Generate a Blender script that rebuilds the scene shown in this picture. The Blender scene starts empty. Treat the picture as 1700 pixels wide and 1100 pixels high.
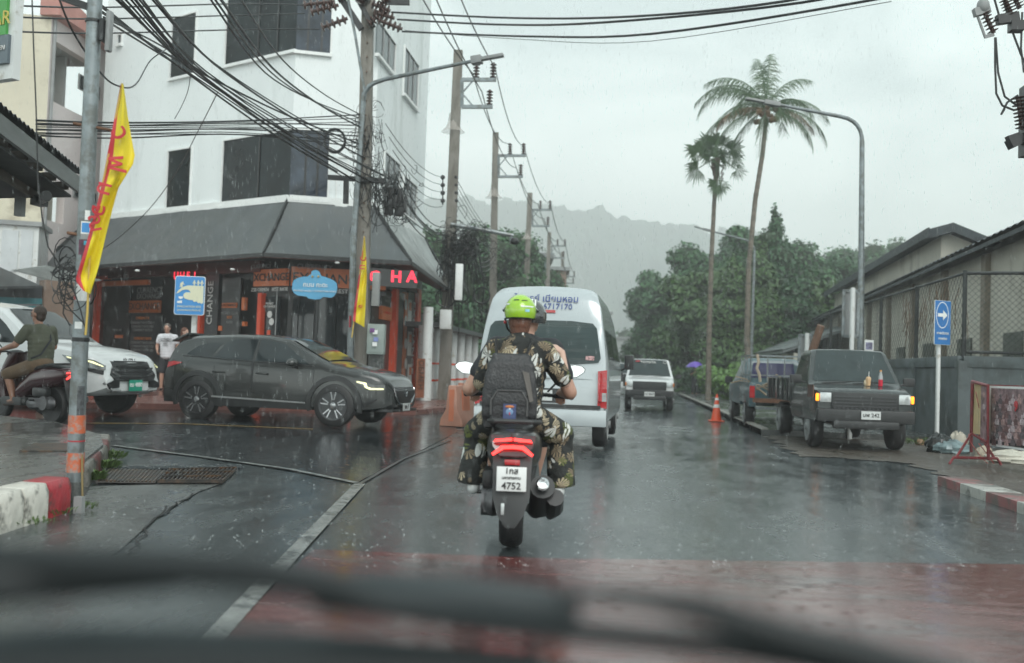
import bpy, bmesh, math, random
from mathutils import Vector, Matrix, geometry
from math import sin, cos, pi, radians, sqrt, atan2
random.seed(7)
S = bpy.context.scene
COL = S.collection

# ---------------------------------------------------------------- camera
FPX = 1700.0
CAMH = 1.2
YAW, PITCH, ROLL = math.atan(200/1700.0), math.atan(62/1700.0), radians(2.0)
Fh = Vector((-sin(YAW), cos(YAW), 0)); Rh = Vector((cos(YAW), sin(YAW), 0)); Zu = Vector((0, 0, 1))
Fd = (Fh*cos(PITCH) + Zu*sin(PITCH)).normalized(); Uh = Rh.cross(Fd).normalized()
Rc = Rh*cos(ROLL) + Uh*sin(ROLL); Uc = Uh*cos(ROLL) - Rh*sin(ROLL)
CAM = Vector((0, 0, CAMH))
cd = bpy.data.cameras.new('camera'); cam = bpy.data.objects.new('camera', cd); COL.objects.link(cam)
cam.matrix_world = Matrix(((Rc.x, Uc.x, -Fd.x, 0), (Rc.y, Uc.y, -Fd.y, 0), (Rc.z, Uc.z, -Fd.z, CAMH), (0, 0, 0, 1)))
cd.sensor_width = 36; cd.lens = 36; cd.clip_start = 0.05; cd.clip_end = 5000
cd.dof.use_dof = True; cd.dof.focus_distance = 11.0; cd.dof.aperture_fstop = 1.5
S.camera = cam
# ---------------------------------------------------------------- sky, sun, exposure
S.view_settings.view_transform = 'Standard'; S.view_settings.look = 'None'
S.view_settings.exposure = 0.28
S.cycles.volume_bounces = 3; S.view_settings.gamma = 1
SUN_EL, SUN_ROT = radians(42), radians(152)
w = bpy.data.worlds.new('World'); S.world = w; w.use_nodes = True
nt = w.node_tree; nt.nodes.clear()
def N(nt, t, **k):
    n = nt.nodes.new(t)
    for a, b in k.items():
        if a in n.inputs.keys(): n.inputs[a].default_value = b
        else: setattr(n, a, b)
    return n
out = N(nt, 'ShaderNodeOutputWorld'); bg = N(nt, 'ShaderNodeBackground')
sky = N(nt, 'ShaderNodeTexSky', sky_type='NISHITA', sun_disc=False, sun_elevation=SUN_EL, sun_rotation=SUN_ROT)
sky.dust_density = 6; sky.air_density = 1.4
hs = N(nt, 'ShaderNodeHueSaturation', Saturation=0.16)
nt.links.new(sky.outputs[0], hs.inputs['Color'])
tc = N(nt, 'ShaderNodeTexCoord'); mp = N(nt, 'ShaderNodeMapping'); mp.inputs['Scale'].default_value = (1.2, 1.2, 3.2)
nt.links.new(tc.outputs['Generated'], mp.inputs[0])
no = N(nt, 'ShaderNodeTexNoise', Scale=2.3, Detail=5.0, Roughness=0.5); no.inputs['Distortion'].default_value = 0.5
nt.links.new(mp.outputs[0], no.inputs['Vector'])
sx = N(nt, 'ShaderNodeSeparateXYZ'); nt.links.new(tc.outputs['Generated'], sx.inputs[0])
rz = N(nt, 'ShaderNodeMapRange'); rz.inputs['From Min'].default_value = 0.0; rz.inputs['From Max'].default_value = 0.36
rz.inputs['To Min'].default_value = 1.0; rz.inputs['To Max'].default_value = 0.0; rz.clamp = True
nt.links.new(sx.outputs['Z'], rz.inputs['Value'])
ad = N(nt, 'ShaderNodeMath', operation='MULTIPLY_ADD'); ad.inputs[1].default_value = 0.62
nt.links.new(rz.outputs[0], ad.inputs[0]); nt.links.new(no.outputs['Fac'], ad.inputs[2])
cr = N(nt, 'ShaderNodeValToRGB')
cr.color_ramp.elements[0].position = 0.48; cr.color_ramp.elements[0].color = (6.6, 8.1, 8.15, 1)
cr.color_ramp.elements[1].position = 0.90; cr.color_ramp.elements[1].color = (16.4, 17.9, 17.3, 1)
e = cr.color_ramp.elements.new(0.66); e.color = (11.2, 12.9, 12.7, 1)
nt.links.new(ad.outputs[0], cr.inputs[0])
mx = N(nt, 'ShaderNodeMix', data_type='RGBA'); mx.inputs[0].default_value = 0.86
nt.links.new(hs.outputs[0], mx.inputs[6]); nt.links.new(cr.outputs[0], mx.inputs[7])
nt.links.new(mx.outputs[2], bg.inputs[0]); bg.inputs[1].default_value = 0.1
nt.links.new(bg.outputs[0], out.inputs[0])
sd = bpy.data.lights.new('sun', 'SUN'); so = bpy.data.objects.new('sun', sd); COL.objects.link(so)
sd.energy = 1.3; sd.angle = radians(35); sd.color = (1, 0.97, 0.93)
sdir = Vector((sin(SUN_ROT)*cos(SUN_EL), cos(SUN_ROT)*cos(SUN_EL), sin(SUN_EL)))
so.rotation_euler = sdir.to_track_quat('Z', 'Y').to_euler(); so.location = (0, 0, 60)

# ---------------------------------------------------------------- pixel helpers (photo pixels 1700 x 1100)
def ray(px, py): return Fd + Rc*((px-850)/FPX) + Uc*((550-py)/FPX)
def W(px, py, d): return CAM + ray(px, py)*d
def gz(x): return 0.025*min(11.0, max(0.0, -x-0.5))
def G(px, py, h=0.0):
    r = ray(px, py); p = Vector((0, 0, 0))
    for _ in range(8):
        t = (gz(p.x)+h-CAMH)/r.z; p = CAM + r*t
    return p
def gp(p): return Vector((p.x, p.y, gz(p.x)))
def prj(p):
    v = Vector(p)-CAM; d = v.dot(Fd); return (850+FPX*v.dot(Rc)/d, 550-FPX*v.dot(Uc)/d, d)

# ---------------------------------------------------------------- materials
MATS = {}
def pm(name, col, rough=0.5, metal=0.0, var=0.12, vs=3.0, bump=0.0, bs=40.0, emit=0.0, ecol=None, trans=0.0,
       coat=0.0, dirt=None, dirts=2.0, dirtamt=0.45, rvar=0.0, spec=0.5, stretch=None, alpha=1.0, wet=0.0):
    if name in MATS: return MATS[name]
    m = bpy.data.materials.new(name); m.use_nodes = True; t = m.node_tree; b = t.nodes['Principled BSDF']
    L = t.links.new
    tcn = N(t, 'ShaderNodeTexCoord'); mpn = N(t, 'ShaderNodeMapping'); L(tcn.outputs['Object'], mpn.inputs[0])
    if stretch: mpn.inputs['Scale'].default_value = stretch
    n1 = N(t, 'ShaderNodeTexNoise', Scale=vs, Detail=6.0, Roughness=0.6); L(mpn.outputs[0], n1.inputs['Vector'])
    mr = N(t, 'ShaderNodeMapRange'); mr.inputs['From Min'].default_value = 0.3; mr.inputs['From Max'].default_value = 0.7
    mr.inputs['To Min'].default_value = 1-var; mr.inputs['To Max'].default_value = 1+var; L(n1.outputs['Fac'], mr.inputs[0])
    mc = N(t, 'ShaderNodeMix', data_type='RGBA', blend_type='MULTIPLY'); mc.inputs[0].default_value = 1
    mc.inputs[6].default_value = (*col, 1); L(mr.outputs[0], mc.inputs[7]); last = mc.outputs[2]
    if dirt:
        n2 = N(t, 'ShaderNodeTexNoise', Scale=dirts, Detail=8.0, Roughness=0.7); L(mpn.outputs[0], n2.inputs['Vector'])
        m2 = N(t, 'ShaderNodeMapRange'); m2.inputs['From Min'].default_value = 0.62-dirtamt*0.3; m2.inputs['From Max'].default_value = 0.62-dirtamt*0.3+0.12
        L(n2.outputs['Fac'], m2.inputs[0])
        md = N(t, 'ShaderNodeMix', data_type='RGBA'); L(m2.outputs[0], md.inputs[0]); L(last, md.inputs[6]); md.inputs[7].default_value = (*dirt, 1)
        last = md.outputs[2]
    L(last, b.inputs['Base Color'])
    b.inputs['Roughness'].default_value = rough; b.inputs['Metallic'].default_value = metal
    b.inputs['Specular IOR Level'].default_value = spec
    if rvar:
        m3 = N(t, 'ShaderNodeMapRange'); m3.inputs['From Min'].default_value = 0.35; m3.inputs['From Max'].default_value = 0.65
        m3.inputs['To Min'].default_value = max(0.02, rough-rvar); m3.inputs['To Max'].default_value = min(1, rough+rvar)
        n3 = N(t, 'ShaderNodeTexNoise', Scale=vs*1.7, Detail=5.0); L(mpn.outputs[0], n3.inputs['Vector']); L(n3.outputs['Fac'], m3.inputs[0]); L(m3.outputs[0], b.inputs['Roughness'])
    if bump:
        nb = N(t, 'ShaderNodeTexNoise', Scale=bs, Detail=4.0); L(mpn.outputs[0], nb.inputs['Vector'])
        bp = N(t, 'ShaderNodeBump', Strength=bump); bp.inputs['Distance'].default_value = 0.02; L(nb.outputs['Fac'], bp.inputs['Height']); L(bp.outputs[0], b.inputs['Normal'])
    if emit: b.inputs['Emission Color'].default_value = (*(ecol or col), 1); b.inputs['Emission Strength'].default_value = emit
    if trans: b.inputs['Transmission Weight'].default_value = trans
    if coat: b.inputs['Coat Weight'].default_value = coat; b.inputs['Coat Roughness'].default_value = 0.06
    if alpha < 1: b.inputs['Alpha'].default_value = alpha
    MATS[name] = m; return m

# ---------------------------------------------------------------- mesh builder
def Rz(a): return Matrix.Rotation(a, 3, 'Z')
def wm(o):
    M = o.matrix_basis.copy()
    return wm(o.parent) @ M if o.parent is not None else M
class MB:
    def __init__(s): s.v = []; s.f = []; s.m = []; s.mi = 0
    def add(s, vs, fs):
        o = len(s.v); s.v += [tuple(p) for p in vs]; s.f += [tuple(i+o for i in f) for f in fs]; s.m += [s.mi]*len(fs); return s
    def box(s, c, d, R=None):
        c = Vector(c); hx, hy, hz = d[0]/2, d[1]/2, d[2]/2
        P = [Vector((x, y, z)) for x in (-hx, hx) for y in (-hy, hy) for z in (-hz, hz)]
        if R is not None: P = [R @ p for p in P]
        return s.add([c+p for p in P], [(0,1,3,2),(4,6,7,5),(0,4,5,1),(2,3,7,6),(0,2,6,4),(1,5,7,3)])
    def bar(s, a, b, w, h, up=(0,0,1)):
        a = Vector(a); b = Vector(b); d = b-a; L = d.length
        if L < 1e-6: return s
        x = d/L; u = Vector(up)
        if abs(x.dot(u)) > .98: u = Vector((0, 1, 0))
        y = u.cross(x).normalized(); z = x.cross(y)
        R = Matrix((x, y, z)).transposed(); return s.box((a+b)/2, (L, w, h), R)
    def ring(s, c, x, y, r, n): return [c+x*(r*cos(2*pi*i/n))+y*(r*sin(2*pi*i/n)) for i in range(n)]
    def tube(s, pts, r, n=6, cap=True, flat=1.0):
        pts = [Vector(p) for p in pts]; k = len(pts)
        rr = r if isinstance(r, (list, tuple)) else [r]*k
        V = []; ref = None
        for i, p in enumerate(pts):
            t = (pts[min(i+1, k-1)]-pts[max(i-1, 0)])
            t = t.normalized() if t.length > 1e-9 else Vector((0, 0, 1))
            if ref is None: ref = Vector((0, 0, 1)) if abs(t.z) < .9 else Vector((1, 0, 0))
            x = (ref-t*ref.dot(t)).normalized(); y = t.cross(x); ref = x
            V += s.ring(p, x*flat, y, rr[i], n)
        Fc = [(i*n+j, i*n+(j+1) % n, (i+1)*n+(j+1) % n, (i+1)*n+j) for i in range(k-1) for j in range(n)]
        if cap: Fc += [tuple(range(n-1, -1, -1)), tuple(range((k-1)*n, k*n))]
        return s.add(V, Fc)
    def cyl(s, a, b, r0, r1=None, n=12, cap=True): return s.tube([a, b], [r0, r0 if r1 is None else r1], n, cap)
    def lathe(s, prof, n=16, c=(0,0,0), ax=(0,0,1)):
        z = Vector(ax).normalized(); u = Vector((1,0,0)) if abs(z.x) < .9 else Vector((0,1,0))
        x = (u-z*u.dot(z)).normalized(); y = z.cross(x); c = Vector(c); V = []
        for r, h in prof: V += s.ring(c+z*h, x, y, max(r, 1e-4), n)
        k = len(prof)
        Fc = [(i*n+j, i*n+(j+1) % n, (i+1)*n+(j+1) % n, (i+1)*n+j) for i in range(k-1) for j in range(n)]
        Fc += [tuple(range(n-1, -1, -1)), tuple(range((k-1)*n, k*n))]
        return s.add(V, Fc)
    def prism(s, pts, vec):
        pts = [Vector(p) for p in pts]; vec = Vector(vec); n = len(pts)
        Fc = [tuple(range(n-1, -1, -1)), tuple(range(n, 2*n))]+[(i, (i+1) % n, n+(i+1) % n, n+i) for i in range(n)]
        return s.add(pts+[p+vec for p in pts], Fc)
    def ell(s, c, r, R=None, nu=12, nv=8):
        c = Vector(c); V = []; r = Vector(r) if not isinstance(r, (int, float)) else Vector((r, r, r))
        for j in range(1, nv):
            a = pi*j/nv
            for i in range(nu):
                b = 2*pi*i/nu; p = Vector((r.x*sin(a)*cos(b), r.y*sin(a)*sin(b), r.z*cos(a)))
                V.append(c+(R @ p if R is not None else p))
        t = Vector((0, 0, r.z)); t = R @ t if R is not None else t
        V += [c+t, c-t]; T = len(V)-2
        Fc = [(j*nu+i, (j+1)*nu+i, (j+1)*nu+(i+1) % nu, j*nu+(i+1) % nu) for j in range(nv-2) for i in range(nu)]
        Fc += [(T, i, (i+1) % nu) for i in range(nu)]+[(T+1, (nv-2)*nu+(i+1) % nu, (nv-2)*nu+i) for i in range(nu)]
        return s.add(V, Fc)
    def caps(s, a, b, ra, rb, n=12):
        a = Vector(a); b = Vector(b)
        s.cyl(a, b, ra, rb, n); s.ell(a, ra*1.0, nu=n, nv=8); return s.ell(b, rb*1.0, nu=n, nv=8)
    def chain(s, pts, rs):
        for i in range(len(pts)-1): s.caps(pts[i], pts[i+1], rs[i], rs[i+1])
        return s
    def quad(s, a, b, c, d): return s.add([a, b, c, d], [(0, 1, 2, 3)])
    def grid(s, P):
        nu, nv = len(P), len(P[0])
        return s.add([p for r in P for p in r], [(i*nv+j, (i+1)*nv+j, (i+1)*nv+j+1, i*nv+j+1) for i in range(nu-1) for j in range(nv-1)])
    def build(s, name, mat, parent=None, world=False, bevel=0.0, smooth=35, seg=2, fix=False, loc=None):
        vs = s.v
        if world:
            if parent is not None: Mi = wm(parent).inverted(); vs = [Mi @ Vector(p) for p in vs]
            elif loc is not None: vs = [Vector(p)-Vector(loc) for p in vs]
        me = bpy.data.meshes.new(name); me.from_pydata([tuple(p) for p in vs], [], s.f)
        for mm in (mat if isinstance(mat, (list, tuple)) else [mat]): me.materials.append(mm)
        if len(me.materials) > 1: me.polygons.foreach_set('material_index', s.m)
        o = bpy.data.objects.new(name, me); COL.objects.link(o)
        if parent is not None: o.parent = parent
        if loc is not None: o.location = loc
        if bevel or smooth or fix:
            bm = bmesh.new(); bm.from_mesh(me)
            if fix: bmesh.ops.remove_doubles(bm, verts=bm.verts, dist=1e-5); bmesh.ops.recalc_face_normals(bm, faces=bm.faces)
            if bevel:
                es = [e for e in bm.edges if len(e.link_faces) == 2 and e.calc_face_angle(0) > radians(30)]
                bmesh.ops.bevel(bm, geom=es, offset=bevel, segments=seg, affect='EDGES', profile=0.6, clamp_overlap=True)
            if smooth:
                th = radians(smooth)
                for f in bm.faces: f.smooth = True
                for e in bm.edges:
                    if len(e.link_faces) != 2 or e.calc_face_angle(0) > th: e.smooth = False
            bm.to_mesh(me); bm.free()
        return o

def tag(o, label=None, cat=None, group=None, kind=None):
    if label: o['label'] = label
    if cat: o['category'] = cat
    if group: o['group'] = group
    if kind: o['kind'] = kind
    return o
ORD = 'first second third fourth fifth sixth seventh eighth ninth tenth eleventh twelfth thirteenth fourteenth fifteenth sixteenth seventeenth eighteenth nineteenth twentieth'.split()+['twenty-'+q for q in 'first second third fourth fifth sixth seventh eighth ninth'.split()]
def thing(name, label, cat, loc=(0,0,0), rz=0.0, group=None, scale=1.0):
    o = bpy.data.objects.new(name, None); COL.objects.link(o)
    o.empty_display_size = 0.2
    o.matrix_world = Matrix.LocRotScale(Vector(loc), Matrix.Rotation(rz, 3, 'Z').to_quaternion(), Vector((scale,)*3))
    o.location = loc; o.rotation_euler = (0, 0, rz); o.scale = (scale,)*3
    return tag(o, label, cat, group)
def dup(o, parent=None):
    c = o.copy(); COL.objects.link(c); c.parent = parent
    for ch in o.children: dup(ch, c)
    return c
def evalmesh(o):
    dg = bpy.context.evaluated_depsgraph_get(); dg.update()
    me = bpy.data.meshes.new_from_object(o.evaluated_get(dg)); return me
def blob(mb, name, mat, parent, voxel=0.012, it=4, fac=0.5, world=False):
    o = mb.build(name, mat, None, smooth=0)
    m = o.modifiers.new('r', 'REMESH'); m.mode = 'VOXEL'; m.voxel_size = voxel; m.use_smooth_shade = True
    s = o.modifiers.new('s', 'SMOOTH'); s.factor = fac; s.iterations = it
    me = evalmesh(o); old = o.data; o.modifiers.clear(); o.data = me; me.name = name
    me.materials.clear(); me.materials.append(mat)
    if parent is not None: o.parent = parent
    bpy.data.meshes.remove(old); return o
def boolcut(o, cut):
    m = o.modifiers.new('b', 'BOOLEAN'); m.operation = 'DIFFERENCE'; m.object = cut; m.solver = 'EXACT'
    me = evalmesh(o); o.modifiers.clear(); old = o.data; o.data = me; bpy.data.meshes.remove(old)
    cm = cut.data; bpy.data.objects.remove(cut); bpy.data.meshes.remove(cm)
    bm = bmesh.new(); bm.from_mesh(me)
    for f in bm.faces: f.smooth = True
    for e in bm.edges: e.smooth = not (len(e.link_faces) != 2 or e.calc_face_angle(0) > radians(32))
    bm.to_mesh(me); bm.free()
def text(s, size, mat, parent, o, x, n, name='lettering', ext=0.004, align='CENTER', bold=0.0, sx=1.0, font=None, world=True, shear=0.0):
    """text lying in the plane through o with reading direction x and outward normal n; o is its centre"""
    c = bpy.data.curves.new('t', 'FONT'); c.body = s; c.size = size; c.extrude = ext; c.align_x = align; c.align_y = 'CENTER'
    c.offset = bold*size; c.resolution_u = 2; c.shear = shear
    t = bpy.data.objects.new('t', c); COL.objects.link(t); me = evalmesh(t); bpy.data.objects.remove(t); bpy.data.curves.remove(c)
    me.materials.clear(); me.materials.append(mat)
    x = Vector(x).normalized(); n = Vector(n).normalized(); y = n.cross(x)
    M = Matrix(((x.x*sx, y.x, n.x, o[0]), (x.y*sx, y.y, n.y, o[1]), (x.z*sx, y.z, n.z, o[2]), (0, 0, 0, 1)))
    if world and parent is not None: M = wm(parent).inverted() @ M
    me.transform(M); me.name = name
    ob = bpy.data.objects.new(name, me); COL.objects.link(ob); ob.parent = parent; return ob
def panelmesh(P_, f, off, th, name, mat, parent, cuts=2):
    bm = bmesh.new(); vs = [bm.verts.new((p[0], p[1], 0)) for p in P_]; bm.verts.index_update()
    for t in geometry.tessellate_polygon([[Vector((p[0], p[1], 0)) for p in P_]]):
        try: bm.faces.new([vs[i] for i in t])
        except ValueError: pass
    for _ in range(cuts):
        L_ = sorted(e.calc_length() for e in bm.edges)[-1]*.4
        bmesh.ops.subdivide_edges(bm, edges=[e for e in bm.edges if e.calc_length() > L_ and len(e.link_faces) == 2], cuts=1, use_grid_fill=False); bmesh.ops.triangulate(bm, faces=bm.faces)
    bm.verts.index_update(); mb = MB(); mb.add([f((v.co.x, v.co.y), off) for v in bm.verts], [tuple(v.index for v in q.verts) for q in bm.faces]); bm.free(); n = len(P_)
    mb.add([f(p, off) for p in P_]+[f(p, off-th) for p in P_], [(i, (i+1) % n, n+(i+1) % n, n+i) for i in range(n)]); return mb.build(name, mat, parent, fix=True, smooth=40)
class Plane:
    """vertical plane through P and Q (left to right as seen); outward normal faces the viewer"""
    def __init__(s, P, Q):
        s.P = Vector((P[0], P[1], 0)); q = Vector((Q[0], Q[1], 0)); s.u = (q-s.P).normalized(); s.L = (q-s.P).length
        s.n = Vector((s.u.y, -s.u.x, 0))
        if s.n.dot(CAM-s.P) < 0: s.n = -s.n
    def hit(s, px, py):
        r = ray(px, py); t = (s.P-CAM).dot(s.n)/r.dot(s.n); p = CAM+r*t
        return ((p-s.P).dot(s.u), p.z)
    def pt(s, a, z, off=0.0): return s.P+s.u*a+Vector((0, 0, z))+s.n*off
    def rect(s, mb, x0, y0, x1, y1, d0, d1):
        """box covering pixel box x0..x1,y0..y1 between depths d0 and d1 in front of the plane"""
        a0, z1 = s.hit(x0, (y0+y1)/2)[0], s.hit((x0+x1)/2, y0)[1]; a1, z0 = s.hit(x1, (y0+y1)/2)[0], s.hit((x0+x1)/2, y1)[1]
        return s.sbox(mb, a0, a1, z0, z1, d0, d1)
    def sbox(s, mb, a0, a1, z0, z1, d0, d1):
        return mb.prism([s.pt(a0, z0, d0), s.pt(a1, z0, d0), s.pt(a1, z1, d0), s.pt(a0, z1, d0)], s.n*(d1-d0))
    def text(s, t, px, py, hpx, mat, parent, off=0.02, **k):
        a, z = s.hit(px, py); d = prj(s.pt(a, z))[2]
        return text(t, hpx*d/FPX*1.38, mat, parent, s.pt(a, z, off), s.u, s.n, **k)
def sag(a, b, dip, n=14):
    a = Vector(a); b = Vector(b)
    return [a.lerp(b, i/n)-Vector((0, 0, dip*4*(i/n)*(1-i/n))) for i in range(n+1)]
# ---------------------------------------------------------------- sheets that follow the ground
def sheet(name, pts, h, mat, thick=0.0, kind='structure', parent=None, sub=None):
    bm = bmesh.new(); vs = [bm.verts.new((p[0], p[1], 0)) for p in pts]; f = bm.faces.new(vs)
    if f.calc_area() and f.normal.z < 0: f.normal_flip()
    f.normal_update()
    if f.normal.z < 0: f.normal_flip()
    if thick:
        r = bmesh.ops.extrude_face_region(bm, geom=[f]); nv = [g for g in r['geom'] if isinstance(g, bmesh.types.BMVert)]
        for v in nv: v.co.z -= thick
    for xc in (-0.5, -11.5):
        bmesh.ops.bisect_plane(bm, geom=bm.verts[:]+bm.edges[:]+bm.faces[:], plane_co=(xc, 0, 0), plane_no=(1, 0, 0))
    for v in bm.verts: v.co.z += gz(v.co.x)+h
    bmesh.ops.triangulate(bm, faces=bm.faces); bmesh.ops.recalc_face_normals(bm, faces=bm.faces)
    if not thick:
        for f in bm.faces:
            if f.normal.z < 0: f.normal_flip()
    me = bpy.data.meshes.new(name); bm.to_mesh(me); bm.free(); me.materials.append(mat)
    o = bpy.data.objects.new(name, me); COL.objects.link(o)
    if kind: o['kind'] = kind
    if parent: o.parent = parent
    return o
# ================================================================ wet ground
def wetmat(name, c0, c1, dry_rough=0.36, wet_rough=0.07, sc=0.35, streak=(1.0, 0.35, 1.0), speck=0.35, thr=(0.42, 0.6), worn=None, bumpk=0.13):
    m = bpy.data.materials.new(name); m.use_nodes = True; t = m.node_tree; b = t.nodes['Principled BSDF']; L = t.links.new
    tc = N(t, 'ShaderNodeTexCoord'); mp = N(t, 'ShaderNodeMapping'); mp.inputs['Scale'].default_value = streak; L(tc.outputs['Object'], mp.inputs[0])
    big = N(t, 'ShaderNodeTexNoise', Scale=sc, Detail=9.0, Roughness=0.62); L(mp.outputs[0], big.inputs['Vector'])
    fine = N(t, 'ShaderNodeTexNoise', Scale=90.0, Detail=3.0, Roughness=0.7); L(tc.outputs['Object'], fine.inputs['Vector'])
    mid = N(t, 'ShaderNodeTexNoise', Scale=sc*7, Detail=8.0, Roughness=0.7); L(mp.outputs[0], mid.inputs['Vector'])
    cm = N(t, 'ShaderNodeMix', data_type='RGBA'); cm.inputs[6].default_value = (*c0, 1); cm.inputs[7].default_value = (*c1, 1)
    r1 = N(t, 'ShaderNodeMapRange'); r1.inputs['From Min'].default_value = .35; r1.inputs['From Max'].default_value = .68; L(mid.outputs['Fac'], r1.inputs[0]); L(r1.outputs[0], cm.inputs[0])
    sp = N(t, 'ShaderNodeMapRange'); sp.inputs['From Min'].default_value = .3; sp.inputs['From Max'].default_value = .7
    sp.inputs['To Min'].default_value = 1-speck; sp.inputs['To Max'].default_value = 1+speck*1.6; L(fine.outputs['Fac'], sp.inputs[0])
    c2 = N(t, 'ShaderNodeMix', data_type='RGBA', blend_type='MULTIPLY'); c2.inputs[0].default_value = 1; L(cm.outputs[2], c2.inputs[6]); L(sp.outputs[0], c2.inputs[7])
    last = c2.outputs[2]
    if worn:
        wn = N(t, 'ShaderNodeTexNoise', Scale=1.3, Detail=12.0, Roughness=0.78); L(mp.outputs[0], wn.inputs['Vector'])
        wr = N(t, 'ShaderNodeMapRange'); wr.inputs['From Min'].default_value = .5; wr.inputs['From Max'].default_value = .6; wr.inputs['To Max'].default_value = .8; L(wn.outputs['Fac'], wr.inputs[0])
        wm = N(t, 'ShaderNodeMix', data_type='RGBA'); L(wr.outputs[0], wm.inputs[0]); L(last, wm.inputs[6]); wm.inputs[7].default_value = (*worn, 1); last = wm.outputs[2]
    L(last, b.inputs['Base Color'])
    r2 = N(t, 'ShaderNodeMapRange'); r2.inputs['From Min'].default_value = thr[0]; r2.inputs['From Max'].default_value = thr[1]
    r2.inputs['To Min'].default_value = wet_rough; r2.inputs['To Max'].default_value = dry_rough
    rm = N(t, 'ShaderNodeMix', data_type='FLOAT'); rm.inputs[0].default_value = .45; L(big.outputs['Fac'], rm.inputs[2]); L(mid.outputs['Fac'], rm.inputs[3])
    L(rm.outputs[0], r2.inputs[0]); L(r2.outputs[0], b.inputs['Roughness'])
    b.inputs['Specular IOR Level'].default_value = 0.62; b.inputs['IOR'].default_value = 1.48
    # rain rings and water ripples
    vo = N(t, 'ShaderNodeTexVoronoi', Scale=7.0); L(tc.outputs['Object'], vo.inputs['Vector'])
    wv = N(t, 'ShaderNodeMath', operation='SINE'); mu = N(t, 'ShaderNodeMath', operation='MULTIPLY'); mu.inputs[1].default_value = 60; L(vo.outputs['Distance'], mu.inputs[0]); L(mu.outputs[0], wv.inputs[0])
    fa = N(t, 'ShaderNodeMapRange'); fa.inputs['From Min'].default_value = .1; fa.inputs['From Max'].default_value = .45; fa.inputs['To Min'].default_value = .25; fa.inputs['To Max'].default_value = 0; L(vo.outputs['Distance'], fa.inputs[0])
    rr = N(t, 'ShaderNodeMath', operation='MULTIPLY'); L(wv.outputs[0], rr.inputs[0]); L(fa.outputs[0], rr.inputs[1])
    ml = N(t, 'ShaderNodeTexNoise', Scale=16.0, Detail=5.0, Roughness=.6); m2 = N(t, 'ShaderNodeMapping'); m2.inputs['Scale'].default_value = (.6, 1.6, 1); L(tc.outputs['Object'], m2.inputs[0]); L(m2.outputs[0], ml.inputs['Vector'])
    a1 = N(t, 'ShaderNodeMath', operation='ADD'); L(rr.outputs[0], a1.inputs[0]); L(ml.outputs['Fac'], a1.inputs[1])
    a2 = N(t, 'ShaderNodeMath', operation='MULTIPLY_ADD'); L(fine.outputs['Fac'], a2.inputs[0]); L(r2.outputs[0], a2.inputs[1]); L(a1.outputs[0], a2.inputs[2])
    bp = N(t, 'ShaderNodeBump', Strength=bumpk); bp.inputs['Distance'].default_value = .012; L(a2.outputs[0], bp.inputs['Height']); L(bp.outputs[0], b.inputs['Normal'])
    return m
M_asph = wetmat('wet asphalt', (.028, .036, .038), (.056, .066, .068), dry_rough=.32, wet_rough=.12)
M_asph2 = wetmat('darker wet asphalt', (.014, .018, .020), (.028, .033, .036), dry_rough=.3, wet_rough=.06, thr=(.42, .65))
M_red = wetmat('worn red road surfacing', (.08, .028, .026), (.13, .045, .042), dry_rough=.34, wet_rough=.07, sc=.6, streak=(.5, 1.7, 1), worn=(.075, .06, .06), thr=(.5, .62))
M_conc = wetmat('wet concrete', (.06, .066, .064), (.105, .11, .106), dry_rough=.4, wet_rough=.12, sc=1.1, speck=.2, worn=(.04, .045, .043))
M_dirt = wetmat('muddy verge', (.045, .038, .031), (.085, .072, .058), dry_rough=.6, wet_rough=.16, sc=.9, speck=.35, thr=(.35, .55), bumpk=.3)
M_pave = wetmat('red paving', (.12, .05, .042), (.19, .08, .065), dry_rough=.45, wet_rough=.15, sc=1.0, speck=.15)
M_line = pm('road paint', (.25, .26, .25), .2, var=.25, vs=6, dirt=(.08, .088, .088), dirts=7, dirtamt=.42, bump=.2, bs=60)
M_yline = pm('yellow road paint', (.35, .22, .05), .4, var=.2, vs=4, dirt=(.08, .08, .07), dirts=4, dirtamt=.4)
M_kred = pm('red kerb paint', (.36, .028, .04), .3, var=.3, vs=5, dirt=(.05, .045, .04), dirts=3.5, dirtamt=.3, bump=.5, bs=18)
M_kwht = pm('white kerb paint', (.62, .6, .54), .35, var=.15, vs=5, dirt=(.06, .058, .05), dirts=3.5, dirtamt=.32, bump=.5, bs=18)
M_iron = pm('wet iron grating', (.05, .045, .042), .4, .6, var=.4, vs=8, dirt=(.12, .07, .04), dirts=8)
M_hole = pm('drain darkness', (.01, .01, .01), .6)
M_weed = pm('weeds', (.07, .12, .03), .6, var=.5, vs=20)

def P2(px, py): p = G(px, py); return (p.x, p.y)
sheet('ground', [(-2600, -60), (2600, -60), (2600, 2600), (-2600, 2600)], -.10, pm('damp soil', (.06, .075, .045), .8, var=.3, vs=.3))
VX = 2.75
road = [(-60, -8), (12, -8), (12, 9.5)]
dv = [P2(1700, 828), P2(1575, 790), P2(1490, 768), P2(1330, 759)]
sheet('road', [(-70, -8), (14, -8), (14, 700), (-70, 700)], -.012, M_asph)
# side street patch in a darker asphalt colour
sheet('side_street', [P2(195, 741), P2(420, 770), P2(592, 800), P2(760, 716), (-4.3, 24.4), (-70, 24.4), (-70, 11.6)], -.006, M_asph2)
# red surfacing across the carriageway
c0 = G(520, 911); c1 = G(1700, 936)
sheet('red_surfacing', [(c0.x, c0.y), (c1.x, c1.y), (9, c1.y-.15), (9, -4), P2(290, 1130)], -.002, M_red)
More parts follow.
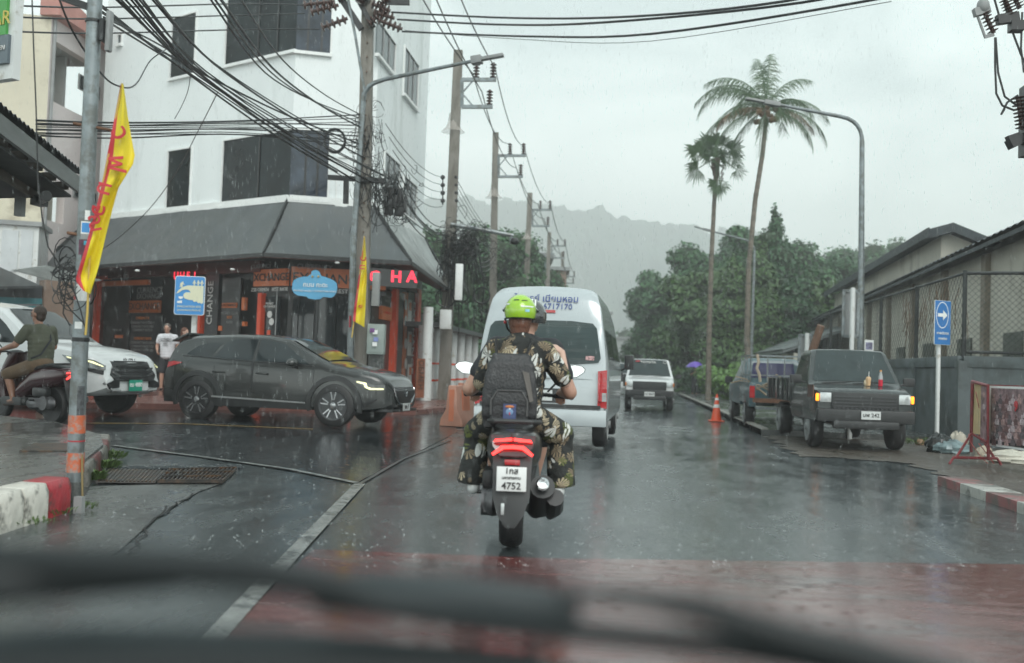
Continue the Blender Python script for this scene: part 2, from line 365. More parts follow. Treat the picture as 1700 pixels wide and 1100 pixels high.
# white lines
def strip(name, pts, wd, mat, h=.002, label=None):
    mb = []
    L = []; R = []
    P = [Vector((p[0], p[1], 0)) for p in pts]
    for i, p in enumerate(P):
        t = (P[min(i+1, len(P)-1)]-P[max(i-1, 0)]).normalized(); n = Vector((-t.y, t.x, 0))
        L.append(p+n*wd/2); R.append(p-n*wd/2)
    o = sheet(name, [(q.x, q.y) for q in L+R[::-1]], h, mat); return o
strip('edge_line', [P2(300, 1115), P2(480, 925), P2(597, 803)], .10, M_line)
strip('stop_line', [P2(188, 739), P2(330, 757), P2(480, 778), P2(592, 801)], .085, M_line)
strip('faded_line', [P2(597, 803), P2(668, 762), P2(748, 730)], .04, pm('faded paint', (.075, .08, .08), .3, var=.4, vs=8, dirt=(.05, .055, .055), dirts=5, dirtamt=.9))
strip('yellow_line', [P2(120, 702), P2(300, 703), P2(520, 712)], .09, M_yline)
# repaired concrete apron beside the drain
sheet('concrete_patch', [P2(0, 905), P2(118, 868), P2(150, 806), P2(372, 800), P2(330, 815), P2(270, 850), P2(200, 910), P2(120, 960), P2(-60, 990)], -.004, M_conc)
# cracks
for k, (a, b) in enumerate([((282, 838), (225, 905)), ((320, 818), (262, 860)), ((225, 905), (170, 968))]):
    A, B = Vector(P2(*a)), Vector(P2(*b)); pts = []
    for i in range(9):
        q = A.lerp(B, i/8); pts.append((q.x+random.uniform(-.03, .03), q.y+random.uniform(-.05, .05)))
    strip('crack', pts, .016, M_hole, h=.0005*(k+1)+.0)
# near pavement on the left with its painted kerb
kp = [P2(-60, 902), P2(0, 884), P2(118, 846), P2(150, 800), P2(176, 768)]
top = [P2(-330, 985), P2(0, 884), P2(118, 846), P2(150, 800), P2(178, 772), P2(172, 752), P2(100, 728), P2(-10, 714), P2(-200, 706), (-14, 14), (-14, 3)]
top = [(x+ (-.05), y) for x, y in top]
sheet('near_pavement', top, .2, M_conc, thick=.35)
KH = .23
def kerb_run(pts, wd, h, cols, seglen, name, label, grp, bev=.03, lean=0.0):
    P = [Vector((p[0], p[1], 0)) for p in pts]; out = []
    # resample
    acc = [P[0]]; 
    path = []
    tot = sum((P[i+1]-P[i]).length for i in range(len(P)-1)); n = max(1, round(tot/seglen)); st = tot/n
    def at(s):
        for i in range(len(P)-1):
            l = (P[i+1]-P[i]).length
            if s <= l+1e-6: return P[i].lerp(P[i+1], s/l)
            s -= l
        return P[-1]
    for k in range(n):
        a, b = at(k*st+.006), at((k+1)*st-.006); t = (b-a).normalized(); nn = Vector((-t.y, t.x, 0))
        c = (a+b)/2+nn*wd/2; z = gz(c.x)
        o = thing(name, label, 'kerb', (c.x, c.y, z), group=grp)
        mb = MB(); prof = [(0, -.12), (0, h*.75), (wd*.12, h), (wd, h+.005), (wd, -.12)]
        mb.prism([a-c+nn*u+Vector((0, 0, v)) for u, v in prof], b-a)
        q = mb.build('kerb_face', cols[k % len(cols)], o, bevel=.012)
        out.append(o)
    for i, o in enumerate(out): o['label'] = label.replace('NTH', ORD[i])
    return out
kl = kerb_run([kp[0], kp[1], kp[2]], .2, KH, [M_kred, M_kwht, M_kwht, M_kred][::-1], .36, 'kerb_stone', 'NTH kerb stone of the painted run before the galvanized pole, counted from the left','red and white kerb stones on the left')
M_kdark = pm('grimy kerb', (.2, .19, .17), .4, var=.3, vs=4, dirt=(.05, .05, .04), dirts=5, dirtamt=.45, bump=.5, bs=18); M_kred2 = pm('grimy red kerb', (.16, .03, .03), .4, var=.3, vs=4, dirt=(.05, .045, .04), dirts=5, dirtamt=.5, bump=.5, bs=18)
kl += kerb_run([P2(146, 806), P2(178, 768), P2(183, 745)], .14, .17, [M_kdark, M_kred2], .6, 'kerb_stone', 'grimy kerb stone beyond the galvanized pole, NTH one counted away from the pole', 'red and white kerb stones on the left')
# far pavement in front of the exchange shop, and along the left side of the road
fp = [P2(60, 676), P2(300, 679), P2(560, 683), P2(690, 688), (-4.35, 26.0), (-4.35, 300), (-60, 300), (-60, 21)]
sheet('far_pavement', fp, .10, M_pave, thick=.2)
kerb_l = kerb_run([(-4.3, 26), (-4.3, 60)], .15, .13, [pm('bare kerb', (.2, .19, .17), .5, var=.2)], 2.0, 'kerb_stone', 'grey kerb stone left of the white van, NTH one counted from the junction', 'grey kerb stones on the left')
# right verge: dirt and low concrete
vk = [(VX+.1, 23), P2(1330, 757), P2(1420, 762), P2(1500, 768), P2(1572, 789), P2(1640, 808), P2(1760, 850)]
vd = []
for (x0, y0), (x1, y1) in zip(vk, vk[1:]):
    n_ = max(2, int(math.hypot(x1-x0, y1-y0)/.12))
    for i in range(n_): vd.append((x0+(x1-x0)*i/n_+random.uniform(-.05, .05)+.09*sin(i*.9), y0+(y1-y0)*i/n_+random.uniform(-.09, .09)+.16*sin(i*.37)))
vd += [(14, 9), (14, 23)]
sheet('dirt_verge', vd, -.003, M_dirt)
sheet('right_pavement', [(VX, 22), (VX, 500), (6.4, 500), (6.4, 22)], .11, M_conc, thick=.2)
kr = kerb_run([P2(1830, 872), P2(1720, 838), P2(1616, 805)], .42, .09, [pm('faded white kerb', (.4, .4, .37), .4, var=.2, vs=5, dirt=(.12, .12, .11), dirts=4, dirtamt=.4), pm('faded red kerb', (.26, .1, .1), .4, var=.25, vs=5, dirt=(.12, .1, .09), dirts=4, dirtamt=.6)], .85, 'kerb_stone', 'flat worn kerb slab on the right verge, NTH one from the right edge', 'painted kerb slabs on the right')
kr2 = kerb_run([(VX, 60), (VX, 22)], .15, .14, [pm('bare kerb', (.2, .19, .17), .5)], 1.6, 'kerb_stone', 'grey kerb stone of the right pavement, NTH one counted from the far end', 'grey kerb stones on the right')
# drain grates
def plate(name, pix, label, mat, holes=None, h=.004, cat='drain grate'):
    A, B, C, D = [G(*p, h) for p in pix]; c = (A+B+C+D)/4
    o = thing(name, label, cat, c); mb = MB(); mb.prism([p for p in (A, B, C, D)], (0, 0, .012)); q = mb.build('plate', mat, o, world=True, fix=True)
    return o, A, B, C, D
g, A, B, C, D = plate('drain_grate', [(262, 802), (368, 802), (392, 780), (280, 783)], 'open iron drain grate with crossed bars beside the kerb', M_hole)
mb = MB()
for i in range(17): mb.bar(A.lerp(B, i/16)+Vector((0, 0, .012)), D.lerp(C, i/16)+Vector((0, 0, .012)), .012, .03)
for i in range(4): mb.bar(A.lerp(D, i/3)+Vector((0, 0, .02)), B.lerp(C, i/3)+Vector((0, 0, .02)), .014, .03)
mb.build('bars', M_iron, g, world=True)
g, A, B, C, D = plate('drain_cover', [(160, 801), (258, 802), (276, 783), (180, 780)], 'slotted grey drain cover left of the open grate', pm('worn steel plate', (.09, .085, .08), .35, .5, var=.2, vs=6), cat='drain cover')
mb = MB()
for i in range(15): mb.bar(A.lerp(B, (i+.5)/15)+Vector((0, 0, .014)), D.lerp(C, (i+.5)/15)+Vector((0, 0, .014)), .02, .012)
mb.build('ribs', M_iron, g, world=True)
A, B, C, D = [G(*p, .2) for p in [(32, 750), (112, 750), (125, 737), (58, 737)]]
o = thing('manhole_cover', 'dark iron manhole cover set in the left pavement', 'manhole cover', (A+C)/2)
MB().prism([A, B, C, D], (0, 0, .012)).build('lid', M_iron, o, world=True, fix=True)
# broken asphalt lip behind the drains
o = thing('asphalt_lip', 'broken asphalt edge behind the drain grates', 'broken asphalt', G(290, 779)); mb = MB()
A, B = G(185, 778), G(400, 776)
for i in range(26):
    p = A.lerp(B, (i+random.random())/26); mb.ell(p+Vector((0, 0, -.01)), (.05+random.random()*.05, .04, .03+random.random()*.02), nu=7, nv=5)
mb.build('rubble', M_asph2, o, world=True, smooth=20)
# weeds
def weeds(name, label, spots, n, hh, hbase=0.0):
    mb = MB(); c = G(*spots[0])
    for px, py, r in spots:
        p0 = G(px, py)
        for _ in range(n):
            a = random.random()*6.28; q = p0+Vector((cos(a), sin(a), 0))*r*random.random()**.5; h = hh*random.uniform(.4, 1.1)
            d = Vector((cos(a), sin(a), 0))*h*random.uniform(.2, .8); s_ = Vector((-sin(a), cos(a), 0))*h*.14
            b = q+Vector((0, 0, hbase+random.random()*hh*.6))
            mb.add([b, b+d*.5+s_+Vector((0, 0, h*.4)), b+d+Vector((0, 0, h*.6)), b+d*.5-s_+Vector((0, 0, h*.45))], [(0, 1, 2, 3)])
    o = mb.build(name, M_weed, None, world=True, loc=c, smooth=0); return tag(o, label, 'weeds', kind='stuff')
weeds('weeds', 'green weeds growing at the end of the left kerb', [(183, 762, .15), (176, 778, .12), (160, 798, .07)], 260, .085)
weeds('weeds', 'small weeds at the foot of the galvanized pole', [(118, 840, .12), (100, 855, .1), (145, 845, .07), (60, 872, .12)], 60, .05)
weeds('weeds', 'weeds by the rubbish below the grey wall', [(1520, 738, .35), (1545, 735, .3)], 120, .1)
# ================================================================ buildings
M_wall = pm('white render', (.74, .78, .78), .6, var=.05, vs=.6, dirt=(.58, .62, .61), dirts=.9, dirtamt=.3, bump=.1, bs=3, stretch=(1, 1, .22))
M_wallR = M_wall
M_trim = pm('white trim', (.74, .76, .75), .45, var=.06)
M_glass = pm('dark window glass', (.012, .018, .02), .12, var=.5, vs=.8, rvar=.03, spec=.18)
M_glass2 = pm('tinted glass', (.05, .07, .075), .05, var=.3, vs=1.2, spec=.4)
M_glass3 = pm('reflecting glass', (.03, .04, .055), .04, var=.8, vs=1.5, spec=.45)
M_awn = pm('grey awning sheet', (.088, .1, .104), .42, .1, var=.2, vs=1.2, dirt=(.09, .1, .1), dirts=1.4, dirtamt=.5, stretch=(1, 1, .35), rvar=.12)
M_awnm = pm('bare ridged metal', (.36, .38, .37), .35, .5, var=.35, vs=2.5, stretch=(1, 1, .3))
M_blk = pm('black shop cladding', (.022, .023, .024), .3, var=.3, vs=3)
M_org = pm('orange shop panel', (.52, .13, .035), .4, var=.12, vs=3)
M_redf = pm('orange red frame', (.62, .075, .03), .35, var=.12, vs=3)
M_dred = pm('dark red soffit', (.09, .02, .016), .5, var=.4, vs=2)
M_whtx = pm('white lettering', (.6, .6, .58), .4, var=.05)
M_gryx = pm('grey lettering', (.2, .2, .2), .4, var=.1)
M_orgx = pm('orange lettering', (.5, .16, .04), .4, var=.1)
M_blkx = pm('black lettering', (.015, .015, .015), .4)
M_neon = pm('red neon letters', (.9, .02, .05), .3, emit=1.1, ecol=(1, .03, .07))
M_galv = pm('galvanized steel', (.22, .25, .26), .38, .55, var=.22, vs=5, dirt=(.15, .16, .155), dirts=6, dirtamt=.5)
M_pole = pm('weathered concrete pole', (.2, .188, .165), .7, var=.2, vs=2.2, dirt=(.13, .12, .1), dirts=2.5, dirtamt=.5, stretch=(1, 1, .3), bump=.3, bs=30)
M_rub = pm('black cable', (.014, .015, .016), .4, var=.2)
M_ins = pm('brown insulator', (.06, .03, .025), .2, var=.2)
M_blkp = pm('black plastic', (.016, .017, .018), .38, var=.25, vs=6)
M_rust = pm('rusty steel', (.14, .07, .04), .6, .3, var=.4, vs=8)
M_grey = pm('dull grey', (.25, .26, .26), .5, var=.15)
M_white = pm('white enamel', (.6, .62, .61), .3, var=.06, vs=2, dirt=(.35, .33, .28), dirts=5, dirtamt=.2)
M_timb = pm('timber', (.16, .1, .06), .6, var=.4, vs=4, stretch=(1, 1, 6))

D1 = 26.0
P1 = W(480, 340, D1); P1.z = 0
def camdir(a, b): v = Rh*a+Fh*b; v.z = 0; return v.normalized()
dL = camdir(-.806, .592)
Pl = P1+dL*8.6
Pc = W(618, 345, 26.5); Pc.z = 0
Pr = Pc+Vector((0, 1, 0))*6.4
pL, pF, pR = Plane(Pl, P1), Plane(P1, Pc), Plane(Pc, Pr)
B = thing('white_building', 'white three storey corner building with big dark windows above the exchange shop', 'building', (P1.x, P1.y, gz(P1.x)))
ZT, ZW = 15.0, 5.35
back = [Pr+Vector((-9, 0, 0)), Pl+Vector((1.5, 4, 0))]
foot = [Pl, P1, Pc, Pr, Pr+Vector((-8, 3, 0)), Pl+Vector((-.5, 5, 0))]
mb = MB(); mb.prism([(p.x, p.y, ZW) for p in foot], (0, 0, ZT-ZW)); mb.build('upper_wall', M_wall, B, world=True, fix=True, smooth=0)
mb = MB()
inn = [p+Vector((0, .25, 0)) for p in foot]
mb.prism([(p.x, p.y, gz(p.x)) for p in inn], (0, 0, ZW-gz(P1.x)+.0)); mb.build('shop_wall', M_blk, B, world=True, fix=True, smooth=0)
mb = MB()
for P, Q in ((Pl, P1), (P1, Pc), (Pc, Pr)):
    pl = Plane(P, Q); pl.sbox(mb, 0, pl.L, ZW-.12, ZW+.06, .0, .09)
mb.build('string_course', M_trim, B, world=True)
def window(pl, x0, y0, x1, y1, frame=.05, mull=(), glass=M_glass, name='window', side=True):
    a0, a1 = pl.hit(x0, (y0+y1)/2)[0], pl.hit(x1, (y0+y1)/2)[0]; z1 = pl.hit((x0+x1)/2, y0)[1]; z0 = pl.hit((x0+x1)/2, y1)[1]
    if x1 in (479, 487): a1 = pl.L+.01
    if x0 in (482, 492): a0 = -.01
    mb = MB(); f = frame
    pl.sbox(mb, a0-f, a1+f, z0-f*1.6, z0, -.02, .10); pl.sbox(mb, a0-f, a1+f, z1, z1+f, -.02, .05)
    if a0 > 0: pl.sbox(mb, a0-f, a0, z0, z1, -.02, .05)
    if a1 < pl.L: pl.sbox(mb, a1, a1+f, z0, z1, -.02, .05)
    o = mb.build(name, M_trim, B, world=True)
    mb = MB(); pl.sbox(mb, a0, a1, z0, z1, -.01, .012); mb.build('pane', glass, o, world=True)
    if mull:
        mb = MB()
        for k in mull: pl.sbox(mb, a0+(a1-a0)*k-.025, a0+(a1-a0)*k+.025, z0, z1, .0125, .04)
        mb.build('mullion', M_grey if glass is M_glass2 else M_blkp, o, world=True)
    return o
window(pL, 286, 27, 325, 126); window(pL, 378, -25, 487, 96, mull=(.48, .75)); window(pF, 492, -25, 550, 87, mull=(.35, .75), glass=M_glass3)
window(pL, 279, 249, 317, 347); window(pL, 371, 226, 479, 336, mull=(.55,)); window(pF, 482, 217, 545, 330, mull=(.4, .72), glass=M_glass3)
window(pL, 197, 58, 203, 73, frame=.05, glass=M_glass2)
window(pR, 624, 52, 655, 108, mull=(.33, .66), glass=M_glass2); window(pR, 669, 92, 693, 170, mull=(.33, .66), glass=M_glass2)
window(pR, 636, 262, 662, 330, mull=(.33, .66), glass=M_glass2); window(pR, 668, 300, 690, 362, mull=(.33, .66), glass=M_glass2)
window(pF, 560, 262, 575, 340, frame=.04, glass=M_wall)
# awning skirt: top along the wall, bottom pushed outwards
def av(px, py, d): return W(px, py, d)
tops = [pL.pt(-.3, ZW-.02, .03), pL.pt(pL.L, ZW-.02, .03), pF.pt(pF.L, ZW-.02, .03), pR.pt(pR.L, ZW-.02, .03)]
nL, nF, nR = pL.n, pF.n, pR.n
o1 = 1.25
ZA = 3.88
bots = [W(58, 447, 29.8), W(438, 419, 24.9), W(682, 433, 25.6), W(762, 492, 31.5)]
for b in bots[1:3]: pass
secs = [(0, 1, 'awning_left'), (1, 2, 'awning_front'), (2, 3, 'awning_side')]
def awn(i, j, name, mat, ribs):
    a, b, c, d = tops[i], tops[j], bots[j], bots[i]; n = (b-a).cross(d-a).normalized()
    if n.z < 0: n = -n
    G_ = []
    nu = 40 if ribs else 16
    for u in range(nu+1):
        r = []
        for v in range(7):
            p = a.lerp(b, u/nu).lerp(d.lerp(c, u/nu), v/6)
            wv = (.03 if ribs and u % 2 else 0)+random.uniform(-.008, .008)-.05*sin(pi*v/6)
            r.append(p+n*wv)
        G_.append(r)
    mb = MB(); mb.grid(G_); mb.grid([[q-n*.05 for q in r] for r in G_][::-1])
    return mb.build('awning', mat, B, world=True, smooth=60)
awn(0, 1, 'a', M_awn, False); awn(1, 2, 'a', M_awn, False); awn(2, 3, 'a', M_awnm, True)
mb = MB()
for i, j in ((0, 1), (1, 2), (2, 3)): mb.bar(bots[i]-Vector((0, 0, .05)), bots[j]-Vector((0, 0, .05)), .06, .1)
for i in (0, 1, 2, 3): mb.bar(tops[i], bots[i], .05, .08)
mb.build('awning_frame', M_blkp, B, world=True)
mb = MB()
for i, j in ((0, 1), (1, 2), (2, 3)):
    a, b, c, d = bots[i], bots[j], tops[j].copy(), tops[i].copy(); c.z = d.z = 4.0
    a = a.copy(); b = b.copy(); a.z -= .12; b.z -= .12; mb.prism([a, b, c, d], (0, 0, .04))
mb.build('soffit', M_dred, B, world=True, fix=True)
# ---- shop front (planes pushed out in front of the black wall)
sL, sF, sR = pL, pF, pR
def panel(pl, x0, y0, x1, y1, mat, name='panel', d=.05, dd=.0):
    mb = MB(); pl.rect(mb, x0, y0, x1, y1, dd, d); return mb.build(name, mat, B, world=True)
T = lambda pl, t, x, y, h, m, **k: pl.text(t, x, y, h, m, B, **k)
panel(sL, 150, 440, 438, 458, M_dred, 'fascia', .12)
# pillars
for pl, x0, x1, y0 in ((sL, 160, 166, 462), (sL, 331, 337, 505), (sL, 432, 438, 487), (sF, 582, 587, 520), (sR, 646, 650, 478), (sR, 683, 688, 478)):
    panel(pl, x0, y0, x1, 680, M_redf, 'pillar', .16, .0)
panel(sL, 160, 459, 185, 464, M_redf, 'beam', .15)
panel(sL, 168, 466, 250, 474, M_org, 'sign_panel', .11)
T(sL, 'CURRENCY', 252, 482, 10, M_gryx, off=.07); T(sL, 'EXCHANGE', 250, 492, 9, M_gryx, off=.07)
panel(sL, 218, 499, 268, 519, pm('dim orange panel', (.3, .08, .02), .4), 'sign_panel', .08)
T(sL, 'EXCHANGE', 243, 509, 12, M_blkx, off=.09)
panel(sL, 167, 476, 216, 640, pm('shop window dark', (.012, .014, .015), .08), 'shop_window', .04)
panel(sL, 218, 521, 268, 640, M_blk, 'sign_panel', .05)
for i, (y, wd) in enumerate(((528, 20), (536, 38), (542, 34), (548, 30), (562, 26), (569, 38), (575, 34), (581, 36))):
    T(sL, 'CURRENCY RATE USD EUR'[:max(6, wd//2)], 240, y, 4.5, M_orgx if i in (0, 4) else M_gryx, off=.07)
panel(sL, 194, 556, 206, 561, M_org, 'sign_panel', .07)
T(sL, 'NO FEE', 200, 548, 4, M_gryx, off=.07)
# change column
panel(sL, 345, 452, 366, 640, pm('black column sign', (.03, .03, .032), .35), 'sign_panel', .12)
a, z = sL.hit(356, 503); d_ = prj(sL.pt(a, z))[2]
text('CHANGE', 14*d_/FPX*1.4, M_whtx, B, sL.pt(a, z, .14), (0, 0, 1), sL.n, sx=.9)
panel(sL, 370, 462, 400, 640, M_blk, 'sign_panel', .08)
panel(sL, 373, 503, 398, 511, M_org, 'sign_panel', .1); T(sL, 'MONEY CLUB', 386, 520, 5, M_gryx, off=.1)
T(sL, 'EXCHANGE', 386, 507, 5, M_blkx, off=.12)
T(sL, 'BEST', 386, 527, 4.5, M_orgx, off=.1); T(sL, 'RATES', 386, 535, 4, M_gryx, off=.1)
panel(sL, 367, 541, 373, 549, M_org, 'sign_panel', .1)
panel(sL, 406, 494, 411, 515, M_org, 'sign_panel', .1); panel(sL, 407, 534, 411, 541, M_org, 'sign_panel', .1)
# neon on the left (behind the evacuation sign)
for t, x in (('U', 318), ('H', 328), ('F', 338), ('I', 349)): T(sL, t, x, 461, 13, M_neon, off=.5, bold=.02)
panel(sL, 426, 447, 480, 475, M_org, 'sign_panel', .1)
panel(sF, 483, 447, 640, 478, M_org, 'sign_panel', .14, -.3)
T(sL, 'CURRENCY', 441, 443, 7, M_gryx, off=.15); T(sL, 'EXCHANGE', 453, 461, 13, M_blkx, off=.12, bold=.01)
T(sL, 'ZSB OBMEN   BEST RATE', 453, 481, 6, M_whtx, off=.12)
T(sF, 'CURRENCY', 522, 444, 8, M_gryx, off=.16); T(sF, 'EXCHANGE', 545, 464, 16, M_blkx, off=.16, bold=.01)
T(sF, '24H OBMEN      BEST RATE', 545, 483, 7, M_whtx, off=.1)
panel(sF, 483, 480, 640, 487, M_blk, 'sign_panel', .06)
for x0, x1 in ((484, 492), (494, 519), (521, 555), (557, 581)):
    panel(sF, x0, 492, x1, 645, pm('shop glass', (.012, .016, .018), .07, spec=.6), 'shop_window', .05)
panel(sL, 441, 492, 464, 645, pm('shop door glass', (.014, .018, .02), .1), 'shop_door', .06)
T(sL, 'MONEY', 452, 504, 4, M_whtx, off=.09); T(sL, 'EXCHANGE', 452, 509, 4, M_whtx, off=.09)
for x, y in ((452, 522), (455, 534)):
    mb = MB(); a, z = sL.hit(x, y); mb.lathe([(.07, 0), (.09, .01), (.09, .02), (.06, .02)], 14, sL.pt(a, z, .07), sL.n); mb.build('door_sticker', M_whtx, B, world=True)
panel(sL, 447, 548, 452, 556, M_redf, 'sticker', .08)
mb = MB(); a, z = sL.hit(463, 520); mb.cyl(sL.pt(a, z-1.1, .09), sL.pt(a, z+.6, .09), .015, n=6); mb.build('door_handle', M_grey, B, world=True)
# side face of shop
pN = Plane(W(612, 460, 25.3), W(692, 460, 25.8)); panel(pN, 613, 447, 692, 476, M_blk, 'led_board', .03)
panel(sR, 628, 447, 646, 480, M_blk, 'sign_panel', .1); panel(sR, 648, 474, 690, 480, M_dred, 'sign_panel', .12)
for t, x in (('C', 621), ('H', 657), ('A', 683)): T(pN, t, x, 460, 19, M_neon, off=.04, bold=.03)
panel(sR, 629, 484, 645, 508, M_blk, 'sign_panel', .08); panel(sR, 629, 509, 645, 531, M_org, 'sign_panel', .1)
T(sR, 'MONEY', 637, 492, 5, M_gryx, off=.12, sx=2); T(sR, 'RATES', 637, 500, 5, M_gryx, off=.12, sx=2); T(sR, 'OBMEN', 637, 519, 5, M_redf, off=.12, sx=2)
panel(sR, 651, 484, 664, 650, M_blk, 'sign_panel', .08); panel(sR, 665, 484, 670, 650, M_org, 'sign_panel', .09); panel(sR, 671, 484, 682, 650, M_blk, 'sign_panel', .08)
for i, y in enumerate((505, 532, 570, 603)):
    mb = MB(); a, z = sR.hit(667.5, y); mb.lathe([(.13, 0), (.16, .01), (.16, .02), (.1, .02)], 14, sR.pt(a, z, .1), sR.n); mb.build('round_badge', M_whtx, B, world=True)
for y0, y1 in ((497, 540), (550, 590), (604, 640)):
    panel(sR, 672, y0, 678, y1, M_whtx, 'price_card', .1); panel(sR, 674, y0+5, 677, y0+18, M_org, 'price_mark', .12)
T(sR, 'OPEN', 657, 493, 7, M_gryx, off=.1, sx=2.2); T(sR, 'EXCHANGE', 657, 574, 5, M_gryx, off=.1, sx=1.6); T(sR, 'RATES', 657, 581, 5, M_gryx, off=.1, sx=1.6)
a, z = sR.hit(680.5, 560); text('EXCHANGE', .42, M_whtx, B, sR.pt(a, z, .1), (0, 0, -1), sR.n)
for x, y in ((386, 447), (228, 449), (560, 436)):
    mb = MB(); p = W(x, y, 25.2); mb.ell(p, (.06, .06, .03)); mb.build('downlight', M_trim, B, world=True)
# plant by the shop, partly behind the pole
# ---- cream building on the left
cP, cQ = W(-260, 300, 25.5), W(22, 300, 27.5)
CB = thing('cream_building', 'cream building with pink stepped eaves and a recessed stairwell behind the galvanized pole', 'building', (cQ.x, cQ.y, gz(cQ.x)))
M_cream = pm('cream render', (.56, .52, .41), .7, var=.08, vs=.7, dirt=(.38, .34, .26), dirts=.8, dirtamt=.35)
M_pink = pm('pale pink render', (.58, .53, .52), .65, var=.06, vs=.8)
M_recess = pm('grey recess wall', (.3, .31, .31), .7, var=.08)
c1 = W(-300, 300, 28); c2 = W(72, 300, 29.5); c3 = W(182, 300, 33.5)
q1, q2 = Plane(c1, c2), Plane(c2, c3)
zt1 = W(28, 28, prj(q1.pt(q1.hit(28, 28)[0], 5))[2]).z
def facade(pl, segs, thick, mat, name):
    """wall built round an opening: list of boxes (a0,a1,z0,z1)"""
    mb = MB()
    for s_ in segs: pl.sbox(mb, *s_, -thick, 0)
    return mb.build(name, mat, CB, world=True, smooth=0)
e = q2.hit
rx0, rx1 = e(80, 200)[0], e(160, 200)[0]
rz1 = e(112, 80)[1]; rz0 = e(112, 180)[1]; lz1 = e(90, 305)[1]; lz0 = e(90, 368)[1]
top2 = e(120, 50)[1]
rxm = rx0+(rx1-rx0)*.98; lx1 = e(107, 330)[0]
facade(q2, [(0, rx0, 0, top2), (rxm, q2.L+.5, 0, top2), (rx0, rxm, rz1, top2), (rx0, rxm, lz1, rz0), (rx0, lx1, 0, lz0), (lx1, rxm, 0, lz1)], .25, M_pink, 'stair_wall')
mb = MB(); q2.sbox(mb, rx0, rxm, 0, top2-.2, -1.8, -1.7); q2.sbox(mb, rx0-.02, rx0, 0, top2-.2, -1.7, -.25); q2.sbox(mb, rxm*.62, rxm*.62+.1, rz0, rz1, -1.7, -.5)
q2.sbox(mb, rx0-.02, rxm, rz1+.01, rz1+.12, -1.75, -.25); q2.sbox(mb, rx0-1.2, rx0, 0, top2-.1, -1.95, -1.85); mb.build('recess', M_recess, CB, world=True, smooth=0)
mb = MB(); q1.sbox(mb, 0, q1.L, 0, top2, -.3, 0); mb.build('wall', M_cream, CB, world=True, smooth=0)
mb = MB(); mb.prism([q1.pt(0, 0, -.3), q1.pt(q1.L, 0, -.3), q2.pt(q2.L, 0, -1.9), q2.pt(q2.L, 0, -5), q1.pt(0, 0, -5)], (0, 0, top2-.05)); mb.build('core', M_cream, CB, world=True, fix=True, smooth=0)
mb = MB()
r0 = W(-300, -60, 28.2); r1 = W(40, 12, 29.6); r2 = W(165, 56, 33.3)
for A_, B_ in ((r1, r2), (r0, r1)):
    t_ = Vector((A_.x, A_.y, top2+.35)); u_ = Vector((B_.x, B_.y, top2))
mb.prism([q2.pt(-.2, top2, .35), q2.pt(q2.L+.3, top2, .35), q2.pt(q2.L+.3, top2+.1, .35), q2.pt(-.2, top2+.75, .35)], q2.n*-.6)
mb.build('eaves', pm('faded pink fascia', (.42, .2, .17), .6, var=.15, vs=2), CB, world=True)
def cwin(pl, x0, y0, x1, y1, dd=0):
    mb = MB(); pl.rect(mb, x0, y0, x1, y1, dd, dd+.04); o = mb.build('window', M_grey, CB, world=True)
    mb = MB(); pl.rect(mb, x0+1.5, y0+2, x1-1.5, y1-2, dd+.041, dd+.05); mb.build('pane', M_glass, o, world=True)
cwin(q2, 129, 124, 140, 150); cwin(q2, 120, 307, 130, 328); cwin(q2, 153, 320, 158, 340); cwin(q2, 158, 142, 164, 165)
mb = MB(); mb.tube([q2.pt(.12, top2, .05), q2.pt(.1, .3, .05)], .05, 8); mb.build('drain_pipe', M_grey, CB, world=True)
# low white shop wing in front of it with shutters
LB = thing('white_annex', 'low white annex with pale shutters under the cream wall', 'building', (q1.pt(q1.L, 0).x-2, q1.pt(0, 0).y-1, gz(-14)))
a1, a2 = W(-200, 400, 26.5), W(64, 400, 27.5); q3 = Plane(a1, a2)
mb = MB(); z1_ = q3.hit(30, 374)[1]; q3.sbox(mb, 0, q3.L, gz(-13), z1_, -1.5, 0); mb.build('wall', M_white, LB, world=True)
mb = MB(); q3.sbox(mb, -.1, q3.L+.08, z1_, z1_+.12, -1.6, .12); mb.build('ledge', M_grey, LB, world=True)
for x0, x1 in ((2, 30), (34, 54)):
    mb = MB(); q3.rect(mb, x0, 382, x1, 450, .0, .03); mb.build('shutter', pm('pale shutter', (.5, .53, .54), .45, var=.08), LB, world=True)
# dark stall canopy and red/teal stall below
ST = thing('stall', 'stall with a dark canopy, teal counter and brown side wall behind the white car', 'stall', (*W(40, 520, 25).xy, gz(-12)))
t = W(-60, 425, 24); 
mb = MB(); A, B2, C2, D2 = W(-120, 430, 23), W(-20, 438, 26), W(68, 478, 24.5), W(-120, 482, 22)
mb.prism([A, B2, C2, D2], (0, 0, .06)); mb.build('canopy', pm('charcoal canopy', (.045, .05, .052), .5, var=.3, vs=2), ST, world=True, fix=True)
q4 = Plane(W(-150, 500, 24.6), W(72, 500, 25))
for y0, y1, m in ((470, 491, pm('stall dark band', (.03, .035, .04), .4)), (491, 508, pm('teal stall band', (.03, .15, .17), .4, var=.2)), (508, 620, pm('rust red stall band', (.2, .04, .03), .5, var=.3))):
    mb = MB(); q4.rect(mb, -140, y0, 70, y1, -.3, 0); mb.build('counter', m, ST, world=True)
mb = MB(); q5 = Plane(W(70, 500, 24.9), W(122, 500, 25.4)); q5.rect(mb, 70, 466, 122, 640, -.4, 0); mb.build('side_wall', pm('brown wall', (.17, .12, .09), .6, var=.15), ST, world=True)
mb = MB(); A, B2 = W(22, 448, 25.2), W(120, 474, 25.6)
for i in range(24): mb.bar(A.lerp(B2, i/24), A.lerp(B2, i/24)+Vector((.02, 1.4, .25)), .11, .02)
mb.build('tin_roof', M_awnm, ST, world=True)
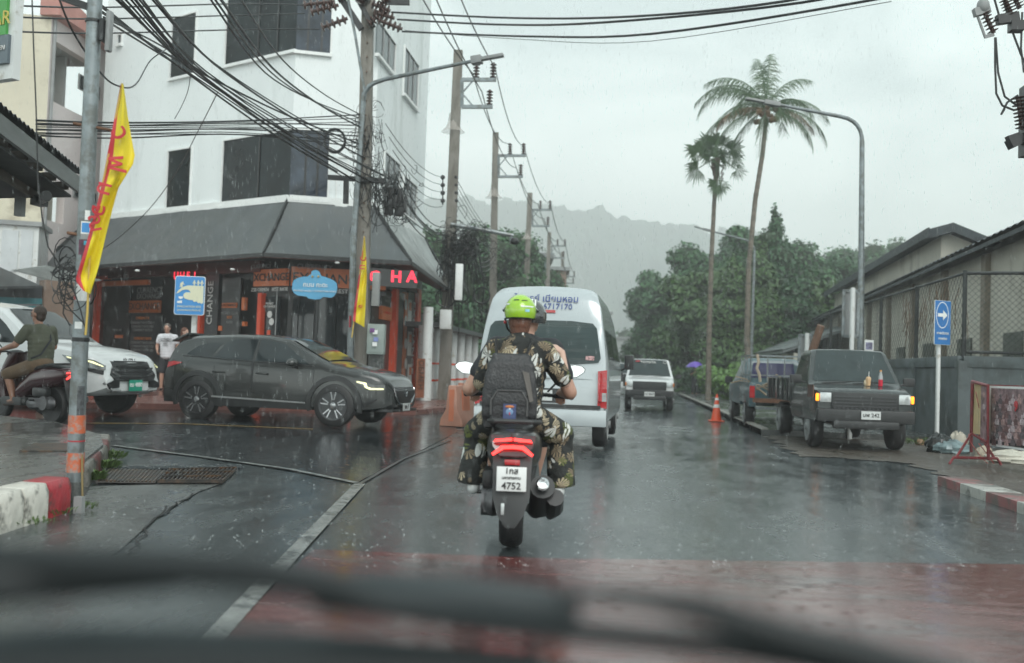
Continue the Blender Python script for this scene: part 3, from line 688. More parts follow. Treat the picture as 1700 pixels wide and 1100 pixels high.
# corrugated eave at top left with open trusses
RO = thing('tin_awning', 'dark corrugated tin awning with exposed rafters at the left edge', 'awning', (*W(40, 300, 11).xy, gz(-6)))
e0, e1 = W(-130, 78, 8.6), W(132, 290, 13.5); ins = Vector((-3.2, .6, .55))
mb = MB(); n_ = 34; Gd = []
for i in range(n_*2+1):
    p = e0.lerp(e1, i/(2*n_)); dz = Vector((0, 0, .035 if i % 2 else 0)); Gd.append([p+dz+Vector((.06, -.02, 0)), p+ins+dz])
mb.grid(Gd); mb.grid([[q+Vector((0, 0, .02)) for q in r] for r in Gd][::-1]); mb.build('corrugated_sheet', pm('dark tin sheet', (.05, .052, .052), .5, .3, var=.4, vs=4), RO, world=True, smooth=60)
mb = MB(); mb.bar(e0-Vector((0, 0, .14)), e1-Vector((0, 0, .14)), .05, .2); mb.build('fascia', pm('weathered fascia', (.17, .18, .175), .55, var=.3, vs=3, stretch=(.3, .3, 1)), RO, world=True)
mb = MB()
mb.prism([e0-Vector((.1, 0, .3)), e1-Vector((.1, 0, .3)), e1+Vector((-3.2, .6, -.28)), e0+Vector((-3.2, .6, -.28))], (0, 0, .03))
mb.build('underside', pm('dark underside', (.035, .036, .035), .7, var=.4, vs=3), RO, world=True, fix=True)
mb = MB()
for i in range(9):
    p = e0.lerp(e1, (i+.5)/9)-Vector((.08, 0, .2)); mb.bar(p, p+Vector((-3.0, .5, -.02)), .06, .1)
for k in (.5, 1.3, 2.1): mb.bar(e0+Vector((-k, k*.18, -.36)), e1+Vector((-k, k*.18, -.36)), .05, .1)
mb.build('rafter', pm('old rafters', (.09, .075, .06), .7, var=.3), RO, world=True)
mb = MB()
for i in range(n_): mb.cyl(e0.lerp(e1, (i+.25)/n_)+Vector((0, 0, .03)), e0.lerp(e1, (i+.25)/n_)+Vector((0, 0, .08)), .012, n=5)
mb.build('roof_screw', M_grey, RO, world=True)
mb = MB(); p = e1-Vector((.3, .4, .42)); mb.box(p, (.12, .2, .12)); mb.cyl(p, p+Vector((.28, -.3, .02)), .05, .07, 10); mb.build('floodlight', M_blkp, RO, world=True)
mb = MB(); p = e1+Vector((-.75, -.1, -.6)); mb.box(p+Vector((0, 0, .15)), (.1, .1, .25)); mb.build('meter_box', M_grey, RO, world=True)
# green signboard in white housing at the top left corner
GS = thing('green_signboard', 'green signboard in a white housing cut off at the top left corner', 'sign', W(0, 100, 9))
a_, b_ = W(-140, 100, 9.6), W(19, 100, 9.0); qg = Plane(a_, b_)
mb = MB(); qg.rect(mb, -138, -80, 25, 140, -.08, 0); mb.build('housing', M_white, GS, world=True)
mb = MB(); qg.rect(mb, -130, -80, 17, 70, .0, .03); mb.build('green_face', pm('green sign face', (.06, .3, .06), .35, var=.15), GS, world=True)
mb = MB(); qg.rect(mb, -130, 70.5, 17, 116, .0, .03); mb.build('grey_face', pm('grey sign face', (.1, .13, .15), .35), GS, world=True)
a_, z_ = qg.hit(2, 34); text('BAR', .18, pm('yellow lettering', (.5, .42, .08), .4), GS, qg.pt(a_, z_, .035), qg.u, qg.n)
a_, z_ = qg.hit(4, 82); text('OPEN', .06, M_whtx, GS, qg.pt(a_, z_, .035), qg.u, qg.n)

# ---- distant arcade of white columns on the left pavement
AR = thing('arcade', 'low arcade of white columns with red bands beside the left pavement', 'arcade', (*W(720, 620, 32).xy, gz(-6)))
XA = -5.9
def onx(X, px):   # world Y where the plane x = X is seen at image column px near the horizon
    r = ray(px, 600); t = X/r.x; return t*r.y
for i, px in enumerate((702, 716, 722, 737, 750, 763, 775, 786)):
    y = onx(XA, px); mb = MB(); mb.cyl((XA, y, gz(XA)+.1), (XA, y, 2.35), .16, n=14); c = mb.build('column', M_white, AR, world=True)
    for z in (.75, 1.25): MB().cyl((XA, y, z), (XA, y, z+.06), .17, n=14).build('red_band', M_redf, c, world=True)
ya, yb = onx(XA, 697), onx(XA, 793)
mb = MB(); mb.box((XA-.1, (ya+yb)/2+.6, 2.4), (1.0, yb-ya, .13)); mb.build('roof_slab', pm('dark roof slab', (.07, .08, .08), .5, var=.2), AR, world=True)
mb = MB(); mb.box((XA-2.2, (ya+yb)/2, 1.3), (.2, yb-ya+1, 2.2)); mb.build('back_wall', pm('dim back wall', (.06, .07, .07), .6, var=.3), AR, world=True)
OB = thing('exchange_board', 'brown upright board with vertical lettering beside the exchange shop', 'board', (*W(697, 600, 27.5).xy, gz(-6)))
p = W(697, 622, 27.5); ob_ = Plane(W(690, 600, 27.5), W(706, 600, 27.7))
mb = MB(); ob_.rect(mb, 691, 595, 705, 660, -.05, 0); mb.build('board', pm('brown board', (.2, .07, .035), .5), OB, world=True)
a_, z_ = ob_.hit(698, 622); text('ОБМЕН', .22, M_blkx, OB, ob_.pt(a_, z_, .01), (0, 0, -1), ob_.n)
WC = thing('shop_column', 'thick white column beside the end of the exchange shop', 'column', (*W(708, 600, 28.5).xy, gz(-6)+.1))
MB().cyl((0, 0, 0), (0, 0, 2.6), .17, .14, 14).build('shaft', M_white, WC)
# distant roofs and boards along the left of the road
def farbox(name, label, cat, px0, px1, py0, py1, d, depth, mat, parts=None):
    a, b = W(px0, py1, d), W(px1, py1, d); zt = W((px0+px1)/2, py0, d).z
    o = thing(name, label, cat, (*((a+b)/2).xy, 0)); pl = Plane(a, b); mb = MB(); pl.sbox(mb, 0, pl.L, gz(a.x), zt, -depth, 0); mb.build('wall', mat, o, world=True)
    mb = MB(); pl.sbox(mb, -.3, pl.L+.3, zt, zt+.3, -depth-.3, .3); mb.build('roof', M_grey, o, world=True)
    n = max(2, int(pl.L/3))
    for r in range(max(1, int(zt/3.5))):
        for k in range(n):
            mb = MB(); pl.sbox(mb, pl.L*(k+.25)/n, pl.L*(k+.75)/n, 1+r*3.3, 2.6+r*3.3, .01, .05); mb.build('window', M_glass, o, world=True)
    return o
farbox('grey_blue_building', 'grey blue flat building behind the far utility poles', 'building', 856, 908, 425, 590, 78, 6, pm('grey blue wall', (.2, .27, .27), .6))
farbox('brown_building', 'brown flat building behind the far utility poles', 'building', 908, 936, 448, 590, 88, 6, pm('brown wall far', (.26, .17, .13), .6))
farbox('shop_house', 'grey shop house at the far end of the road above the white pickup', 'building', 1012, 1046, 562, 610, 150, 6, pm('grey wall far', (.3, .32, .31), .6))
farbox('shop_house', 'low pale shop house at the far road end beside the tree', 'building', 1046, 1085, 578, 612, 170, 6, pm('pale wall far', (.45, .45, .42), .6))
farbox('shop_house', 'white building behind the van roof at the far left of the road', 'building', 935, 1010, 520, 605, 120, 8, M_white)

# ================================================================ right side
M_gw = pm('painted grey wall', (.10, .125, .13), .5, var=.12, vs=.9, dirt=(.07, .085, .085), dirts=1.5, dirtamt=.5, rvar=.1)
M_tile = pm('dark roof tiles', (.05, .06, .065), .6, var=.4, vs=5, rvar=.1, spec=.25)
M_dw = pm('stained cream wall', (.52, .5, .43), .7, var=.12, vs=.7, dirt=(.36, .34, .29), dirts=.8, dirtamt=.3, stretch=(1, 1, .4))
GWc = G(1597, 740); GWr = W(1790, 600, GWc.y*1.0-2.2)
XW = GWc.x
WLs = thing('grey_wall', 'dark grey boundary wall with a capping band below the chain link fence', 'wall', (XW, GWc.y, 0))
zw = CAMH+ (0)
zw = W(1597, 592, prj(GWc)[2]).z
far = Vector((XW, GWc.y+22, 0)); rr_ = GWc+Vector((5.0, -1.2, 0))
for A_, B_ in ((GWc, far), (rr_, GWc)):
    t_ = (B_-A_).normalized(); n = Vector((-t_.y, t_.x, 0)); 
    mb = MB(); mb.bar(A_+Vector((0, 0, zw/2-.1)), B_+Vector((0, 0, zw/2-.1)), .16, zw+.1); mb.build('wall_panel', M_gw, WLs, world=True)
    mb = MB(); mb.bar(A_+Vector((0, 0, zw-.09)), B_+Vector((0, 0, zw-.09)), .24, .22); mb.build('coping', M_gw, WLs, world=True, bevel=.01)
mb = MB()
for k in range(0, 7): mb.box((XW, GWc.y+k*3.2, zw/2-.1), (.26, .26, zw+.06))
for k in (1, 2, 3): mb.box(GWc.lerp(rr_, k/3)+Vector((0, 0, zw/2-.1)), (.26, .26, zw+.06))
mb.build('pier', M_gw, WLs, world=True)
# chain link fence on top of the wall
FN = thing('chain_link_fence', 'rusty chain link fence with dark posts standing on the grey wall', 'fence', (XW, GWc.y, zw))
zf = W(1605, 452, prj(GWc)[2]).z
M_wire = pm('fence wire', (.05, .055, .05), .5, .5, var=.3); M_post = pm('dark fence post', (.03, .035, .035), .5, .2, var=.2)
mb = MB(); dm = MB()
def link(a, b, z0, z1, step=.12):
    L_ = (b-a).length; t_ = (b-a)/L_; H_ = z1-z0; n = int((L_+H_)/step)
    for i in range(n):
        s_ = i*step
        for sg in (0, 1):
            lo = s_-H_; x0_, x1_ = max(0, lo), min(L_, s_)
            if x1_ <= x0_: continue
            za, zb = (z1-(x0_-lo), z1-(x1_-lo)) if sg == 0 else (z0+(x0_-lo), z0+(x1_-lo))
            p, q = a+t_*x0_, a+t_*x1_; dm.tube([(p.x, p.y, za), (q.x, q.y, zb)], .0045, 3, False)
link(GWc, rr_, zw, zf); link(GWc, GWc+Vector((0, 15, 0)), zw, zf, .2)
for k in range(5): mb.cyl((XW, GWc.y+k*3.4, zw), (XW, GWc.y+k*3.4, zf+.05), .045, n=8)
for k in (1, 2): mb.cyl(GWc.lerp(rr_, k/3)+Vector((0, 0, zw)), GWc.lerp(rr_, k/3)+Vector((0, 0, zf)), .03, n=8)
mb.build('post', M_post, FN, world=True); dm.build('mesh', M_wire, FN, world=True, smooth=0)
mb = MB(); mb.cyl(GWc+Vector((0, 0, zf)), rr_+Vector((0, 0, zf)), .035, n=8); mb.cyl(GWc+Vector((0, 0, zf)), (XW, GWc.y+15, zf), .03, n=8)
mb.cyl(GWc+Vector((0, 0, zw+.1)), rr_+Vector((0, 0, zw+.1)), .03, n=8); mb.build('rail', M_post, FN, world=True)
# dry vines hanging on the fence
mb = MB()
for k in range(26):
    y = GWc.y+random.choice([0.4, 1.5, 2.0, 2.4, 3.2, 4.4])+random.uniform(-.3, .3); z = zf-random.uniform(0, .4); pts = [Vector((XW+.05, y, z))]
    for i in range(9): pts.append(pts[-1]+Vector((random.uniform(-.02, .02), random.uniform(-.08, .08), -random.uniform(.04, .16))))
    mb.tube(pts, .008, 4)
tag(mb.build('dry_vines', M_timb, None, world=True, loc=(XW+.05, GWc.y+2, zf)), 'brown dry vines hanging on the chain link fence', 'vines', kind='stuff')
# warehouse with tiled roof
bd = camdir((1147-850)/1700., 1.0); XB = W(1700, 356, 21.5); bn = Vector((-bd.y, bd.x, 0))  # bn points to the road
WH = thing('warehouse', 'long warehouse with a dark tiled roof and stained cream wall behind the fence', 'building', (XB.x, XB.y, 0))
Ab = XB-bd*4; Bb = XB+bd*60; ze = XB.z
rise = Vector((bd.y, -bd.x, 0))
wf = .55
mb = MB(); A0, B0 = Ab+rise*wf, Bb+rise*wf
mb.prism([Vector((A0.x, A0.y, 0)), Vector((B0.x, B0.y, 0)), Vector((B0.x, B0.y, 0))+rise*9, Vector((A0.x, A0.y, 0))+rise*9], (0, 0, ze-.25)); mb.build('wall', M_dw, WH, world=True, fix=True, smooth=0)
def tileroof(A_, B_, up, nu, nv, parent, mat=M_tile, eh=.05, name='roof'):
    mb = MB(); Lr = (B_-A_).length
    Gd = []
    for i in range(nu*2+1):
        p = A_.lerp(B_, i/(nu*2)); dz = .05 if i % 2 else 0; row = []
        for j in range(nv+1):
            st = -.045*(1) ; q = p+up*(j/nv)
            row.append(q+Vector((0, 0, dz+.05)));
            if j < nv: row.append(p+up*((j+.98)/nv)+Vector((0, 0, dz+.0)))
        Gd.append(row)
    mb.grid(Gd)
    mb.prism([A_-Vector((0, 0, .12)), B_-Vector((0, 0, .12)), B_+up-Vector((0, 0, .12)), A_+up-Vector((0, 0, .12))], (0, 0, .1))
    return mb.build(name, mat, parent, world=True, smooth=30)
E0 = Vector((Ab.x, Ab.y, ze-.2)); E1 = Vector((Bb.x, Bb.y, ze-.2))
tileroof(E0, E1, rise*4.6+Vector((0, 0, 2.2)), 130, 12, WH)
for k in range(16):
    p = A0.lerp(B0, k/15)-rise*.04; MB().box((p.x, p.y, (ze-.3)/2), (.22, .3, ze-.3)).build('pilaster', pm('grey brown posts', (.2, .17, .13), .6, var=.2), WH, world=True)
u3 = lambda p, z: Vector((p.x, p.y, z))
MB().prism([u3(A0, ze-.26), u3(A0+rise*8.2, ze-.26), u3(A0+rise*4.0, ze+1.86)], (Bb-Ab)*.99).build('gable_wall', M_dw, WH, world=True, fix=True, smooth=0)
tileroof(E0+rise*9.2, E1+rise*9.2, rise*-4.6+Vector((0, 0, 2.2)), 40, 6, WH)
for k in range(14):
    p = A0.lerp(B0, (k+.5)/15)-rise*.03; mb = MB(); mb.bar(Vector((p.x, p.y, 1.9))-bd*.7, Vector((p.x, p.y, 1.9))+bd*.7, .04, 1.1); mb.build('window', pm('shed window', (.09, .1, .09), .3, var=.3), WH, world=True)
# raised gabled roof behind
def wh(px, py, d): return W(px, py, d)
UP = thing('tall_shed', 'taller shed with a high dark tiled roof rising behind the warehouse', 'building', (*W(1560, 500, 34).xy, 0))
dz_ = 33.0
pk = W(1583, 369, dz_); le = W(1487, 440, dz_-.4); re_ = W(1660, 400, dz_+.6)
bdir = bd
gl = Vector((le.x, le.y, pk.z-2.0)); gr = pk+ (pk-le); gr.z = pk.z-2.0
# profile across: slightly concave
prof = []
for k in range(7):
    t_ = k/6; prof.append(Vector((pk.x, pk.y, pk.z-.22*t_))-rise*(.75*t_))
Lb = 26
mb = MB(); mb.grid([[p, *[p+bdir*(Lb*(i+1)/40)+Vector((0, 0, .05 if i % 2 else 0)) for i in range(40)]] for p in prof]); mb.grid([[p-Vector((0, 0, .16)), p+bdir*Lb-Vector((0, 0, .16))] for p in prof][::-1])
mb.grid([[p, p-Vector((0, 0, .3))] for p in prof]); mb.build('roof', M_tile, UP, world=True, smooth=20)
pr2 = [Vector((pk.x, pk.y, pk.z-1.9*k/6))+rise*(4.5*k/6) for k in range(7)]
mb = MB(); mb.grid([[p, p+bdir*Lb] for p in pr2]); mb.grid([[p-Vector((0, 0, .3)), p] for p in pr2]); mb.build('roof', M_tile, UP, world=True, smooth=20)
mb = MB(); mb.bar(prof[-1]-Vector((0, 0, .1)), prof[-1]+bdir*Lb-Vector((0, 0, .1)), .06, .3); mb.build('fascia', M_tile, UP, world=True)
gable = [Vector((p.x, p.y, p.z-.3))+bdir*.5 for p in prof[:3]]; g2 = [Vector((p.x, p.y, p.z-.3))+bdir*.5 for p in pr2[:6]]
poly = [Vector((gable[-1].x, gable[-1].y, 0))]+gable[::-1]+g2[1:]+[Vector((g2[-1].x, g2[-1].y, 0))]
mb = MB(); mb.prism(poly, bdir*(Lb-1)); mb.build('wall', M_dw, UP, world=True, fix=True, smooth=0)
# far low roof of the same row
LR = thing('low_shed', 'low grey roofed shed at the far end of the warehouse row', 'building', (*W(1270, 600, 52).xy, 0))
a_, b_ = W(1225, 592, 66), W(1300, 566, 48); a_.z = b_.z = 2.5
tileroof(b_, a_, camdir(.98, -.2)*4+Vector((0, 0, 1.6)), 40, 6, LR, pm('pale grey roof', (.17, .19, .19), .4, var=.25))
mb = MB(); mb.prism([Vector((*b_.xy, 0))+Vector((.5, 0, 0)), Vector((*a_.xy, 0))+Vector((.5, 0, 0)), Vector((*a_.xy, 0))+Vector((4, 0, 0)), Vector((*b_.xy, 0))+Vector((4, 0, 0))], (0, 0, 2.4)); mb.build('wall', M_dw, LR, world=True, fix=True)
# ================================================================ vegetation and hill
def leafmat(name, c, v=.5):
    m = bpy.data.materials.new(name); m.use_nodes = True; t = m.node_tree; b = t.nodes['Principled BSDF']; L = t.links.new
    g = N(t, 'ShaderNodeNewGeometry'); n = N(t, 'ShaderNodeTexNoise', Scale=.55, Detail=4.0); tc = N(t, 'ShaderNodeTexCoord'); L(tc.outputs['Object'], n.inputs['Vector'])
    a = N(t, 'ShaderNodeMath', operation='ADD'); L(g.outputs['Random Per Island'], a.inputs[0]); L(n.outputs['Fac'], a.inputs[1])
    r = N(t, 'ShaderNodeMapRange'); r.inputs['From Min'].default_value = .3; r.inputs['From Max'].default_value = 1.6; r.inputs['To Min'].default_value = 1-v; r.inputs['To Max'].default_value = 1+v; L(a.outputs[0], r.inputs[0])
    x = N(t, 'ShaderNodeMix', data_type='RGBA', blend_type='MULTIPLY'); x.inputs[0].default_value = 1; x.inputs[6].default_value = (*c, 1); L(r.outputs[0], x.inputs[7]); L(x.outputs[2], b.inputs['Base Color'])
    b.inputs['Roughness'].default_value = .45; b.inputs['Specular IOR Level'].default_value = .4
    return m
M_leaf = [leafmat('broad leaves', (.035, .1, .033)), leafmat('yellow green leaves', (.055, .11, .033)), leafmat('dark leaves', (.03, .085, .033)), leafmat('hedge leaves', (.1, .2, .04))]
M_bark = pm('bark', (.11, .085, .065), .8, var=.3, vs=4, bump=.4)
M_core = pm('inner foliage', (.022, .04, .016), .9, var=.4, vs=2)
def crown_mesh(lobes, nleaf, ls, R):
    """leaf cards scattered through lobes; lobes: (centre, radii)"""
    mb = MB(); tot = sum(l[1].x*l[1].z for l in lobes)
    for c, r in lobes:
        n = int(nleaf*r.x*r.z/tot)
        for _ in range(n):
            u = R.gauss(0, 1), R.gauss(0, 1), R.gauss(0, 1); v = Vector(u).normalized()
            if v.z < -.3 and R.random() < .5: v.z *= -1
            k = R.uniform(.72, 1.06); p = c+Vector((v.x*r.x, v.y*r.y, v.z*r.z))*k
            nn = (v+Vector((R.gauss(0, .5), R.gauss(0, .5), R.gauss(.35, .5)))).normalized()
            a = nn.cross(Vector((R.gauss(0, 1), R.gauss(0, 1), R.gauss(0, 1)))).normalized(); b = nn.cross(a); s = ls*R.uniform(.6, 1.35)
            mb.add([p-a*s, p+b*s*.5, p+a*s, p-b*s*.5], [(0, 1, 2, 3)])
    return mb
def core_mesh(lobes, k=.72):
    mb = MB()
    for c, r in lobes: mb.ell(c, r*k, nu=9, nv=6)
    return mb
def make_tree(name, label, group, loc, h, wdt, lm, nl=5200, ls=.3, seed=1, kind='broad', scaleleaf=1):
    R = random.Random(seed); t = thing(name, label, 'tree', loc, 0, group)
    lobes = []
    if kind == 'broad':
        th = h*.34; c0 = Vector((0, 0, h*.6))
        for i in range(9):
            a = R.random()*6.28; r = wdt*R.uniform(.15, .24); lobes.append((Vector((cos(a)*wdt*.36, sin(a)*wdt*.36, h*R.uniform(.1, .36))), Vector((r, r, r))))
        for i in range(20):
            a = R.random()*6.28; e = R.uniform(-.75, 1); rad = wdt*.5*sqrt(max(.1, 1-e*e))*R.uniform(.5, .82)
            r = wdt*R.uniform(.1, .2); lobes.append((c0+Vector((cos(a)*rad, sin(a)*rad, e*h*.31)), Vector((r, r, r*.8))))
        lobes.append((c0, Vector((wdt*.3, wdt*.3, h*.24))))
    elif kind == 'column':
        th = h*.3
        for i in range(22):
            f = i/21; z = h*(.06+.92*f); rr = wdt*.5*(1-f**2.6)*.95+.2; a = R.random()*6.28
            lobes.append((Vector((cos(a)*rr*.4, sin(a)*rr*.4, z)), Vector((rr, rr, h*.075))))
    elif kind == 'hedge':
        th = h*.4
        for i in range(14):
            a = R.random()*6.28; q = R.random()**.5*wdt*.4; lobes.append((Vector((cos(a)*q, sin(a)*q, h*R.uniform(.15, .8))), Vector((wdt*.22, wdt*.22, h*.22))))
    mb = MB(); mb.tube([(0, 0, -.3), (.1, .05, th*.5), (0, .1, th), (.1, 0, h*.6)], [h*.028, h*.022, h*.018, h*.008], 8)
    for c, r in lobes[:9]:
        if kind == 'broad': mb.tube([(0, .05, th*.8), c*.5+Vector((0, 0, th*.45)), c], [h*.013, h*.009, h*.003], 5)
    mb.build('trunk', M_bark, t)
    cr_ = crown_mesh(lobes, nl, ls, R).build('crown', lm, t, smooth=0)
    core_mesh(lobes).build('filler_core', M_core, cr_, smooth=60)  # opaque dark leaf lobes added inside the crown to block the sky
    return t
def top_h(px, py, d): return W(px, py, d).z
def put(px, d): p = W(px, 620, d); return (p.x, p.y, gz(p.x))
gR = 'trees behind the right pavement'
sp = [(1098, 92, 428, 7.5, 0, 'broad tree with the outermost crown overhanging the end of the road'),
      (1138, 82, 402, 8.5, 0, 'broad tree whose crown rises beside the fan palm trunk'),
      (1192, 86, 378, 9.5, 2, 'broad tree between the two palm trunks'),
      (1228, 76, 360, 6, 0, 'tall tree crown directly behind the coconut palm trunk'),
      (1318, 74, 398, 8.5, 0, 'broad tree right of the pointed column trees'),
      (1372, 78, 415, 8, 2, 'broad tree above the far warehouse roof'),
      (1345, 66, 440, 7, 1, 'yellow green tree just above the warehouse roof'),
      (1168, 68, 440, 6.5, 1, 'yellow green tree low beside the fan palm')]
for i, (px, d, py, wd, li, lb) in enumerate(sp):
    make_tree('broadleaf_tree', lb, gR, put(px, d), top_h(px, py, d), wd, M_leaf[li], 13000, .19, 10+i)
for i, (px, d, py, wd, lb) in enumerate([(1278, 62, 352, 3.6, 'tallest pointed column tree beside the coconut palm'), (1256, 60, 398, 3.0, 'pointed column tree left of the tallest one'),
                                        (1322, 60, 440, 3.2, 'shorter pointed column tree right of the tallest one'), (1215, 60, 430, 3.6, 'shaggy column tree left of the street lamp'),
                                        (1298, 64, 402, 3.0, 'slim column tree touching the tallest one')]):
    make_tree('column_tree', lb, 'pointed column trees', put(px, d), top_h(px, py, d), wd, M_leaf[1 if i % 2 else 2], 8000, .13, 40+i, 'column')
for i, (px, d, py, wd, lb) in enumerate([(1232, 48, 596, 3.2, 'bright green shrub at the pavement behind the teal pickup'), (1205, 54, 600, 3.2, 'green shrub behind the palm trunk foot'), (1190, 62, 590, 4, 'green shrub beyond the second palm foot'), (1160, 70, 585, 4.5, 'dark shrub behind the purple umbrella')]):
    make_tree('shrub', lb, 'shrubs along the right pavement', put(px, d), top_h(px, py, d), wd, M_leaf[3] if i < 2 else M_leaf[0], 4200, .13, 60+i, 'hedge')
# trees beyond the warehouses
for i, (px, d, py, wd, lb) in enumerate([(1420, 110, 392, 16, 'distant tree rising behind the warehouse roofs left of the lamp'), (1468, 118, 392, 16, 'distant feathery tree right of the nearest street lamp'), (1385, 120, 402, 14, 'distant low tree left of the other distant ones')]):
    make_tree('distant_tree', lb, 'distant trees over the warehouses', put(px, d), top_h(px, py, d), wd, M_leaf[0], 7000, .26, 80+i)
# left trees behind poles
for i, (px, d, py, wd, lb) in enumerate([(722, 60, 392, 8, 'tree right behind the end of the awning'), (775, 56, 385, 8, 'tree behind the tangled utility pole'), (815, 66, 380, 8, 'tree behind the second utility pole'), (862, 78, 412, 8, 'tree above the van roof'), (898, 95, 470, 7, 'small tree beside the far utility poles'), (700, 50, 470, 6, 'low dark tree beside the shop corner')]):
    make_tree('roadside_tree', lb, 'trees behind the left utility poles', put(px, d), top_h(px, py, d), wd, M_leaf[2 if i in (0, 5) else 0], 8500, .15, 90+i)
for i, (px, d, py, wd, lb) in enumerate([(1008, 210, 565, 9, 'far tree at the end of the road beside the van'), (940, 160, 572, 12, 'far tree behind the van roof'), (1062, 190, 545, 12, 'far tree where the road ends')]):
    make_tree('far_tree', lb, 'far trees at the end of the road', put(px, d), top_h(px, py, d), wd, M_leaf[0], 1800, .5, 120+i)
# hill: a mountain ridge with its own depth
def hill(name, sil, d, mat, back):
    mb = MB(); Gd = []
    R = random.Random(3)
    xs = [a for a, b in sil]; n = 260
    def top(px):
        for i in range(len(sil)-1):
            if sil[i][0] <= px <= sil[i+1][0]:
                t = (px-sil[i][0])/(sil[i+1][0]-sil[i][0]); return sil[i][1]+(sil[i+1][1]-sil[i][1])*t
        return sil[-1][1]
    for i in range(n+1):
        px = xs[0]+(xs[-1]-xs[0])*i/n; T_ = W(px, top(px), d); row = []
        hh = T_.z+R.uniform(-1, 1)*1.6+sum(2.2/(1+k*.35)*sin(px*(.021*(k+1)**1.25)+k*k*1.7) for k in range(9))
        for j in range(13):
            f = j/12; dd = -back*(1-f); base = Vector((T_.x, T_.y, 0))+Fh*dd
            row.append(Vector((base.x+R.uniform(-3, 3), base.y+R.uniform(-4, 4), -2+(hh+2)*(f**.8)+(R.uniform(-2.5, 2.5) if 0 < j < 12 else 0))))
        row.append(Vector((T_.x, T_.y, 0))+Fh*back+Vector((0, 0, -2))); Gd.append(row)
    mb.grid(Gd); c = W(xs[0], 600, d); o = mb.build(name, mat, None, world=True, loc=(c.x, c.y, 0), smooth=25); o['kind'] = 'structure'; return o
M_hill = pm('forested hillside', (.04, .07, .045), .95, var=.6, vs=.03, bump=1, bs=.5)
hill('hill', [(100, 420), (400, 380), (640, 345), (700, 331), (780, 327), (850, 330), (900, 338), (950, 349), (1000, 351), (1030, 362), (1080, 363), (1140, 372), (1180, 377), (1230, 378), (1290, 398), (1340, 418), (1420, 470), (1560, 530), (1800, 570)], 950, M_hill, 220)
# ---- coconut palm
def palm_trunk(pts, rs, parent, mat):
    mb = MB(); P = []; Rr = []
    for i in range(len(pts)-1):
        for k in range(10):
            t = k/10; P.append(Vector(pts[i]).lerp(Vector(pts[i+1]), t)); Rr.append((rs[i]*(1-t)+rs[i+1]*t)*(1.0+(.06 if k % 2 else -.03)))
    P.append(Vector(pts[-1])); Rr.append(rs[-1]); mb.tube(P, Rr, 12); return mb.build('trunk', mat, parent, world=True)
M_ptr = pm('palm trunk', (.17, .145, .115), .7, var=.3, vs=3, stretch=(1, 1, 3), dirt=(.09, .08, .06), dirts=2)
M_frond = leafmat('palm fronds', (.05, .095, .038), .35); M_dead = leafmat('dry fronds', (.16, .1, .05), .3)
dP = 43.0
pp = [W(1247, 640, dP), W(1240, 560, dP), W(1243, 440, dP), W(1254, 330, dP), W(1266, 255, dP), W(1271, 205, dP), W(1272, 182, dP)]
b0 = pp[0].copy(); b0.z = -.1; pp[0] = b0
CP = thing('coconut_palm', 'tall coconut palm with a feathery crown behind the nearest right street lamp', 'palm', b0)
palm_trunk(pp, [.14, .12, .105, .10, .095, .09, .14], CP, M_ptr)
R = random.Random(5); crn = pp[-1]
def frond(c, az, el, L_, droop, mat, parent, nm='frond', dens=46, ll=.62):
    d0 = (Rh*cos(az)+Fh*sin(az)); pts = []; ang = el; p = c.copy()
    for i in range(15):
        pts.append(p.copy()); p = p+(d0*cos(ang)+Zu*sin(ang))*(L_/14); ang -= droop/14*(1+i*.06)
    mb = MB(); mb.tube(pts, [.035*(1-i/16) for i in range(15)], 4)
    side = d0.cross(Zu).normalized()
    for k in range(dens):
        f = .12+.88*k/dens; q = f*13.9; i = int(q); t = q-i; b = pts[i].lerp(pts[min(14, i+1)], t); tg = (pts[min(14, i+1)]-pts[i]).normalized() if i < 14 else tg
        l = ll*sin(pi*(.12+.8*f))**.6*R.uniform(.85, 1.15)
        for s_ in (1, -1):
            dr = (side*s_*.75+tg*.55-Zu*R.uniform(.25, 1.1)).normalized(); wv = tg*.012+Zu*.007
            e_ = b+dr*l+Vector((0, 0, -l*.28)); mm = b+dr*l*.5
            mb.add([b-wv, b+wv, mm+wv, e_, mm-wv], [(0, 1, 2, 3, 4)])
    return mb.build(nm, mat, parent, world=True, smooth=0)
for az, el, L_, dr in [(2.9, .95, 3.6, 1.5), (2.5, 1.05, 3.4, 1.2), (3.3, .75, 3.9, 1.7), (1.7, 1.4, 2.9, .5), (1.2, 1.45, 2.9, .4), (.5, 1.1, 3.2, .9), (.25, .65, 3.4, 1.3), (-.1, .15, 3.3, 1.2), (-.3, -.15, 3.0, 1.1),
                        (3.0, .1, 3.9, 1.3), (3.4, -.2, 3.6, 1.0), (2.8, -.5, 3.0, .9), (4.2, -.9, 2.4, .5), (4.8, .3, 2.8, 1.5), (5.4, .5, 3.0, 1.6), (3.9, .5, 3.2, 1.6), (2.2, .6, 3.2, 1.2), (1.0, .6, 3.0, 1.5), (2.95, 1.2, 3.3, 1.4)]:
    frond(crn, az, el, L_, dr, M_frond, CP)
for az, el in ((3.2, .2), (.1, .2)): frond(crn, az, el, 2.4, 1.0, M_dead, CP)
mb = MB()
for k in range(16): mb.ell(crn+Vector((R.uniform(-.4, .4), R.uniform(-.4, .4), R.uniform(-.55, 0))), R.uniform(.1, .15), nu=8, nv=6)
mb.build('coconut_cluster', pm('coconut husk', (.13, .075, .035), .6, var=.4), CP, world=True)
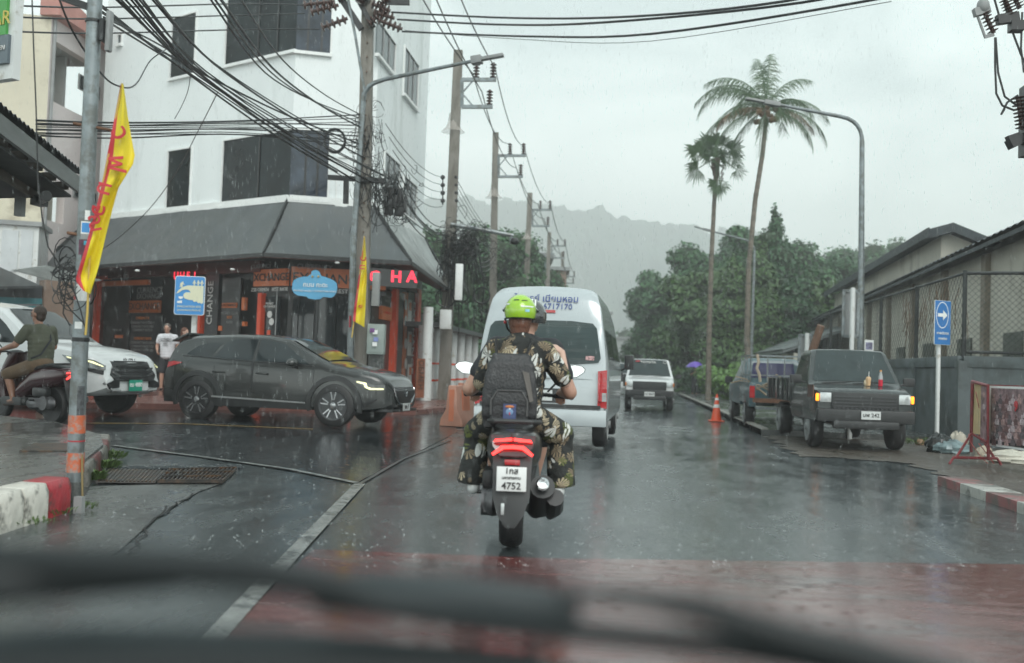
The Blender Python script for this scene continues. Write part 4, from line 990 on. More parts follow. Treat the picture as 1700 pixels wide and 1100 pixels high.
# ---- fan palm
dQ = 45.0
pp = [W(1176, 655, dQ), W(1177, 560, dQ), W(1181, 430, dQ), W(1186, 330, dQ), W(1191, 262, dQ)]
b0 = pp[0].copy(); b0.z = -.05; pp[0] = b0
FP = thing('fan_palm', 'fan palm with stiff round leaves left of the coconut palm', 'palm', b0)
palm_trunk(pp, [.13, .115, .10, .09, .13], FP, M_ptr)
crn = pp[-1]
def fan(c, az, el, pl_, r, parent):
    d0 = (Rh*cos(az)+Fh*sin(az)).normalized(); mb = MB(); dirv = d0*cos(el)+Zu*sin(el); tip = c+dirv*pl_-Vector((0, 0, .1))
    mb.tube([c, c+dirv*pl_*.5, tip], [.035, .028, .02], 5); n = -Fh+Rh*R.uniform(-.5, .5)+Zu*R.uniform(-.2, .6); n = (n-dirv*n.dot(dirv)).normalized(); side = dirv.cross(n).normalized()
    for k in range(19):
        a = -1.9+3.8*k/18; dd = (dirv*cos(a)+side*sin(a)).normalized(); L_ = r*R.uniform(.82, 1.1)*(1-.12*abs(a)/2.3); q = dd.cross(n)*r*.052
        t_ = tip+dd*L_*.6; e_ = tip+dd*L_-Vector((0, 0, r*.45*R.random()))
        mb.add([tip, t_+q+n*.02, e_, t_-q-n*.02], [(0, 1, 2, 3)])
    return mb.build('fan_leaf', M_frond, parent, world=True, smooth=0)
for az, el, pl_, r in [(3.1, .75, .75, .75), (2.7, 1.15, .75, .8), (1.6, 1.4, .8, .8), (.6, 1.15, .8, .75), (.1, .6, .8, .75), (0, .15, .7, .6), (-.1, -.45, .95, .55), (3.2, .35, .95, .7), (3.2, -.45, .95, .75), (4.9, -1.25, 1.25, .6), (4.4, -1.3, 1.0, .5), (2.1, .9, .6, .7), (3.0, .5, .35, .6), (.3, .5, .35, .6), (1.5, 1.2, .3, .65), (4.7, .2, .4, .6), (4.6, -.6, .3, .5)]:
    fan(crn, az, el, pl_, r, FP)
mb = MB()
for k in range(26): a = R.random()*6.28; z = -R.random()*1.4; mb.bar(crn+Vector((cos(a)*.17, sin(a)*.17, z)), crn+Vector((cos(a)*.3, sin(a)*.3, z+.3)), .06, .03)
mb.build('leaf_base', M_bark, FP, world=True)
# ================================================================ street furniture
def gpt(px, d):
    p = W(px, 600, d); return Vector((p.x, p.y, gz(p.x)))
# ---- right hand street lamps
def street_lamp(label, ptop, arm, d, base_px, group):
    """ptop: pixel of the bend, arm: pixel of the lamp tip"""
    T_ = W(*ptop, d); b = T_.copy(); b.z = .1; q = W(base_px, 600, d); b.x, b.y = q.x, q.y
    o = thing('street_lamp', label, 'street lamp', b, group=group); tip = W(*arm, d*.995)
    mb = MB(); r = .075
    pts = [b, b.lerp(T_, .5), T_-Vector((0, 0, .5))]; k = T_-Vector((0, 0, .5)); dirv = (tip-T_).normalized()
    for i in range(1, 7): a = i/6; pts.append((k*(1-a)**2+T_*2*a*(1-a)+(T_+dirv*.5)*a*a))
    pts.append(tip-dirv*.75)
    mb.tube(pts, [.085, .07, .055]+[.045]*6+[.033], 10); mb.build('pole', M_galv, o, world=True)
    mb = MB(); mb.cyl(b, b+Vector((0, 0, .5)), .14, n=10); mb.build('base', M_galv, o, world=True)
    mb = MB(); mb.bar(tip-dirv*.78, tip-dirv*.42, .16, .1); mb.bar(tip-dirv*.42, tip, .12, .05); mb.build('lamp_head', M_grey, o, world=True, bevel=.01)
    return o
gl_ = 'street lamps on the right pavement'
street_lamp('nearest and tallest curved street lamp behind the dark pickup', (1432, 200), (1238, 163), 23.0, 1430, gl_)
street_lamp('second street lamp crossing in front of the coconut palm trunk', (1253, 402), (1153, 376), 47.0, 1247, gl_)
street_lamp('third street lamp hidden behind the fan palm trunk', (1178, 473), (1111, 460), 72.0, 1176, gl_)
street_lamp('farthest street lamp in front of the round trees', (1150, 514), (1100, 505), 96.0, 1150, gl_)
# ---- signs
def post(o, b, t, r, mat, name='post'): return MB().cyl(b, t, r, n=12).build(name, mat, o, world=True)
M_sblue = pm('blue sign face', (.03, .16, .42), .3, var=.06); M_sblue2 = pm('bright blue sign face', (.045, .25, .58), .3, var=.06)
M_cream2 = pm('cream symbol', (.68, .68, .5), .4, var=.04)
# evacuation sign
d = 21.0; b = gpt(318, d)
ES = thing('evacuation_sign', 'blue tsunami evacuation sign with a cream wave on a white square post', 'sign', b)
zt = W(318, 460, d).z; mb = MB(); mb.box((b.x, b.y+.05, (b.z+zt)/2), (.1, .06, zt-b.z)); mb.build('post', M_white, ES, world=True)
ep = Plane(W(295, 500, d), W(340, 500, d)); a0, z1 = ep.hit(294, 458); a1, z0 = ep.hit(341, 524)
def rrect(pl, a0, a1, z0, z1, r, d0, d1, mat, parent, name):
    pts = []
    for cx, cz, s in ((a1-r, z1-r, 0), (a0+r, z1-r, pi/2), (a0+r, z0+r, pi), (a1-r, z0+r, 3*pi/2)):
        for k in range(6): t = s+pi/2*k/5; pts.append(pl.pt(cx+r*cos(t), cz+r*sin(t), d0))
    return MB().prism(pts, pl.n*(d1-d0)).build(name, mat, parent, world=True, fix=True, smooth=0)
rrect(ep, a0, a1, z0, z1, .05, .08, .1, M_trim, ES, 'border'); rrect(ep, a0+.012, a1-.012, z0+.012, z1-.012, .045, .1, .106, M_sblue2, ES, 'panel')
def shp(pl, poly, off, mat, parent, name='symbol', th=.006):
    pts = [Vector((p[0], p[1], 0)) for p in poly]; tri = geometry.tessellate_polygon([pts]); mb = MB()
    mb.add([pl.pt(p[0], p[1], off+th) for p in poly], [tuple(t) for t in tri]); 
    n = len(poly); mb.add([pl.pt(p[0], p[1], off) for p in poly]+[pl.pt(p[0], p[1], off+th) for p in poly], [(i, (i+1) % n, n+(i+1) % n, n+i) for i in range(n)])
    return mb.build(name, mat, parent, world=True, smooth=0)
def es(u, v): return (a0+(a1-a0)*u, z1-(z1-z0)*v)   # unit sign coords, v down
wave = [es(.06, .46), es(.14, .36), es(.27, .28), es(.45, .24), es(.95, .245), es(.96, .68), es(.9, .7), es(.84, .67), es(.8, .69), es(.74, .64), es(.66, .66), es(.6, .61), es(.52, .615), es(.44, .6), es(.36, .585), es(.31, .55), es(.29, .49), es(.33, .44), es(.4, .42), es(.5, .42), es(.53, .44), es(.51, .385), es(.44, .35), es(.34, .35), es(.24, .37), es(.15, .43)]
shp(ep, wave, .107, M_cream2, ES, 'wave_symbol')
for u in (.64, .77, .89):
    shp(ep, [es(u-.015, .1), es(u+.015, .1), es(u+.02, .13), es(u+.06, .18), es(u+.05, .19), es(u+.02, .165), es(u+.02, .235), es(u-.02, .235), es(u-.02, .165), es(u-.05, .19), es(u-.06, .18), es(u-.02, .13)], .107, M_cream2, ES, 'figure_symbol')
shp(ep, [es(.24, .15), es(.28, .15), es(.27, .19), es(.33, .22), es(.25, .22), es(.26, .26), es(.22, .32), es(.21, .27), es(.14, .3), es(.19, .24), es(.16, .22), es(.2, .18)], .107, M_cream2, ES, 'runner_symbol')
shp(ep, [es(.14, .53), es(.28, .53), es(.28, .57), es(.21, .6), es(.14, .57)], .107, M_trim, ES, 'house_symbol'); shp(ep, [es(.1, .65), es(.26, .63), es(.26, .7), es(.1, .7)], .107, M_trim, ES, 'house_symbol')
p = ep.pt((a0+a1)/2, z1-(z1-z0)*.785, .11); text('EVACUATION SITE', .058, M_cream2, ES, p, ep.u, ep.n, bold=.004)
p = ep.pt((a0+a1)/2, z1-(z1-z0)*.875, .11); text('จุดอพยพหลบภัยสึนามิ', .055, M_cream2, ES, p, ep.u, ep.n)
# street name sign (blue cloud shape) on its own bracket from the concrete pole
d = 22.2; sp_ = Plane(W(485, 475, d), W(560, 476, d)); b = gpt(523, d)
SN = thing('street_name_sign', 'light blue cloud shaped street name sign in front of the exchange shop', 'sign', b)
M_sky = pm('light blue sign', (.09, .32, .52), .35, var=.08)
def sn(px, py): return sp_.hit(px, py)
prof = [(486, 470), (488, 465), (493, 462), (499, 460), (504, 459), (511, 459), (513, 457), (517, 455), (517, 451), (520, 449), (524, 448), (528, 449), (531, 452), (532, 455), (534, 458), (538, 459), (544, 461), (549, 463), (555, 466), (559, 470), (560, 477), (559, 485), (555, 491), (550, 494), (542, 493), (536, 493), (532, 496), (523, 497), (512, 495), (509, 492), (501, 491), (494, 490), (488, 486), (485, 480)]
shp(sp_, [sn(*q) for q in prof], 0, M_sky, SN, 'panel', .02)
cx_, cz_ = sn(523, 473)
shp(sp_, [(cx_+(sn(*q)[0]-cx_)*1.03, cz_+(sn(*q)[1]-cz_)*1.05) for q in prof], -.012, M_blkp, SN, 'rim', .01)
a, z = sn(524, 473); text('ถนน กะตะ', .135, M_trim, SN, sp_.pt(a, z, .03), sp_.u, sp_.n, bold=.006)
a, z = sn(523, 483); text('เชื่อมโยงสู่ ถนนปฏัก / CONNECTING ROAD', .05, M_trim, SN, sp_.pt(a, z, .03), sp_.u, sp_.n)
for q in (519, 529):
    a, z = sn(q, 459); MB().ell(sp_.pt(a, z, .03), .025, nu=8, nv=6).build('ornament', pm('gold ornament', (.4, .3, .1), .4), SN, world=True)
mb = MB(); mb.cyl(b, (b.x, b.y, W(523, 455, d).z), .04, n=10)
mb.build('post', M_blkp, SN, world=True)
# one way sign on the right
d = 18.5; b = gpt(1561, d); b.z = 0
OW = thing('arrow_sign', 'tall blue sign with a white circled arrow on a white pole by the grey wall', 'sign', b)
zt = W(1561, 500, d).z; b_ = b+Fh*.09; mb = MB(); mb.cyl(b_, (b_.x, b_.y, zt), .04, n=12); mb.build('post', M_white, OW, world=True)
op = Plane(W(1548, 540, d), W(1573, 540, d)+Fh*.12); x0, zt_ = op.hit(1548, 498); x1, zb_ = op.hit(1573, 573)
rrect(op, x0, x1, zb_, zt_, .015, .045, .06, M_trim, OW, 'border'); rrect(op, x0+.006, x1-.006, zb_+.006, zt_-.006, .012, .06, .065, M_sblue, OW, 'panel')
ac, ah = op.hit(1560, 523); mb = MB(); R_ = (x1-x0)*.4
ringp = [(ac+R_*cos(t)*.98, ah+R_*1.55*sin(t)) for t in [2*pi*i/24 for i in range(24)]]; rin = [(ac+R_*cos(t)*.9, ah+R_*1.45*sin(t)) for t in [2*pi*i/24 for i in range(24)]]
mb.add([op.pt(*q, .0655) for q in ringp]+[op.pt(*q, .0655) for q in rin], [(i, (i+1) % 24, 24+(i+1) % 24, 24+i) for i in range(24)]); mb.build('ring_symbol', M_trim, OW, world=True)
s_ = R_*.75; shp(op, [(ac-s_, ah-.03), (ac+s_*.1, ah-.03), (ac+s_*.1, ah-.09), (ac+s_, ah), (ac+s_*.1, ah+.09), (ac+s_*.1, ah+.03), (ac-s_, ah+.03)], .066, M_trim, OW, 'arrow_symbol')
a, z = op.hit(1560, 553); text('ทางเดินรถ', .07, M_trim, OW, op.pt(a, z, .07), op.u, op.n); a, z = op.hit(1560, 562); text('ทางเดียว', .06, M_trim, OW, op.pt(a, z, .07), op.u, op.n)
# back of a big sign beside the lamp, small board and little poster
def backsign(label, cat, px0, px1, py0, py1, d, postpx, rot=0.0, name='road_sign'):
    b = gpt((px0+px1)/2, d); b.z = .1; o = thing(name, label, cat, b); pl = Plane(W(px0, 520, d), W(px1, 520, d+rot))
    a0, z1 = pl.hit(px0, py0); a1, z0 = pl.hit(px1, py1); mb = MB(); pl.sbox(mb, a0, a1, z0, z1, 0, .02); mb.build('panel', M_grey, o, world=True)
    mb = MB()
    for q in ((a0, a1, z0, z0+.06), (a0, a1, z1-.06, z1), (a0, a0+.06, z0, z1), (a1-.06, a1, z0, z1)): pl.sbox(mb, *q, .02, .05)
    mb.build('frame', M_galv, o, world=True)
    p = W(postpx, py0, d-.2); post(o, (p.x, p.y, .0), (p.x, p.y, z1+.02), .05, M_white); return o
backsign('grey back of a tall road sign on a white post beside the nearest street lamp', 'sign', 1398, 1425, 480, 561, 21.5, 1416, 0)
backsign('small pale grey board left of the tilted log', 'sign', 1325, 1349, 554, 600, 25, 1340, 0)
b = gpt(1442, 22.6); o = thing('small_poster', 'small coloured poster fixed to the fence behind the dark pickup', 'poster', b+Vector((0, 0, 1.4))); pl = Plane(W(1435, 570, 22.6), W(1450, 570, 22.6))
mb = MB(); pl.rect(mb, 1435, 564, 1450, 600, 0, .01); mb.build('sheet', M_trim, o, world=True); mb = MB(); pl.rect(mb, 1437, 568, 1448, 580, .01, .015); mb.build('picture', pm('poster print', (.2, .2, .3), .5, var=.9, vs=12), o, world=True)
# ---- galvanised pole with the flag on the left
bz = G(122, 838, 0)
t0 = W(158, -60, 8.1)
GP = thing('galvanized_pole', 'galvanized roadside pole with stickers and orange bands at the left kerb', 'pole', bz)
d0 = prj(bz)[2]
tp = W(161, -80, d0*1.0); ax = (tp-bz)
def onp(py): # point on the pole axis seen at image row py
    best = min(range(400), key=lambda k: abs(prj(bz+ax*(k/399))[1]-py)); return bz+ax*(best/399)
mb = MB(); mb.tube([bz-Vector((0, 0, .1)), onp(500), tp], [.060, .057, .052], 16); mb.build('shaft', M_galv, GP, world=True)
mb = MB(); mb.cyl(bz-Vector((0, 0, .05)), onp(800), .070, .064, 16); mb.build('concrete_collar', M_conc, GP, world=True)
M_ost = pm('faded orange band', (.5, .12, .05), .45, var=.25, vs=12, dirt=(.28, .27, .25), dirts=14, dirtamt=.5)
for y0, y1, m, rr in ((688, 719, M_ost, .0615), (750, 782, M_ost, .0625), (730, 733, M_kred, .063), (488, 497, pm('sticker red', (.4, .05, .05), .4), .059)):
    MB().cyl(onp(y1), onp(y0), rr, n=16).build('paint_band' if m is M_ost else 'tape', m, GP, world=True)
def sticker(y0, y1, a0, a1, mat, r=.0602):
    p, q = onp(y1), onp(y0); z = (q-p); vd = (CAM-p); vd.z = 0; vd.normalize(); sdv = Vector((-vd.y, vd.x, 0)); mb = MB(); Gd = []
    for i in range(7):
        a = a0+(a1-a0)*i/6; o_ = vd*cos(a)+sdv*sin(a); Gd.append([p+o_*r, p+o_*r+z])
    mb.grid(Gd); return mb.build('sticker', mat, GP, world=True)
sticker(368, 390, -.5, .6, M_trim); sticker(371, 386, -.4, .5, M_sblue2, .0608)
sticker(390, 398, -.5, .7, M_grey); sticker(398, 424, -.7, .9, pm('dark sticker', (.1, .03, .06), .4, var=.8, vs=20)); sticker(400, 408, -.1, .9, pm('teal sticker', (.05, .3, .4), .4, var=.5, vs=30), .0608)
sticker(424, 442, -.3, .8, M_blkp); sticker(473, 500, -.8, 1.1, M_white, .0608); sticker(534, 545, -.8, .1, M_trim); sticker(640, 688, -.1, .8, pm('black sticker', (.06, .065, .07), .5, var=.7, vs=30))
sticker(350, 366, -.1, .5, M_trim)
for y in (35, 563): MB().cyl(onp(y+3), onp(y-3), .062, n=16).build('clamp', M_blkp, GP, world=True)
mb = MB(); p = onp(50); mb.box(p+Rh*.115, (.035, .06, .30)); mb.build('control_box', M_grey, GP, world=True, bevel=.01)
mb = MB(); mb.box(p+Rh*.08, (.03, .1, .16)); mb.bar(onp(16)+Rh*.02, onp(-10)-Rh*.35+Zu*.0, .03, .05); mb.build('bracket', M_blkp, GP, world=True)
mb = MB(); mb.cyl(onp(206)-Rh*.12, onp(214)+Rh*.16, .012, n=6); mb.cyl(onp(388)-Rh*.13, onp(392)+Rh*.02, .012, n=6); mb.build('step_bolt', M_rust, GP, world=True)
# yellow conduit at the pole foot
o = thing('yellow_conduit', 'thin yellow conduit with a grey cap at the foot of the galvanized pole', 'conduit', G(136, 845))
mb = MB(); mb.tube([G(137, 845), W(136, 745, d0), W(137, 700, d0)], .008, 8); mb.build('tube', pm('yellow conduit', (.17, .12, .035), .5, var=.3), o, world=True)
mb = MB(); q = G(131, 850); mb.box(q+Vector((0, 0, .05)), (.06, .05, .12)); mb.build('cap', M_grey, o, world=True)
# cable tangle on the pole
R = random.Random(11); mb = MB()
cc = [W(112, 452, d0), W(122, 470, d0)]
for k in range(22):
    c = cc[k % 2]+Vector((R.uniform(-.06, .06), R.uniform(-.06, .06), R.uniform(-.1, .1))); r = R.uniform(.05, .12); n = 12; a0_ = R.random()*6
    nn = Vector((R.gauss(0, .5), -1, R.gauss(0, .5))).normalized(); x = nn.cross(Zu).normalized(); y = nn.cross(x)
    mb.tube([c+x*r*cos(a0_+i/n*5)+y*r*1.3*sin(a0_+i/n*5) for i in range(n)], .004, 4)
for pts in ([(104, 455), (98, 475), (104, 495), (118, 515), (138, 535), (144, 548)], [(112, 460), (108, 490), (105, 520), (116, 540)], [(116, 455), (122, 480), (134, 515), (142, 545), (140, 556)], [(63, 300), (70, 360), (80, 410), (100, 440), (116, 450)], [(53, -10), (56, 80), (60, 180), (62, 260), (64, 320)]):
    mb.tube([W(*q, d0-.12) for q in pts], .0055, 5)
tag(mb.build('cable_tangle', M_rub, None, world=True, loc=cc[0]), 'loops of black cable tangled at mid height on the galvanized pole', 'cables', kind='stuff')
# flags
M_yel = pm('yellow flag cloth', (.72, .58, .02), .6, var=.08, vs=3, dirt=(.5, .38, .02), dirts=3, dirtamt=.2); M_fred = pm('red flag cloth', (.5, .03, .04), .55, var=.1)
M_fpole = pm('yellow flag pole', (.5, .35, .08), .5)
def flag(label, L_, Rr, d, polepts, chars, rows=26, wob=.03):
    """L_, Rr: matched pixel outlines of the hoist side and the free side from top to bottom"""
    def at(P, f):
        q = f*(len(P)-1); i = min(int(q), len(P)-2); t = q-i; return (P[i][0]*(1-t)+P[i+1][0]*t, P[i][1]*(1-t)+P[i+1][1]*t)
    o = thing('flag', label, 'flag', W(*L_[-1], d)); Gd = []; Gr = []; fn = {}
    def pt(f, v):
        a, b = at(L_, f), at(Rr, f); px, py = a[0]*(1-v)+b[0]*v, a[1]*(1-v)+b[1]*v
        return W(px, py, d+wob*sin(v*7+f*5)*(.4+v)+wob*.5*sin(f*23+v*3))
    HM = .22
    for i in range(rows+1):
        f = i/rows; Gd.append([pt(f, HM+(1-HM)*j/12) for j in range(13)]); Gr.append([pt(f, HM*j/3) for j in range(4)])
    def two(g): 
        mb = MB(); mb.grid(g); mb.grid([[q+Fd*.003 for q in r] for r in g][::-1]); return mb
    two(Gd).build('cloth', M_yel, o, world=True, smooth=80); two(Gr).build('red_hem', M_fred, o, world=True, smooth=80)
    mb = MB(); mb.tube([W(*q, d+.02) for q in polepts], .008 if d < 10 else .015, 8); mb.build('flag_pole', M_fpole, o, world=True)
    for ch, f, v, sz, rot in chars:
        c = pt(f, v)-Fd*(wob*.9+.01); u = (pt(f+.06, v)-pt(f-.06, v)).normalized(); u = (u*cos(rot)+Rh*sin(rot)).normalized()
        nrm = -Fd; nrm = (nrm-u*nrm.dot(u)).normalized(); text(ch, sz, M_fred, o, c, u, nrm, bold=.012)
    return o
flag('large yellow vegetarian festival flag with a red hem tied to the galvanized pole',
     [(200, 140), (188, 205), (177, 262), (166, 320), (150, 380), (137, 425), (125, 465), (138, 482)], [(205, 140), (213, 200), (225, 265), (196, 312), (187, 345), (177, 385), (163, 445), (150, 488)], 7.15,
     [(203, 138), (178, 270), (150, 400), (145, 520), (142, 556)], [('ว', .19, .55, .17, .5), ('ฟ', .31, .45, .18, .1), ('ม', .42, .34, .16, 0), ('จ', .52, .34, .16, 0), ('ณ', .58, .34, .14, .4)])
# ---- concrete poles
def cpole(label, bt, tt, d, w0, w1, group, name='utility_pole'):
    b = W(bt[0], 600, d); b.z = gz(b.x); T_ = W(*tt, d)
    q = W(*bt, d); k = (b.z-T_.z)/(q.z-T_.z); b = T_+(q-T_)*k
    o = thing(name, label, 'utility pole', b, group=group); mb = MB()
    V = []
    for p, w_ in ((b, w0), (T_, w1)):
        h = w_/2; V += [p+Rh*sx_*h+Fh*sy_*h for sx_, sy_ in ((-1, -1), (1, -1), (1, 1), (-1, 1))]
    mb.add(V, [(0, 1, 2, 3), (4, 7, 6, 5), (0, 4, 5, 1), (1, 5, 6, 2), (2, 6, 7, 3), (3, 7, 4, 0)]); mb.build('shaft', M_pole, o, world=True, bevel=.02, fix=True); return o, b, T_
gp_ = 'concrete utility poles on the left'
dC = 22.5
CO, cb, ct = cpole('concrete utility pole carrying the knot of wires in front of the white building', (598, 640), (612, -40), dC, .33, .24, gp_)
def onC(py, dx=0, dd=0):
    f = None; best = min(range(500), key=lambda k: abs(prj(cb+(ct-cb)*(k/499))[1]-py)); p = cb+(ct-cb)*(best/499); return p+Rh*dx*dC/FPX+Fh*dd
for y in range(50, 420, 24): MB().cyl(onC(y, 2), onC(y, 2)+(-Fh)*.2, .012, n=6).build('pole_bolt', M_rust, CO, world=True)
# galvanised tube strapped to it with the lamp arm
mb = MB(); pts = [onC(660, -15, -.25), onC(400, -13, -.25), onC(200, -3, -.25), onC(160, -1, -.25), W(612, 143, dC-.3), W(622, 137, dC-.3), W(640, 131, dC-.4), W(790, 100, dC-1.2)]
mb.tube(pts, [.085, .07, .055, .055, .05, .05, .045, .035], 10); mb.build('lamp_arm', M_galv, CO, world=True)
mb = MB(); mb.bar(W(783, 101, dC-1.2), W(800, 98, dC-1.25), .2, .16); mb.bar(W(798, 98, dC-1.25), W(836, 91, dC-1.35), .14, .07); mb.build('lamp_head', M_grey, CO, world=True, bevel=.015)
mb = MB()
for A_, B_, w_ in (((563, -8), (600, 48), .13), ((596, -10), (614, 0), .1), ((592, -5), (620, 45), .1), ((545, 294), (640, 300), .1), ((575, 296), (574, 338), .1), ((640, 3), (680, 4), .1)): MB().bar(W(*A_, dC-.2), W(*B_, dC-.2), w_, w_).build('crossarm', M_blkp, CO, world=True)
mb = MB(); mb.tube([W(577, -6, dC-.3), W(590, 60, dC-.3), W(605, 150, dC-.3)], .03, 6); mb.build('stay_rod', M_galv, CO, world=True)
def insul(a, b, n, r, name, parent):
    a, b = Vector(a), Vector(b); mb = MB(); ax_ = (b-a); L_ = ax_.length; prof = []
    for i in range(n):
        z = L_*i/n; prof += [(r*.35, z), (r, z+L_/n*.25), (r*.85, z+L_/n*.5), (r*.35, z+L_/n*.6)]
    prof.append((r*.35, L_)); mb.lathe(prof, 10, a, ax_); return mb.build(name, M_ins, parent, world=True)
for (x0, y0), (x1, y1) in (((503, 8), (556, 2)), ((515, 20), (562, 8)), ((533, 46), (577, 30)), ((618, 6), (648, 18)), ((620, 20), (655, 30)), ((628, 33), (668, 48)), ((596, 6), (604, -8)), ((560, -2), (585, -10)), ((612, 40), (640, 14)), ((630, 10), (645, -5))):
    insul(W(x0, y0, dC-.3), W(x1, y1, dC-.3), 5, .11, 'insulator', CO)
# faded lower stickers + red tape
mb = MB(); mb.bar(onC(545, -14, -.36), onC(525, -14, -.36), .02, .16); mb.build('tape', M_kred, CO, world=True)
# flag on the concrete pole
flag('narrow yellow flag with a red hem tied to the concrete utility pole', [(605, 395), (600, 430), (594, 470), (588, 510), (586, 532)], [(606, 395), (608, 430), (609, 455), (607, 500), (605, 543)], dC-.6, [(605, 392), (592, 500), (584, 560)],
     [('ว', .25, .5, .22, 0), ('ม', .35, .45, .2, 0), ('จ', .78, .6, .14, 0)], wob=.05)
# wire knot
R = random.Random(21)
mb = MB(); rb = MB()
def scrib(mb, c, spread, r, n=10, turns=1.0, rad=(.1, .35)):
    c = c+Vector((R.gauss(0, spread[0]), R.gauss(0, .1), R.gauss(0, spread[1]))); q = R.uniform(*rad); a0_ = R.random()*6.28; ex = R.uniform(.4, 1.6)
    nn = Vector((R.gauss(0, .7), -1, R.gauss(0, .3))).normalized(); x = nn.cross(Zu).normalized(); y = nn.cross(x)
    mb.tube([c+x*q*cos(a0_+i/n*5.5*turns)+y*q*ex*sin(a0_+i/n*5.5*turns)+Vector((R.uniform(-.02, .02), 0, R.uniform(-.02, .02))) for i in range(n)], r, 4)
for k in range(70): scrib(mb, onC(250), (.14, .5), .006, rad=(.05, .2))
for k in range(70): scrib(mb, W(652, 325, dC+.6), (.2, .35), .007, rad=(.06, .22))
for k in range(60):
    p = onC(R.uniform(190, 330), R.uniform(-16, 30), -.15); mb.tube([p, p+Vector((R.uniform(-.15, .15), 0, -.4)), p+Vector((R.uniform(-.2, .2), 0, -R.uniform(.4, .9)))], .006, 4)
for k in range(40):
    p = W(R.uniform(620, 680), R.uniform(280, 330), dC+.5); q = p+Vector((R.uniform(-.2, .3), 0, -R.uniform(.2, .9))); mb.tube([p, p.lerp(q, .5)+Vector((R.uniform(-.1, .1), 0, 0)), q], .009, 4)
tag(mb.build('wire_knot', M_rub, None, world=True, loc=onC(250)), 'dense knot of black wires hanging on the concrete utility pole', 'cables', kind='stuff')
for k in range(9):
    p = W(R.uniform(640, 668), R.uniform(318, 352), dC+.55); rb.box(p, (.2, .12, .28))
tag(rb.build('splice_box', M_blkp, None, world=True, loc=W(650, 335, dC+.55), bevel=.03), 'black splice closures hanging in the wire knot right of the concrete pole', 'splice box')
mb = MB(); n = 40
for j in range(7):
    c = W(556, 233, dC-.4)+Vector((R.uniform(-.02, .02), R.uniform(-.05, .05), R.uniform(-.02, .02))); mb.tube([c+Rh*.22*cos(2*pi*i/n)+Zu*.25*sin(2*pi*i/n) for i in range(n+1)], .013, 5)
tag(mb.build('cable_coil', M_rub, None, world=True, loc=W(556, 233, dC-.4)), 'round coil of black cable hanging left of the concrete pole', 'cable coil')
# poles further along the road
def brackets(o, T_, b, d, py1, py2, px1, px2, s):
    """two arms with pin insulators on the road side"""
    mb = MB(); kk = MB()
    for (xa, xb, y) in ((px1, px2, py1), (px1, px2-s*20/22*1.0*0-6*s, py2)):
        A_, B_ = W(xa, y, d-.1), W(xb, y, d-.1); mb.bar(A_, B_, .1, .1)
        if y == py1: tops_ = [(W(px1+(px2-px1)*.42, y, d-.1)), B_-Rh*.1]
        else: tops_ = [B_-Rh*.1]
        for q in tops_: insul(q+Zu*.05, q+Zu*.5*1.0+Zu*.0, 5, .1, 'insulator', o)
    mb.bar(W(px1+1, py1, d-.1), W(px1+1, py2, d-.1), .09, .09)
    mb.bar(W(px1+(px2-px1)*.35, py1, d-.1), W(px1+1, (py1+py2)/2, d-.1), .04, .04); mb.bar(W(px1+1, (py1+py2)/2, d-.1), W(px1+(px2-px1)*.35, py2, d-.1), .04, .04)
    mb.build('bracket', M_galv, o, world=True)
def guard(o, px, py, d, r):
    mb = MB(); p = W(px, py, d); prof = [(r, 0), (r*.8, r*.15), (r*.55, r*.45), (r*.42, r*.9), (r*.37, r*1.5)]
    V = [(x, z) for x, z in prof]; mb.lathe(V, 20, p, (0, 0, 1)); mb.f = mb.f[:-2]; mb.m = mb.m[:-2]
    mb.build('cone_guard', pm('faded cone guard', (.6, .55, .5), .4, var=.1, alpha=.35), o, world=True)
Pp = {}
o, b, T_ = cpole('second utility pole with two cross arms and hanging cable bundles', (741, 560), (761, 84), 30.0, .36, .26, gp_); Pp[2] = (o, T_)
brackets(o, T_, b, 30.0, 132, 177, 766, 824, 1); guard(o, 752, 219, 30, .36)
for q in (60, 92): pass
o2 = o
o, b, T_ = cpole('third utility pole in line along the left of the road', (817, 560), (823, 220), 41.0, .33, .24, gp_); Pp[3] = (o, T_)
brackets(o, T_, b, 41.0, 258, 293, 827, 873, .8); guard(o, 820, 328, 41, .36)
o, b, T_ = cpole('fourth utility pole in line along the left of the road', (870, 560), (880, 320), 55.0, .36, .26, gp_); Pp[4] = (o, T_)
brackets(o, T_, b, 55.0, 348, 375, 883, 916, .6); guard(o, 875, 398, 55, .36)
o, b, T_ = cpole('fifth utility pole in line along the left of the road', (906, 560), (912, 385), 74.0, .36, .26, gp_); brackets(o, T_, b, 74.0, 408, 428, 915, 940, .4)
o, b, T_ = cpole('sixth and farthest utility pole on the left of the road', (933, 560), (934, 418), 92.0, .34, .26, gp_); brackets(o, T_, b, 92.0, 459, 470, 936, 955, .3)
for xs in ((735, -1), (757, 1)):
    mb = MB()
    for i in range(4):
        p = W(xs[0], 294+i*13, 29.9); mb.ell(p, (.07, .07, .07), nu=8, nv=6)
    mb.cyl(W(xs[0], 290, 29.9), W(xs[0], 340, 29.9), .02, n=6); mb.build('insulator_rack', M_blkp, o2, world=True)
